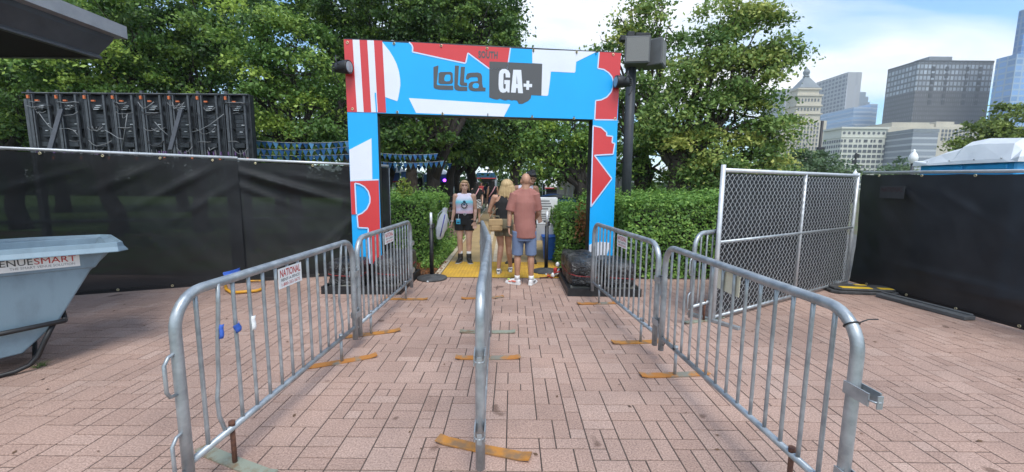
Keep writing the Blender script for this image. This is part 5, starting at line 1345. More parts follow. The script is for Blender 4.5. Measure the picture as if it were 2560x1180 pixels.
tree('tall dark tree rising above the left corner of the gate', 880, 14.5, [(860, 60, 130), (960, 30, 130), (800, -30, 150), (850, 200, 80), (930, 130, 100), (845, 320, 60)], 'leaf_deep', .105, 310, .26, GT_L, 'bark_dark', 2.4)
tree('tall dark tree rising above the middle of the gate', 1080, 15, [(1080, 40, 120), (1180, 20, 110), (1225, 85, 75), (1270, 100, 42), (1250, 20, 60), (1030, 130, 90), (1150, 140, 80), (1130, -60, 120)], 'leaf_deep', .105, 320, .26, GT_L, 'bark_dark', 2.4)
# second rank, darker and denser
for k, (px, d, bl) in enumerate([
    (150, 21, [(0, 200, 210), (180, 80, 220), (130, 330, 140)]),
    (450, 22, [(360, 220, 180), (480, 40, 220), (560, 330, 140), (420, 350, 120)]),
    (700, 21, [(640, 330, 120), (720, 100, 220), (780, 300, 130), (690, 410, 70)]),
    (960, 20, [(920, 230, 150), (1000, 80, 170), (900, 330, 80), (990, 310, 90)]),
    (1180, 22, [(1160, 120, 140), (1120, 260, 130), (1210, 290, 100), (1230, 60, 85)])]):
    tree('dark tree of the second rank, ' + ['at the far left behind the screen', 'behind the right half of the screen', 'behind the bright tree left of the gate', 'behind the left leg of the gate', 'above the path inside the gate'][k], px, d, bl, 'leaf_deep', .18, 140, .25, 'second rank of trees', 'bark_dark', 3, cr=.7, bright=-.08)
# trees along the path seen through the gate
GT_P = 'trees along the path inside the gate'
tree('dark tree with a thick straight trunk left of the path', 1033, 14.2, [(1030, 205, 80), (1010, 317, 75), (1075, 325, 70), (975, 337, 55), (1040, 367, 42)], 'leaf_deep', .13, 260, .21, GT_P, 'bark', 2.3)
tree('dark tree whose thin trunk stands just right of the left gate leg', 968, 16, [(965, 205, 70), (960, 320, 60), (1000, 322, 60)], 'leaf_deep', .14, 230, .13, GT_P, 'bark_dark', 2.2)
tree('dark tree with a slanting trunk left of the facing woman', 1112, 18.5, [(1120, 215, 75), (1110, 332, 60), (1150, 317, 55), (1140, 387, 38)], 'leaf_deep', .16, 220, .2, GT_P, 'bark_dark', 2.4, lean=.15)
tree('dark tree straight behind the facing woman', 1146, 21, [(1170, 225, 75), (1150, 362, 42), (1190, 332, 55), (1200, 382, 36)], 'leaf_deep', .18, 190, .18, GT_P, 'bark_dark', 2.6)
tree('dark tree nearest the middle of the path', 1172, 26, [(1180, 372, 40), (1225, 342, 55), (1230, 387, 30)], 'leaf_deep', .2, 170, .2, GT_P, 'bark_dark', 3)
tree('dark tree beyond the two walking women', 1290, 22, [(1290, 215, 75), (1270, 327, 70), (1310, 377, 45), (1250, 382, 38), (1330, 330, 60)], 'leaf_deep', .19, 190, .2, GT_P, 'bark_dark', 2.8)
tree('green tree reaching over the path from the right', 1445, 12.2, [(1420, 327, 60), (1360, 342, 48), (1320, 367, 34), (1470, 372, 55), (1400, 392, 42), (1350, 397, 30), (1460, 320, 50), (1310, 317, 30)], 'leaf_elm', .10, 330, .12, GT_P, 'bark_dark', 1.9)
tree('dark multi stemmed tree before the pale tent wall', 1442, 15.5, [(1430, 215, 70), (1430, 382, 60), (1380, 422, 35), (1480, 402, 50), (1345, 382, 45)], 'leaf_deep', .15, 220, .13, GT_P, 'bark_dark', 1.8)
tree('dark tree right behind the speaker pole', 1600, 13, [(1590, 330, 75), (1560, 400, 55), (1630, 420, 60), (1600, 240, 60), (1540, 250, 45), (1640, 330, 60)], 'leaf_deep', .11, 260, .24, GT_P, 'bark', 2.0)
# the big crown on the right
tree('large tree with yellowing leaf tips right of the speaker pole', 1668, 11.8, [(1880, 90, 80), (1800, 55, 60), (1850, 20, 50), (1925, 125, 55), (1975, 130, 32), (1780, 160, 85), (1850, 200, 80), (1700, 290, 85), (1800, 290, 95), (1870, 295, 75), (1945, 325, 50), (1640, 330, 55), (1620, 300, 40), (1700, 390, 75), (1800, 390, 85), (1885, 390, 70), (1750, 450, 45), (1840, 445, 50), (1930, 390, 45), (1700, 210, 50)], 'leaf_haw', .098, 560, .19, None, 'bark', 2.3, lean=.10, cf=3.3)
tree('tree with thin top branches behind the two box speakers', 1610, 14.5, [(1600, 40, 42), (1570, 90, 42), (1645, 55, 45), (1680, 70, 40), (1545, 50, 22), (1520, 110, 40), (1470, 135, 32), (1590, 140, 40), (1660, 140, 35), (1630, 190, 55), (1600, 5, 28), (1650, 10, 25)], 'leaf_haw', .12, 230, .16, None, 'bark', 3.2)
tree('slim second tree with a leaning trunk behind the right hedge', 1735, 13.2, [(1760, 430, 50), (1850, 420, 55), (1920, 430, 50)], 'leaf_haw', .11, 300, .09, None, 'bark', 1.9, lean=.35)
for (lab, px, d, bl, m, lf_) in (
    ('dark green tree between the big tree and the signal pole', 2010, 30, [(2000, 410, 42), (2050, 405, 40), (1960, 425, 35), (2035, 432, 30)], 'leaf_far', .24),
    ('small pale tree in front of the cream building', 2110, 60, [(2110, 425, 24), (2130, 432, 20)], 'leaf_far', .45),
    ('low round tree in front of the banded glass building', 2225, 55, [(2215, 425, 24), (2245, 420, 24), (2265, 428, 16)], 'leaf_far', .42),
    ('yellow green tree above the toilets at the right edge', 2490, 26, [(2450, 335, 50), (2520, 315, 62), (2580, 320, 70), (2410, 355, 30), (2480, 365, 50)], 'leaf_lime', .22),
    ('yellow green tree behind the signal pole, low by the fence', 1945, 42, [(1945, 440, 34), (1980, 448, 28)], 'leaf_far', .3)):
    tree(lab, px, d, bl, m, lf_, 9.0 / lf_ ** 2 * .60, .2, 'park trees before the skyline', 'bark_dark', 2.5, cr=lf_ * 2.6, cf=3.0)

# far wood closing the view behind the booths: one mass nobody could count
def mass(name, label, n, fn, size, mat, up=.4, tone=(.35, .15)):
    pts = fn(n); o = leaves(name, pts, RNG.normal(tone[0], tone[1], n), size, MAT[mat], None, up=up); o['kind'] = 'stuff'; o['label'] = label; return o
def fw(n):
    x = RNG.uniform(-75, 14, n); y = RNG.uniform(52, 66, n); top = 12 + 3 * np.sin(x * .35) + 2 * np.sin(x * .9 + 1)
    z = 4.0 + (top - 4.0) * RNG.random(n) ** .8; return np.stack([x, y, z], 1)
def low_backdrop(n):
    x = RNG.uniform(-75, 14, n); y = RNG.uniform(44, 48, n); top = 3.3 + .6 * np.sin(x * .7) + .3 * np.sin(x * 2.1)
    return np.stack([x, y, top * RNG.random(n)], 1)
mass('far_backdrop', 'dark leafy backdrop added under the trees at the end of the path, its shade painted in', 24000, low_backdrop, .42, 'leaf_deep', tone=(.05, .08))  # added backdrop; the dark under the canopy is put into its leaf tone
mass('far_wood', 'far wood closing the view beyond the booths', 26000, fw, .62, 'leaf_deep', tone=(.25, .15))
def shrubs(n):
    x = RNG.uniform(3.2, 12, n); y = RNG.uniform(17, 22, n); z = np.abs(RNG.normal(0, .9, n)).clip(0, 2.2); return np.stack([x, y, z], 1)
mass('shrubs', 'dark shrubs in the shade behind the right hedge', 9000, shrubs, .16, 'leaf_deep')
for (xa_, xb_, lab) in ((X_at(1560, 24), X_at(1800, 24), 'black screened fence far behind the right hedge'),):
    t = thing('fence_panel', lab, 'fence', (xa_, 24, 0), 0, 'far fences')
    MB().grid(30, 4, lambda u, v: (xa_ + (xb_ - xa_) * u, 24 + .04 * math.sin(u * 60), 1.75 * v)).build('screen', MAT['screen_dense'], t, world=True)
    MB().tube([(xa_, 24, 1.77), (xb_, 24, 1.77)], .03, 6).build('top_rail', MAT['galv_white'], t, world=True)

# ------------------------------------------------------------------ hedges
def hedge(label, x0, x1, y0, y1, h, dens, leaf, rz=0, seed=0, rag=.09, mat='leaf_hedge'):
    cx_, cy_ = (x0 + x1) / 2, (y0 + y1) / 2; a, b = (x1 - x0) / 2, (y1 - y0) / 2
    t = thing('hedge', label, 'hedge', (cx_, cy_, 0), rz, 'clipped green hedges')
    core = MB(); core.box((0, 0, (h - .16) / 2), (2 * a - .3, 2 * b - .3, h - .16)); core.build('twigs', MAT['bark_dark'], t)
    faces = [('f', 2 * a * h), ('k', 2 * a * h * .4), ('l', 2 * b * h), ('r', 2 * b * h), ('t', 4 * a * b * 1.3)]
    P_, O_ = [], []
    for nm, ar in faces:
        n = int(ar * dens); u = RNG.uniform(-1, 1, n); v = RNG.uniform(0, 1, n) ** .9
        dep = np.abs(RNG.normal(0, .05, n)) - .03
        if nm in 'fk':
            s = -1 if nm == 'f' else 1; p = np.stack([u * a, s * (b - dep), v * h], 1); o = np.tile([0, s * .8, 0], (n, 1))
        elif nm in 'lr':
            s = -1 if nm == 'l' else 1; p = np.stack([s * (a - dep), u * b, v * h], 1); o = np.tile([s * .8, 0, 0], (n, 1))
        else:
            w = RNG.uniform(-1, 1, n); p = np.stack([u * a, w * b, h - dep + np.where(RNG.random(n) < .16, RNG.random(n) ** 2 * .22, 0)], 1); o = np.tile([0, 0, .9], (n, 1))
        P_.append(p); O_.append(o)
    p = np.vstack(P_); o = np.vstack(O_)
    # lumpy outline
    k = np.array([[mnoise.noise(Vector((q[0] * 1.9 + seed, q[1] * 1.9, q[2] * 1.9))) * 1.0 + mnoise.noise(Vector((q[0] * 5 + seed, q[1] * 5, q[2] * 5))) * .5 for q in p]]).T
    p = p + o * k * rag * 1.3; p[:, 2] = np.maximum(p[:, 2], .01)
    keep = k[:, 0] * .5 + RNG.random(len(p)) > .12
    p, o, k = p[keep], o[keep], k[keep]
    leaves('foliage', p, RNG.normal(.42, .2, len(p)) + k[:, 0] * .12, leaf, MAT[mat], t, up=.45, outward=o)
    return t
h1 = hedge('clipped green hedge left of the path, sprouting tall weeds', -3.3, -1.70, 8.2, 11.0, 1.27, 2400, .05, seed=1)
h2 = hedge('rough end of hedge right of the path with a withered orange patch', .92, 2.15, 7.75, 10.2, 1.10, 2000, .055, seed=5, rag=.13)
h3 = hedge('long clipped green hedge behind the chain link panel', 1.98, 5.6, 6.98, 12.5, 1.29, 2200, .055, seed=9)
pt = np.array([P(1462, 560, 7.62)]) ; n = 420
q = pt + RNG.normal(size=(n, 3)) * np.array([.09, .05, .16]); o = leaves('withered_leaves', q - np.array(MW[h2.name].translation), RNG.normal(.5, .25, n), .05, MAT['leaf_rust'], h2); o['label'] = 'withered orange brown leaves'
# tall weed sprouting from the left hedge
wb = P(1012, 485, 9.0); wt = thing('weed', 'tall bright green weed sprouting above the left hedge', 'weed', (wb.x, 9.0, 1.2))
wp = MB(); wl2 = []
for k in range(4):
    x = (k - 1.5) * .08; top = .52 - .1 * abs(k - 1); wp.tube([(x * .4, 0, 0), (x * .8, 0, top * .5), (x, 0, top)], .006, 5)
    for j in range(60):
        u = random.random() ** .6; wl2.append((x * u + random.gauss(0, .04), random.gauss(0, .04), top * u))
wp.build('stem', MAT['weed'], wt); leaves('leaf_cluster', np.array(wl2), RNG.normal(.85, .1, len(wl2)), .075, MAT['leaf_lime'], wt)
# ground cover and litter beside the path
def gc(x0, x1, y0, y1, h):
    def f(n):
        x = RNG.uniform(x0, x1, n); y = RNG.uniform(y0, y1, n); z = np.abs(RNG.normal(0, h, n)); return np.stack([x, y, z], 1)
    return f
mass('ground_cover', 'low green weeds and ivy along the left edge of the path', 2600, gc(-1.75, -1.38, 7.6, 12, .07), .05, 'leaf_hedge', up=.8, tone=(.55, .2))
mass('ground_cover', 'low green weeds along the right edge of the path', 2600, gc(1.0, 1.5, 8.0, 13, .06), .05, 'leaf_hedge', up=.8, tone=(.6, .2))
mass('leaf_litter', 'brown leaf litter on the mulch beside the stanchions', 2600, lambda n: np.vstack([gc(-2.1, -1.3, 7.05, 8.4, .012)(n // 2), gc(.95, 1.9, 7.05, 8.2, .012)(n - n // 2)]), .045, 'leaf_rust', up=1.5, tone=(.15, .15))
def grass(n):
    x = np.concatenate([RNG.uniform(-14, -1.6, n // 2), RNG.uniform(1.3, 5, n - n // 2)]); y = RNG.uniform(9, 24, n); return np.stack([x, y, RNG.uniform(0, .05, n)], 1)
mass('grass', 'green grass under the trees', 16000, grass, .09, 'leaf_elm', up=.3, tone=(.4, .2))
# ------------------------------------------------------------------ people
MAT['skin'] = pmat('fair_skin', (.58, .36, .27), (.50, .29, .21), scale=9, rough=.5)
MAT['skin_tan'] = pmat('tanned_skin', (.46, .25, .165), (.38, .20, .13), scale=9, rough=.5)
MAT['skin_brown'] = pmat('brown_skin', (.30, .17, .115), (.24, .13, .085), scale=9, rough=.5)
MAT['hair_blonde'] = pmat('blonde_hair', (.66, .48, .25), (.34, .22, .10), scale=14, rough=.5, stretch=(5, 5, .6), bump=.6, bscale=30, lo=.3, hi=.7)
MAT['hair_red'] = pmat('strawberry_blonde_hair', (.55, .37, .20), (.34, .21, .11), scale=14, rough=.5, stretch=(5, 5, .6), bump=.5, bscale=30)
MAT['hair_dark'] = pmat('black_hair', (.022, .019, .018), (.011, .010, .010), scale=20, rough=.45, bump=.6, bscale=40)
MAT['stubble'] = pmat('shaved_scalp', (.42, .23, .16), (.36, .195, .135), scale=20, rough=.42)
MAT['black_cloth'] = pmat('black_cloth', (.018, .018, .02), (.011, .011, .012), scale=9, rough=.9, bump=.3, bscale=40)
MAT['salmon'] = pmat('salmon_cotton', (.34, .145, .12), (.285, .115, .095), scale=3.5, rough=.92, bump=.35, bscale=9)
MAT['blue_short'] = pmat('dusty_blue_cotton', (.16, .215, .34), (.13, .175, .285), scale=4, rough=.92, bump=.3, bscale=10)
MAT['khaki'] = pmat('olive_khaki_cotton', (.17, .15, .10), (.13, .115, .075), scale=5, rough=.92, bump=.3, bscale=12)
MAT['navy'] = pmat('navy_denim', (.035, .05, .11), (.025, .035, .08), scale=9, rough=.9)
MAT['white_cloth'] = pmat('white_cotton', (.78, .78, .78), (.68, .68, .70), scale=6, rough=.9)
MAT['boot'] = pmat('worn_black_boot', (.03, .028, .028), (.018, .017, .017), scale=20, rough=.55)
MAT['tan_canvas'] = pmat('tan_canvas', (.42, .29, .15), (.35, .235, .115), scale=10, rough=.85, bump=.3, bscale=50)
MAT['sole'] = pmat('pale_rubber_sole', (.45, .43, .40), (.38, .36, .33), scale=20, rough=.7)
MAT['coral'] = pmat('coral_shoe_panel', (.80, .22, .15), scale=20, rough=.6)
MAT['lime'] = pmat('lime_shoe_panel', (.55, .70, .15), scale=20, rough=.6)
MAT['pink'] = pmat('pink_strap', (.75, .38, .42), scale=20, rough=.7)
MAT['eye'] = pmat('dark_eye', (.03, .025, .02), scale=20, rough=.2)
MAT['lip'] = pmat('lip', (.46, .20, .17), scale=20, rough=.5)
MAT['brow'] = pmat('brow', (.20, .12, .07), scale=20, rough=.8)
MAT['badge'] = pmat('cyan_badge', (.06, .45, .68), (.05, .36, .58), scale=30, rough=.3)
MAT['film'] = pmat('milky_plastic_film', (.70, .72, .76), (.52, .54, .60), scale=5, rough=.25)
def tank_mat():
    m, n, b = new_mat('pastel_printed_tank')
    tcx = nnode(n, 'ShaderNodeTexCoord'); sx = nnode(n, 'ShaderNodeSeparateXYZ'); n.links.new(tcx.outputs['Object'], sx.inputs[0])
    nz_ = nnode(n, 'ShaderNodeTexNoise'); nz_.inputs['Scale'].default_value = 7; n.links.new(tcx.outputs['Object'], nz_.inputs['Vector'])
    ad = nnode(n, 'ShaderNodeMath', operation='MULTIPLY_ADD'); n.links.new(nz_.outputs['Fac'], ad.inputs[0]); ad.inputs[1].default_value = .10; n.links.new(sx.outputs[2], ad.inputs[2])
    mr = nnode(n, 'ShaderNodeMapRange'); mr.inputs['From Min'].default_value = 1.04; mr.inputs['From Max'].default_value = 1.54; n.links.new(ad.outputs[0], mr.inputs[0])
    r = nnode(n, 'ShaderNodeValToRGB'); e = r.color_ramp.elements; e[0].position = 0; e[0].color = (.80, .48, .60, 1); e[1].position = 1; e[1].color = (.80, .78, .86, 1)
    for p_, c in ((.18, (.80, .58, .70)), (.28, (.66, .66, .84)), (.40, (.74, .58, .74)), (.50, (.45, .66, .84)), (.56, (.20, .62, .76)), (.62, (.30, .70, .82)), (.66, (.60, .74, .88)), (.72, (.74, .76, .88)), (.85, (.78, .70, .84))):
        x = e.new(p_); x.color = (*c, 1)
    n.links.new(mr.outputs[0], r.inputs[0]); n.links.new(r.outputs[0], b.inputs['Base Color']); b.inputs['Roughness'].default_value = .9
    return m
MAT['tank'] = tank_mat()
def plaid_mat():
    m, n, b = new_mat('black_white_plaid')
    tcx = nnode(n, 'ShaderNodeTexCoord'); ck = nnode(n, 'ShaderNodeTexChecker'); ck.inputs['Scale'].default_value = 22
    ck.inputs['Color1'].default_value = (.015, .015, .015, 1); ck.inputs['Color2'].default_value = (.55, .55, .55, 1)
    n.links.new(tcx.outputs['Object'], ck.inputs['Vector']); n.links.new(ck.outputs['Color'], b.inputs['Base Color']); b.inputs['Roughness'].default_value = .9
    return m
MAT['plaid'] = plaid_mat()

def _hull(bm, pts):
    vs = [bm.verts.new(p) for p in pts]
    bmesh.ops.convex_hull(bm, input=vs, use_existing_faces=False)
def sphere_pts(c, r, n=10):
    c = Vector(c); out = []
    for i in range(n // 2 + 1):
        th = PI * i / (n // 2)
        for j in range(n if 0 < i < n // 2 else 1):
            ph = 2 * PI * j / n; out.append(c + Vector((r * math.sin(th) * math.cos(ph), r * math.sin(th) * math.sin(ph), r * math.cos(th))))
    return out
def disc_pts(c, ax, r, n=16):
    c = Vector(c); ax = Vector(ax).normalized(); u = ax.orthogonal().normalized(); w = ax.cross(u)
    return [c + u * (r * math.cos(2 * PI * k / n)) + w * (r * math.sin(2 * PI * k / n)) for k in range(n)]
def blob(prims, voxel=.008, smooth=4):
    """one continuous skin over the given primitives (voxel union, then smoothed)"""
    parts = []
    out = bpy.data.meshes.new('blob'); vs, fs = [], []
    for p in prims:
        k = p[0]
        if k == 'loft':                         # stack of ellipses (c, rx, ry[, tilt])
            n = 24; b = len(vs)
            for (c, rx, ry) in p[1]:
                for j in range(n): vs.append((c[0] + rx * math.cos(2 * PI * j / n), c[1] + ry * math.sin(2 * PI * j / n), c[2]))
            m = len(p[1])
            for i in range(m - 1):
                for j in range(n): fs.append([b + i * n + j, b + i * n + (j + 1) % n, b + (i + 1) * n + (j + 1) % n, b + (i + 1) * n + j])
            fs.append([b + j for j in range(n)][::-1]); fs.append([b + (m - 1) * n + j for j in range(n)])
            continue
        if k == 'ell':
            mb = MB(); mb.ell(p[1], p[2], 18, 12, rot=p[3] if len(p) > 3 else None); b = len(vs); vs += mb.v; fs += [[b + i for i in f] for f in mb.f]; continue
        bm = bmesh.new()
        if k == 'cap': _hull(bm, sphere_pts(p[1], p[2]) + sphere_pts(p[3], p[4]))
        elif k == 'fru':
            ax = Vector(p[3]) - Vector(p[1]); _hull(bm, disc_pts(p[1], ax, p[2]) + disc_pts(p[3], ax, p[4]))
        elif k == 'hull': _hull(bm, [Vector(q) for q in p[1]])
        bmesh.ops.recalc_face_normals(bm, faces=bm.faces[:]); bm.verts.ensure_lookup_table()
        loose = [v for v in bm.verts if not v.link_faces]
        for v in loose: bm.verts.remove(v)
        bm.verts.index_update(); b = len(vs); vs += [tuple(v.co) for v in bm.verts]; fs += [[b + v.index for v in f.verts] for f in bm.faces]
        bm.free()
    out.from_pydata(vs, [], fs); out.update()
    o = bpy.data.objects.new('blob', out); COL.objects.link(o)
    r = o.modifiers.new('r', 'REMESH'); r.mode = 'VOXEL'; r.voxel_size = voxel; r.use_smooth_shade = True
    if smooth: s = o.modifiers.new('s', 'SMOOTH'); s.factor = .5; s.iterations = smooth
    dg = bpy.context.evaluated_depsgraph_get(); dg.update()
    me = bpy.data.meshes.new_from_object(o.evaluated_get(dg)); bpy.data.objects.remove(o); bpy.data.meshes.remove(out)
    me.polygons.foreach_set('use_smooth', [True] * len(me.polygons))
    return me
def V(*a): return Vector(a)
def hand_prims(w, d, side, s, curl=.35, fwd=Vector((0, -1, 0)), spread=None):
    """w wrist, d hand direction; thumb leaves the side of the palm towards `spread`"""
    w = Vector(w); d = Vector(d).normalized(); f = (Vector(fwd) - d * Vector(fwd).dot(d)).normalized(); n = d.cross(f).normalized()   # f: across the palm, n: palm normal
    pr = []
    kn = w + d * .085 * s
    pr.append(('hull', [w + f * .022 * s + n * .014 * s, w - f * .022 * s + n * .014 * s, w + f * .022 * s - n * .014 * s, w - f * .022 * s - n * .014 * s, kn + f * .042 * s + n * .013 * s, kn - f * .040 * s + n * .013 * s, kn + f * .042 * s - n * .012 * s, kn - f * .040 * s - n * .012 * s]))
    for k, (o, l) in enumerate(((.034, .068), (.012, .078), (-.011, .072), (-.033, .056))):
        a = kn + f * o * s; c1 = curl * (.6 + .15 * k)
        m = a + (d * math.cos(c1) + n * side * math.sin(c1)) * l * .55 * s; e = m + (d * math.cos(c1 * 2.1) + n * side * math.sin(c1 * 2.1)) * l * .5 * s
        pr += [('cap', a, .0098 * s, m, .0092 * s), ('cap', m, .0092 * s, e, .0080 * s)]
    t0 = w + d * .03 * s + f * .026 * s; t1 = t0 + (f * .7 + d * .7).normalized() * .04 * s; t2 = t1 + (f * .25 + d * .9 + n * side * .3).normalized() * .03 * s
    pr += [('cap', t0, .014 * s, t1, .011 * s), ('cap', t1, .011 * s, t2, .0085 * s)]
    return pr
def head_prims(c, s, yaw=0.0, tilt=0.0, ears=True):
    """c centre of the skull; faces -y before yaw"""
    R = Matrix.Rotation(yaw, 3, 'Z') @ Matrix.Rotation(tilt, 3, 'X'); c = Vector(c)
    q = lambda x, y, z: c + R @ Vector((x * s, y * s, z * s))
    pr = [('ell', q(0, .012, .025), (.075 * s, .094 * s, .092 * s), R), ('ell', q(0, -.018, -.035), (.062 * s, .070 * s, .078 * s), R), ('ell', q(0, -.050, -.092), (.034 * s, .030 * s, .024 * s), R),
          ('cap', q(0, -.090, .018), .009 * s, q(0, -.108, -.022), .013 * s), ('ell', q(0, -.088, -.058), (.026 * s, .012 * s, .012 * s), R), ('ell', q(.036, -.062, -.022), (.024 * s, .022 * s, .026 * s), R), ('ell', q(-.036, -.062, -.022), (.024 * s, .022 * s, .026 * s), R),
          ('ell', q(0, -.076, .042), (.052 * s, .018 * s, .016 * s), R)]
    if ears:
        for e in (-1, 1): pr.append(('ell', q(e * .078, .012, -.008), (.012 * s, .022 * s, .033 * s), R))
    return pr, q, R
def face_parts(t, q, R, s, eye=True):
    mb = MB()
    for e in (-1, 1): mb.ell(q(e * .032, -.0845, .016), (.0125 * s, .006 * s, .006 * s), 8, 6, rot=R)
    mb.build('eyes', MAT['eye'], t)
    mb = MB()
    for e in (-1, 1): mb.tube([q(e * .016, -.092, .037), q(e * .034, -.092, .042), q(e * .052, -.078, .036)], .0035 * s, 5)
    mb.build('eyebrows', MAT['brow'], t)
    mb = MB(); mb.ell(q(0, -.0985, -.058), (.022 * s, .006 * s, .0065 * s), 8, 6, rot=R); mb.build('mouth', MAT['lip'], t)
def leg_prims(hip, knee, ank, toe, s, k=1.0):
    hip, knee, ank, toe = [Vector(x) for x in (hip, knee, ank, toe)]
    calf = knee.lerp(ank, .30) + Vector((0, .018 * s if toe.y < ank.y else -.018 * s, 0))
    return [('cap', hip, .090 * s * k, hip.lerp(knee, .5), .076 * s * k), ('cap', hip.lerp(knee, .5), .076 * s * k, knee, .056 * s * k), ('cap', knee, .055 * s * k, calf, .056 * s * k), ('cap', calf, .056 * s * k, ank, .035 * s * k)]
def arm_prims(sh, el, wr, s, k=1.0):
    sh, el, wr = [Vector(x) for x in (sh, el, wr)]
    fm = el.lerp(wr, .25)
    return [('cap', sh, .056 * s * k, sh.lerp(el, .45), .050 * s * k), ('cap', sh.lerp(el, .45), .050 * s * k, el, .039 * s * k), ('cap', el, .038 * s * k, fm, .041 * s * k), ('cap', fm, .041 * s * k, wr, .026 * s * k)]
def shoe(t, ank, toe, s, mat_, name='shoe', sole='sole', high=.0, accents=()):
    ank, toe = Vector(ank), Vector(toe); d = (toe - ank); d.z = 0; d.normalize(); lf_ = Vector((-d.y, d.x, 0))
    h = Vector((ank.x, ank.y, 0)) - d * .055 * s; L = .285 * s
    def q(a, b, z): return h + d * a * L + lf_ * b * s + Vector((0, 0, z * s))
    z0 = .022
    pr = [('hull', [q(0, x, z0) for x in (-.03, .03)] + [q(.3, x, z0) for x in (-.036, .036)] + [q(.72, x, z0) for x in (-.047, .047)] + [q(.95, x, z0) for x in (-.032, .032)] + [q(1, 0, z0), q(.02, 0, .085), q(.0, -.025, .07), q(.0, .025, .07), q(.32, -.03, .095), q(.32, .03, .095), q(.6, -.035, .075), q(.6, .035, .075), q(.95, 0, .045)])]
    pr.append(('cap', q(.19, 0, .07), .042 * s, q(.2, 0, .085 + high), .044 * s))
    if high: pr.append(('fru', q(.19, 0, .06), .050 * s, q(.2, 0, .09 + high), .052 * s))
    o = link_mesh(name, blob(pr, .007, 3), MAT[mat_], t)
    so = MB(); pl = [(0, -.03), (.3, -.037), (.72, -.05), (.93, -.036), (1.01, 0), (.93, .036), (.72, .05), (.3, .037), (0, .03), (-.03, 0)]
    so.prism(pl, lambda a, b, w: q(a, b, w), .0, .027); so.build('sole', MAT[sole], o, bevel=.004)
    for (a, b, z, r, m_) in accents:
        mb = MB(); mb.ell(q(a, b, z), (r[0] * s, r[1] * s, r[2] * s), 10, 6, rot=Matrix(((d.x, lf_.x, 0), (d.y, lf_.y, 0), (0, 0, 1)))); mb.build('panel', MAT[m_], o)
    return o
def sock(t, ank, s, z0, z1, mat_='white_cloth'):
    MB().tube([(ank[0], ank[1], z0 * s), (ank[0], ank[1], (z0 + z1) / 2 * s), (ank[0], ank[1] , z1 * s)], [.045 * s, .043 * s, .045 * s], 12).build('sock', MAT[mat_], t)
def garment(t, name, prims, m, voxel=.009, smooth=3): return link_mesh(name, blob(prims, voxel, smooth), MAT[m], t)
def new_person(label, loc, rz=0, group=None): return thing('person', label, 'person', loc, rz, group)

# --- woman facing us in a pastel sleeveless shirt and black shorts
g_ = G(1162, 656); s = .965
w1 = new_person('young woman in pastel sleeveless shirt and black shorts facing the camera on the yellow pad', g_)
sh = [V(-.175, .0, 1.40), V(.175, .0, 1.40)]
aR = [sh[0], V(-.203, .03, 1.11), V(-.240, -.03, .87)]      # picture-left arm holds the bag
aL = [sh[1], V(.212, .03, 1.12), V(.205, -.075, .88)]
anks = [V(-.085, 0, .10), V(.085, -.02, .10)]; toes = [V(-.125, -.17, .04), V(.135, -.18, .04)]
knees = [V(-.092, -.03, .50), V(.088, -.035, .50)]; hips = [V(-.095, 0, .90), V(.095, 0, .90)]
hp, q, R = head_prims((.005, -.01, 1.605), 1.0, .12, .05)
pr = list(hp) + [('cap', (0, .01, 1.41), .056, (.0, 0, 1.52), .052), ('loft', [((0, .01, .84), .155, .10), ((0, .01, .95), .175, .115), ((0, .0, 1.06), .150, .10), ((0, .0, 1.16), .150, .10), ((0, -.005, 1.27), .165, .115), ((0, .01, 1.37), .165, .10), ((0, .01, 1.43), .10, .07), ((0, .01, 1.46), .06, .055)]), ('cap', (-.15, .01, 1.39), .058, (.15, .01, 1.39), .058)]
for a in range(2): pr += leg_prims(hips[a], knees[a], anks[a], toes[a], 1.0, 1.03)
pr += arm_prims(*aR, 1.0, .98) + arm_prims(*aL, 1.0, .98)
pr += hand_prims(aR[2], (-.08, -.05, -1), 1, .95, .8, (0, -1, 0)) + hand_prims(aL[2], (.02, -.12, -1), -1, .98, .25, (-1, -.2, 0))
link_mesh('body', blob(pr, .0065, 4), MAT['skin'], w1); face_parts(w1, q, R, 1.0)
hair = []
c0 = V(.005, -.01, 1.605)
hp_ = [('ell', q(0, .034, .040), (.081, .090, .088), R), ('ell', q(0, .095, .02), (.045, .045, .05), R), ('ell', q(.006, -.012, .086), (.068, .068, .036), R)]
for e in (-1, 1): hp_ += [('cap', q(e * .074, -.035, .05), .014, q(e * .084, -.018, -.03), .011), ('cap', q(e * .084, -.018, -.03), .011, q(e * .090, -.005, -.10), .006), ('cap', q(e * .080, .02, .02), .018, q(e * .088, .03, -.06), .007)]
link_mesh('hair', blob(hp_, .006, 3), MAT['hair_red'], w1)
tk = [('loft', [((0, .01, 1.02), .170, .118), ((0, .0, 1.07), .168, .118), ((0, .0, 1.16), .165, .116), ((0, -.008, 1.27), .176, .130), ((0, .0, 1.36), .165, .115), ((0, .008, 1.425), .13, .085), ((0, .01, 1.45), .085, .072)]), ('cap', (-.10, .01, 1.405), .060, (.10, .01, 1.405), .060)]
garment(w1, 'tank_top', tk, 'tank')
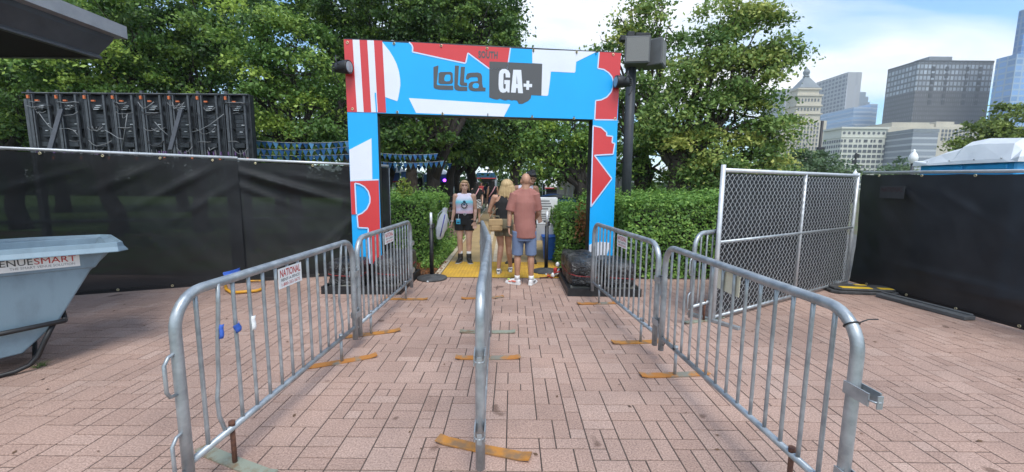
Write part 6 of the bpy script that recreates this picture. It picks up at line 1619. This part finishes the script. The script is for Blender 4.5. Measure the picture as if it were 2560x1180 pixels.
# dark printed ring and teal shape on the chest
pn = MB(); 
def chest(x, z, o=.0): return V(x, -.008 - .132 * math.sqrt(max(0, 1 - (x / .178) ** 2)) - o, z)
pn.tube([chest(.012 + .050 * math.cos(a), 1.215 + .055 * math.sin(a), -.004) for a in [2 * PI * k / 22 for k in range(22)]], .0085, 6, 0, closed=True)
for k in range(11):
    a = 2 * PI * k / 11; pn.ell(chest(.012 + .062 * math.cos(a), 1.215 + .067 * math.sin(a), -.002), .007, 6, 4, 0)
pn.ell(chest(.012, 1.295, -.002), (.026, .006, .02), 8, 6, 1); pn.ell(chest(.012, 1.235, -.002), (.02, .006, .018), 8, 6, 1); pn.ell(chest(.012, 1.190, -.002), (.03, .006, .012), 8, 6, 2)
pn.build('shirt_print', [MAT['ink_dark'], MAT['teal_cloth'], MAT['white_cloth']], w1)
so_ = [('loft', [((0, .01, .80), .168, .118), ((0, .012, .88), .186, .128), ((0, .01, .96), .182, .125), ((0, .01, 1.03), .164, .114), ((0, .01, 1.055), .160, .112)])]
for a in (0, 1): so_.append(('fru', hips[a].lerp(knees[a], .0), .110, hips[a].lerp(knees[a], .54) , .098))
garment(w1, 'shorts', so_, 'black_cloth')
bl = MB(); bl.tube([(.166 * math.cos(a), .01 + .118 * math.sin(a), 1.035) for a in [2 * PI * k / 28 for k in range(28)]], .012, 6, closed=True); bt = bl.build('belt', MAT['black_plastic'], w1)
bk_ = MB(); bk_.tube([(.02 + .024 * math.cos(a), -.122, 1.035 + .018 * math.sin(a)) for a in [2 * PI * k / 12 for k in range(12)]], .005, 5, closed=True); bk_.build('buckle', MAT['galv_white'], bt)
bd_ = MB(); bd_.box((-.105, -.135, .885), (.078, .006, .11), 0, 0); bd_.box((-.105, -.139, .93), (.05, .003, .012), 0, 1); bd_.box((-.105, -.139, .865), (.05, .003, .03), 0, 2); bd_.tube([(-.105, -.13, .94), (-.10, -.125, 1.03)], .005, 5, 3)
bd_.build('badge', [MAT['badge'], MAT['white_plastic'], MAT['teal_cloth'], MAT['galv_white']], w1)
for a in range(2):
    shoe(w1, anks[a], toes[a], 1.0, 'boot', 'boot', 'sole', .10); sock(w1, anks[a], 1.0, .15, .245)
wb_ = MB(); wb_.tube([aL[2] + V(.030 * math.cos(a), .030 * math.sin(a), .012) for a in [2 * PI * k / 14 for k in range(14)]], .008, 5, closed=True); wb_.ell(aL[2] + V(.022, -.022, .012), .016, 8, 6); wb_.build('watch', MAT['black_plastic'], w1)
wb_ = MB(); wb_.tube([aR[2] + V(.030 * math.cos(a), .030 * math.sin(a), .012) for a in [2 * PI * k / 14 for k in range(14)]], .008, 5, closed=True); wb_.build('wristband', MAT['white_plastic'], w1)
w1.scale = (s * 1.07, s, s); MW[w1.name] = MW[w1.name] @ Matrix.Diagonal((s * 1.07, s, s, 1))
# bag of clear plastic in her hand
hw_ = MW[w1.name] @ V(-.275, -.06, .80); b = MB()
top = P(1113, 520, hw_.y); bot = P(1098, 598, hw_.y)
t = thing('plastic_bag', 'clear plastic bag with a white roll inside, held at the facing woman\'s side', 'bag', (hw_.x - .10, hw_.y, hw_.z - .28))
def bagf(u, v):
    a = 2 * PI * u; w = (.035 + .075 * math.sin(PI * min(1, v * 1.15)) ** .6) if v < .87 else .05
    c = bot.lerp(top, v); n_ = 1 + .18 * mnoise.noise((math.cos(a) * 2, math.sin(a) * 2, v * 7))
    return c + V(math.cos(a) * w * n_, math.sin(a) * w * .6 * n_, 0)
b.grid(24, 20, bagf); b.build('film', MAT['film'], t, world=True)
b = MB(); c1, c2 = bot.lerp(top, .1) + V(.02, -.07, 0), bot.lerp(top, .8) + V(.03, -.05, 0); b.tube([c1, c2], .012, 6); b.build('blue_stripe', pmat('blue_print', (.12, .12, .45), scale=10), t, world=True)
b = MB(); b.tube([top, top.lerp(hw_, .5) + V(-.02, 0, .03), hw_], [.02, .012, .012], 6); b.tube([P(1092, 560, hw_.y), P(1096, 535, hw_.y), P(1113, 518, hw_.y)], .006, 5); b.build('handle', MAT['film'], t, world=True)

# --- bald man from behind
g_ = G(1300, 712); s = 1.0
m1 = new_person('bald man seen from behind in salmon T-shirt and blue shorts', g_)
sh = [V(-.178, 0, 1.425), V(.172, 0, 1.425)]
aL = [sh[0], V(-.248, .0, 1.15), V(-.262, -.02, .925)]; aR = [sh[1], V(.236, .04, 1.16), V(.175, .20, 1.03)]
anks = [V(-.115, .02, .10), V(.125, .0, .10)]; toes = [V(-.245, .10, .04), V(.20, .16, .04)]
knees = [V(-.11, .03, .50), V(.115, .02, .50)]; hips = [V(-.10, 0, .93), V(.10, 0, .93)]
hp, q, R = head_prims((.015, .03, 1.645), 1.05, PI + .05, 0)
pr = list(hp) + [('cap', (-.04, .01, 1.525), .040, (-.10, 0, 1.45), .04), ('cap', (.05, .01, 1.525), .040, (.10, 0, 1.45), .04), ('cap', (.01, .01, 1.45), .078, (.015, .02, 1.60), .070), ('loft', [((0, 0, .88), .165, .12), ((0, 0, 1.0), .175, .13), ((0, 0, 1.12), .168, .13), ((0, 0, 1.22), .165, .125), ((0, 0, 1.33), .172, .12), ((0, 0, 1.42), .15, .095), ((0, 0, 1.48), .08, .07)]), ('cap', (-.14, 0, 1.41), .055, (.14, 0, 1.41), .055)]
for a in range(2): pr += leg_prims(hips[a], knees[a], anks[a], toes[a], 1.0, 1.12)
pr += arm_prims(*aL, 1.0, 1.12) + arm_prims(*aR, 1.0, 1.12) + hand_prims(aL[2], (.04, .02, -1), 1, 1.05, .6, (0, 1, 0)) + hand_prims(aR[2], (-.3, .9, -.1), -1, 1.0, .6, (0, 0, 1))
link_mesh('body', blob(pr, .0065, 4), MAT['skin_tan'], m1); face_parts(m1, q, R, 1.05)
ts = [('loft', [((.01, 0, .765), .190, .150), ((.01, 0, .90), .186, .150), ((0, 0, 1.05), .180, .145), ((0, 0, 1.2), .182, .145), ((0, 0, 1.32), .192, .142), ((0, 0, 1.425), .178, .112), ((.01, .005, 1.49), .11, .088), ((.01, .005, 1.515), .084, .080)]), ('cap', (-.155, 0, 1.418), .082, (.155, 0, 1.418), .082), ('cap', (-.05, .008, 1.495), .058, (-.155, 0, 1.445), .062), ('cap', (.06, .008, 1.495), .058, (.155, 0, 1.445), .062)]
for A in (aL, aR):
    e = A[0].lerp(A[1], .88); ts += [('fru', A[0] + (A[0] - A[1]).normalized() * .03, .080, e, .082)]
o = garment(m1, 'shirt', ts, 'salmon')
dm = o.modifiers.new('folds', 'DISPLACE'); tx = bpy.data.textures.new('folds', 'CLOUDS'); tx.noise_scale = .26; tx.noise_depth = 2; dm.texture = tx; dm.strength = .026; dm.mid_level = .5
cl_ = MB(); cl_.tube([(.012 + .083 * math.cos(a), .008 + .078 * math.sin(a), 1.513) for a in [2 * PI * k / 26 for k in range(26)]], .009, 6, closed=True); cl_.build('collar', MAT['salmon'], m1)
st_ = [('loft', [((0, 0, .72), .168, .130), ((0, 0, .82), .178, .138), ((0, 0, .92), .172, .132), ((0, 0, .98), .165, .128)])]
for a in (0, 1):
    k = knees[a] + V(0, 0, -.015); st_.append(('fru', hips[a] + V(0, 0, -.06), .108, k + V((-1 if a == 0 else 1) * .004, 0, .0), .096))
garment(m1, 'shorts', st_, 'blue_short')
ac = [(.35, .046, .055, (.05, .008, .014), 'coral'), (.72, .02, .07, (.035, .02, .012), 'lime'), (.62, .044, .045, (.03, .008, .010), 'coral'), (.35, -.046, .055, (.05, .008, .014), 'ink_grey')]
for a in range(2): shoe(m1, anks[a], toes[a], 1.03, 'white_cloth', 'shoe', 'white_plastic', .0, ac); sock(m1, anks[a], 1.0, .09, .155)
wb_ = MB(); wb_.tube([aL[2] + V(.036 * math.cos(a), .036 * math.sin(a), .012) for a in [2 * PI * k / 14 for k in range(14)]], .010, 5, closed=True); wb_.build('wristband', MAT['black_plastic'], m1)

m1.location.x += .06; m1.scale = (.93, 1, 1)

# --- blonde woman from behind, bag on her hip
g_ = G(1258, 686); s = .985
w2 = new_person('woman with blonde bob seen from behind in black tank top and olive shorts', g_)
sh = [V(-.165, 0, 1.39), V(.165, .02, 1.39)]
aL = [sh[0], V(-.255, .05, 1.13), V(-.11, .22, 1.06)]; aR = [sh[1], V(.24, .06, 1.13), V(.16, .24, 1.10)]
anks = [V(-.085, .02, .12), V(.13, .20, .10)]; toes = [V(-.075, .16, .035), V(.12, .36, .04)]
knees = [V(-.045, .06, .52), V(.09, .10, .51)]; hips = [V(-.085, 0, .92), V(.09, .02, .92)]
hp, q, R = head_prims((.065, .03, 1.575), 1.0, PI - .35, .05)
pr = list(hp) + [('cap', (.01, .01, 1.40), .055, (.045, .02, 1.50), .050), ('loft', [((0, 0, .86), .155, .11), ((0, 0, .96), .165, .115), ((0, 0, 1.07), .130, .095), ((0, 0, 1.2), .135, .10), ((0, 0, 1.32), .155, .10), ((0, 0, 1.40), .12, .075), ((0, 0, 1.44), .06, .055)]), ('cap', (-.14, 0, 1.385), .052, (.14, .01, 1.385), .052)]
for a in range(2): pr += leg_prims(hips[a], knees[a], anks[a], toes[a], 1.0, 1.0)
pr += arm_prims(*aL, 1.0, .9) + arm_prims(*aR, 1.0, .9) + hand_prims(aL[2], (.6, .6, .2), 1, .92, .6, (0, 0, 1)) + hand_prims(aR[2], (-.6, .6, .1), -1, .92, .6, (0, 0, 1))
link_mesh('body', blob(pr, .0065, 4), MAT['skin_tan'], w2); face_parts(w2, q, R, 1.0)
hh = [('ell', q(0, .02, .035), (.112, .12, .104), R), ('loft', [((.06, .012, 1.415), .150, .080), ((.062, .014, 1.44), .158, .098), ((.064, .014, 1.50), .152, .110), ((.064, .016, 1.58), .130, .116), ((.064, .02, 1.64), .095, .09)])]
for k in range(26):
    a = PI * (1.05 + .95 * random.random()); x = .06 + .145 * math.cos(a); y = .012 + .09 * math.sin(a)
    hh.append(('cap', (x * .8 + .01, y * .9, 1.53), .022, (x + random.uniform(-.01, .01), y + random.uniform(-.012, .008), 1.385 + random.uniform(-.02, .03)), .010))
ob = link_mesh('hair', blob(hh, .006, 2), MAT['hair_blonde'], w2)
tk = [('loft', [((0, 0, 1.00), .152, .110), ((0, 0, 1.07), .142, .107), ((0, 0, 1.2), .146, .112), ((0, 0, 1.31), .150, .108), ((0, 0, 1.40), .105, .078), ((0, 0, 1.435), .07, .062)]), ('cap', (-.085, 0, 1.385), .054, (.085, 0, 1.385), .054)]
garment(w2, 'tank_top', tk, 'black_cloth')
st_ = [('loft', [((0, 0, .84), .165, .12), ((0, 0, .92), .176, .126), ((0, 0, .99), .165, .12), ((0, 0, 1.02), .152, .112)])]
for a in (0, 1): st_.append(('fru', hips[a], .102, hips[a].lerp(knees[a], .52), .094))
garment(w2, 'shorts', st_, 'khaki')
ac = [(.1, 0, .07, (.035, .034, .02), 'ink_dark'), (.45, .043, .05, (.05, .006, .016), 'ink_grey'), (.45, -.043, .05, (.05, .006, .016), 'ink_grey')]
for a in range(2): shoe(w2, anks[a], toes[a], .95, 'white_cloth', 'shoe', 'sole', .0, ac)
w2.scale = (s, s, s); MW[w2.name] = MW[w2.name] @ Matrix.Scale(s, 4)
bc = MW[w2.name] @ V(-.135, -.165, .925)
t = thing('shoulder_bag', 'tan canvas bag hanging at the blonde woman\'s hip', 'bag', bc, .12)
MB().box((0, 0, -.02), (.235, .10, .20)).build('pouch', MAT['tan_canvas'], t, bevel=.03, seg=3)
f_ = MB(); f_.box((0, -.052, .035), (.235, .018, .10)); f_.box((0, 0, .085), (.225, .10, .018)); f_.build('flap', MAT['tan_canvas'], t, bevel=.012, seg=2)
p_ = MB(); p_.box((0, -.062, -.06), (.16, .02, .09)); p_.build('pocket', MAT['tan_canvas'], t, bevel=.01)
h_ = MB(); h_.tube([(-.06, 0, .09), (-.06, 0, .14), (.06, 0, .14), (.06, 0, .09)], .012, 6); h_.build('handle', MAT['khaki'], t)
sp2 = MB(); a = MW[t.name].inverted(); sp2.tube([(-.10, 0, .08), (-.06, .03, .16), (.02, .075, .26), (.10, .10, .30)], .010, 6); sp2.build('strap', MAT['khaki'], t)

# --- dark haired man mostly hidden behind the bald man
g_ = G(1312, 656); s = 1.06
m2 = new_person('dark haired man in pastel sleeveless shirt mostly hidden behind the bald man', g_)
sh = [V(-.19, 0, 1.43), V(.19, 0, 1.43)]
aR = [sh[0], V(-.24, .0, 1.15), V(-.15, -.16, 1.02)]; aL = [sh[1], V(.265, .02, 1.14), V(.275, -.10, .92)]
anks = [V(-.20, -.05, .10), V(.155, .03, .10)]; toes = [V(-.32, -.15, .04), V(.185, -.16, .04)]
knees = [V(-.13, -.03, .50), V(.14, -.01, .50)]; hips = [V(-.10, 0, .92), V(.10, 0, .92)]
hp, q, R = head_prims((.115, -.02, 1.62), 1.0, .15, .35)
pr = list(hp) + [('cap', (.01, .01, 1.44), .066, (.09, -.01, 1.55), .058), ('loft', [((0, 0, .88), .155, .11), ((0, 0, 1.0), .16, .115), ((0, 0, 1.15), .16, .115), ((0, 0, 1.3), .18, .12), ((0, 0, 1.41), .165, .10), ((0, 0, 1.46), .09, .07)]), ('cap', (-.16, 0, 1.425), .062, (.16, 0, 1.425), .062)]
for a in range(2): pr += leg_prims(hips[a], knees[a], anks[a], toes[a], 1.0, 1.0)
pr += arm_prims(*aR, 1.0, 1.0) + arm_prims(*aL, 1.0, 1.0) + hand_prims(aR[2], (.6, -.6, -.1), 1, 1, .6, (0, 0, 1)) + hand_prims(aL[2], (0, -.3, -1), -1, 1, .5, (-1, 0, 0))
link_mesh('body', blob(pr, .007, 4), MAT['skin_tan'], m2); face_parts(m2, q, R, 1.0)
hh = [('ell', q(0, .022, .055), (.092, .108, .085), R), ('ell', q(0, -.06, .085), (.075, .045, .035), R)]
for k in range(22): d_ = Vector(unit(1)[0]); d_.z = abs(d_.z); hh.append(('ell', q(0, .02, .055) + d_ * .088, (.024, .024, .02)))
link_mesh('hair', blob(hh, .007, 2), MAT['hair_dark'], m2)
tk = [('loft', [((0, 0, .97), .178, .128), ((0, 0, 1.07), .172, .125), ((0, 0, 1.2), .172, .128), ((0, 0, 1.31), .185, .130), ((0, 0, 1.40), .155, .108), ((0, 0, 1.455), .10, .08)]), ('cap', (-.115, 0, 1.425), .066, (.115, 0, 1.425), .066)]
garment(m2, 'tank_top', tk, 'tank')
st_ = [('loft', [((0, 0, .80), .17, .125), ((0, 0, .92), .178, .128), ((0, 0, 1.0), .168, .12)])]
for a in (0, 1): st_.append(('fru', hips[a], .108, hips[a].lerp(knees[a], .62), .10))
garment(m2, 'shorts', st_, 'black_cloth')
for a in range(2): shoe(m2, anks[a], toes[a], 1.0, 'boot', 'shoe', 'boot', .0); sock(m2, anks[a], 1.0, .10, .23)
m2.scale = (s, s, s)

# --- people farther in, simpler but whole
def far_person(label, c, s, rz, top, bottom, hair, skin='skin_tan', skirt=False, sleeve=False, bag=None, stride=.1, longhair=True, sit=False, arms=0):
    t = new_person(label, c, rz, None)
    z0 = -.42 if sit else 0
    hp, q, R = head_prims((0, -.01, 1.60 + z0), 1.0)
    pr = list(hp) + [('cap', (0, .01, 1.42 + z0), .055, (0, 0, 1.52 + z0), .05), ('loft', [((0, 0, .88 + z0), .155, .11), ((0, 0, 1.05 + z0), .14, .10), ((0, 0, 1.25 + z0), .155, .11), ((0, 0, 1.39 + z0), .15, .09), ((0, 0, 1.44 + z0), .08, .06)]), ('cap', (-.15, 0, 1.40 + z0), .054, (.15, 0, 1.40 + z0), .054)]
    if sit: K = [(V(-.1, 0, .5), V(-.12, -.40, .50), V(-.12, -.38, .1), V(-.12, -.54, .04)), (V(.1, 0, .5), V(.12, -.40, .50), V(.12, -.42, .1), V(.12, -.58, .04))]
    else: K = [(V(-.09, 0, .92), V(-.09, -.03 - stride * .4, .50), V(-.09, -stride, .1), V(-.10, -stride - .16, .04)), (V(.09, 0, .92), V(.09, -.02, .50), V(.09, stride, .1), V(.10, stride - .16, .04))]
    for k in K: pr += leg_prims(*k, 1.0)
    A = []
    for e in (-1, 1):
        if arms == 1 or sit: a = (V(e * .165, 0, 1.40 + z0), V(e * .25, -.08, 1.16 + z0), V(e * .12, -.26, 1.16 + z0))
        else: a = (V(e * .165, 0, 1.40 + z0), V(e * .22, .03 * e, 1.13 + z0), V(e * .23, -.08 * e, .90 + z0))
        A.append(a); pr += arm_prims(*a, 1.0, .95) + hand_prims(a[2], (a[2] - a[1]), e, .95, .5, (0, -1, .3))
    link_mesh('body', blob(pr, .010, 3), MAT[skin], t)
    tp = [('loft', [((0, 0, 1.0 + z0), .158, .115), ((0, 0, 1.1 + z0), .152, .112), ((0, 0, 1.27 + z0), .168, .122), ((0, 0, 1.39 + z0), .155, .10), ((0, 0, 1.44 + z0), .09, .07)]), ('cap', (-.13, 0, 1.39 + z0), .066, (.13, 0, 1.39 + z0), .066)]
    if sleeve: tp += [('fru', a[0], .068, a[0].lerp(a[1], .7), .062) for a in A]
    garment(t, 'shirt', tp, top, .012)
    bt_ = [('loft', [((0, 0, .84 + z0), .17, .125), ((0, 0, .95 + z0), .176, .126), ((0, 0, 1.03 + z0), .158, .115)])]
    if skirt: bt_ = [('loft', [((0, 0, .66), .235, .20), ((0, 0, .80), .21, .165), ((0, 0, .95), .178, .128), ((0, 0, 1.03), .155, .113)])]
    else: bt_ += [('fru', k[0], .108, k[0].lerp(k[1], .55), .10) for k in K]
    garment(t, 'skirt' if skirt else 'shorts', bt_, bottom, .012)
    hh = [('ell', q(0, .018, .035), (.088, .105, .092), R)]
    if longhair: hh.append(('loft', [((0, .07, 1.40 + z0), .09, .035), ((0, .05, 1.52 + z0), .09, .06), ((0, .03, 1.62 + z0), .085, .08)]))
    link_mesh('hair', blob(hh, .01, 2), MAT[hair], t)
    for k in K: shoe(t, k[2], k[3], .95, 'boot', 'shoe', 'sole')
    if bag:
        sb_ = MB(); sb_.tube([(-.10, .10, 1.45), (.0, .135, 1.25), (.16, .13, 1.02)], .022, 6); sb_.build('strap', MAT['pink'], t)
    t.scale = (s, s, s); return t
far_person('woman walking away in black top and black and white checked skirt', G(1192, 562), .98, PI, 'black_cloth', 'plaid', 'hair_dark', 'skin', skirt=True, sleeve=True, bag=True)
far_person('woman walking away in black top and dark denim shorts, pink strap', G(1232, 554), 1.03, PI, 'black_cloth', 'navy', 'hair_dark', 'skin_tan', bag=True, stride=.16)
far_person('person in white shirt standing by the picnic tables in the shade', (X_at(1082, 17), 17, 0), 1.0, -.9, 'white_cloth', 'black_cloth', 'hair_dark', 'skin_brown', sleeve=True, arms=1, longhair=False)
far_person('person seated at the nearer picnic table in the shade', (X_at(1108, 18) + .1, 18.7, 0), 1.0, 0, 'black_cloth', 'navy', 'hair_dark', 'skin_tan', sleeve=True, sit=True)
far_person('person in dark clothes standing beyond the two walking women', (X_at(1218, 27), 27, 0), 1.0, PI, 'navy', 'black_cloth', 'hair_dark', 'skin_brown', sleeve=True)
far_person('person in red shirt standing far along the path', (X_at(1203, 30), 30, 0), 1.0, .3, 'red_cloth', 'black_cloth', 'hair_dark', 'skin_tan', sleeve=True)
far_person('person in grey shirt standing by the booth farthest left', (X_at(975, 19), 19, 0), 1.0, 1.2, 'white_cloth', 'navy', 'hair_dark', 'skin_brown', sleeve=True)

# ------------------------------------------------------------------ air between here and the skyline
hb = MB(); hb.box((0, 520, 105), (1700, 1120, 212))
hm = bpy.data.materials.new('pale_air'); hm.use_nodes = True
hn = hm.node_tree; hn.nodes.clear()
vo = hn.nodes.new('ShaderNodeVolumePrincipled'); vo.inputs['Density'].default_value = 0.0005; vo.inputs['Color'].default_value = (.92, .96, 1.0, 1); vo.inputs['Anisotropy'].default_value = 0.2
ho = hn.nodes.new('ShaderNodeOutputMaterial'); hn.links.new(vo.outputs[0], ho.inputs['Volume'])
hz_ = hb.build('haze', hm); hz_['kind'] = 'stuff'; hz_['label'] = 'thin pale summer haze over the park and city'
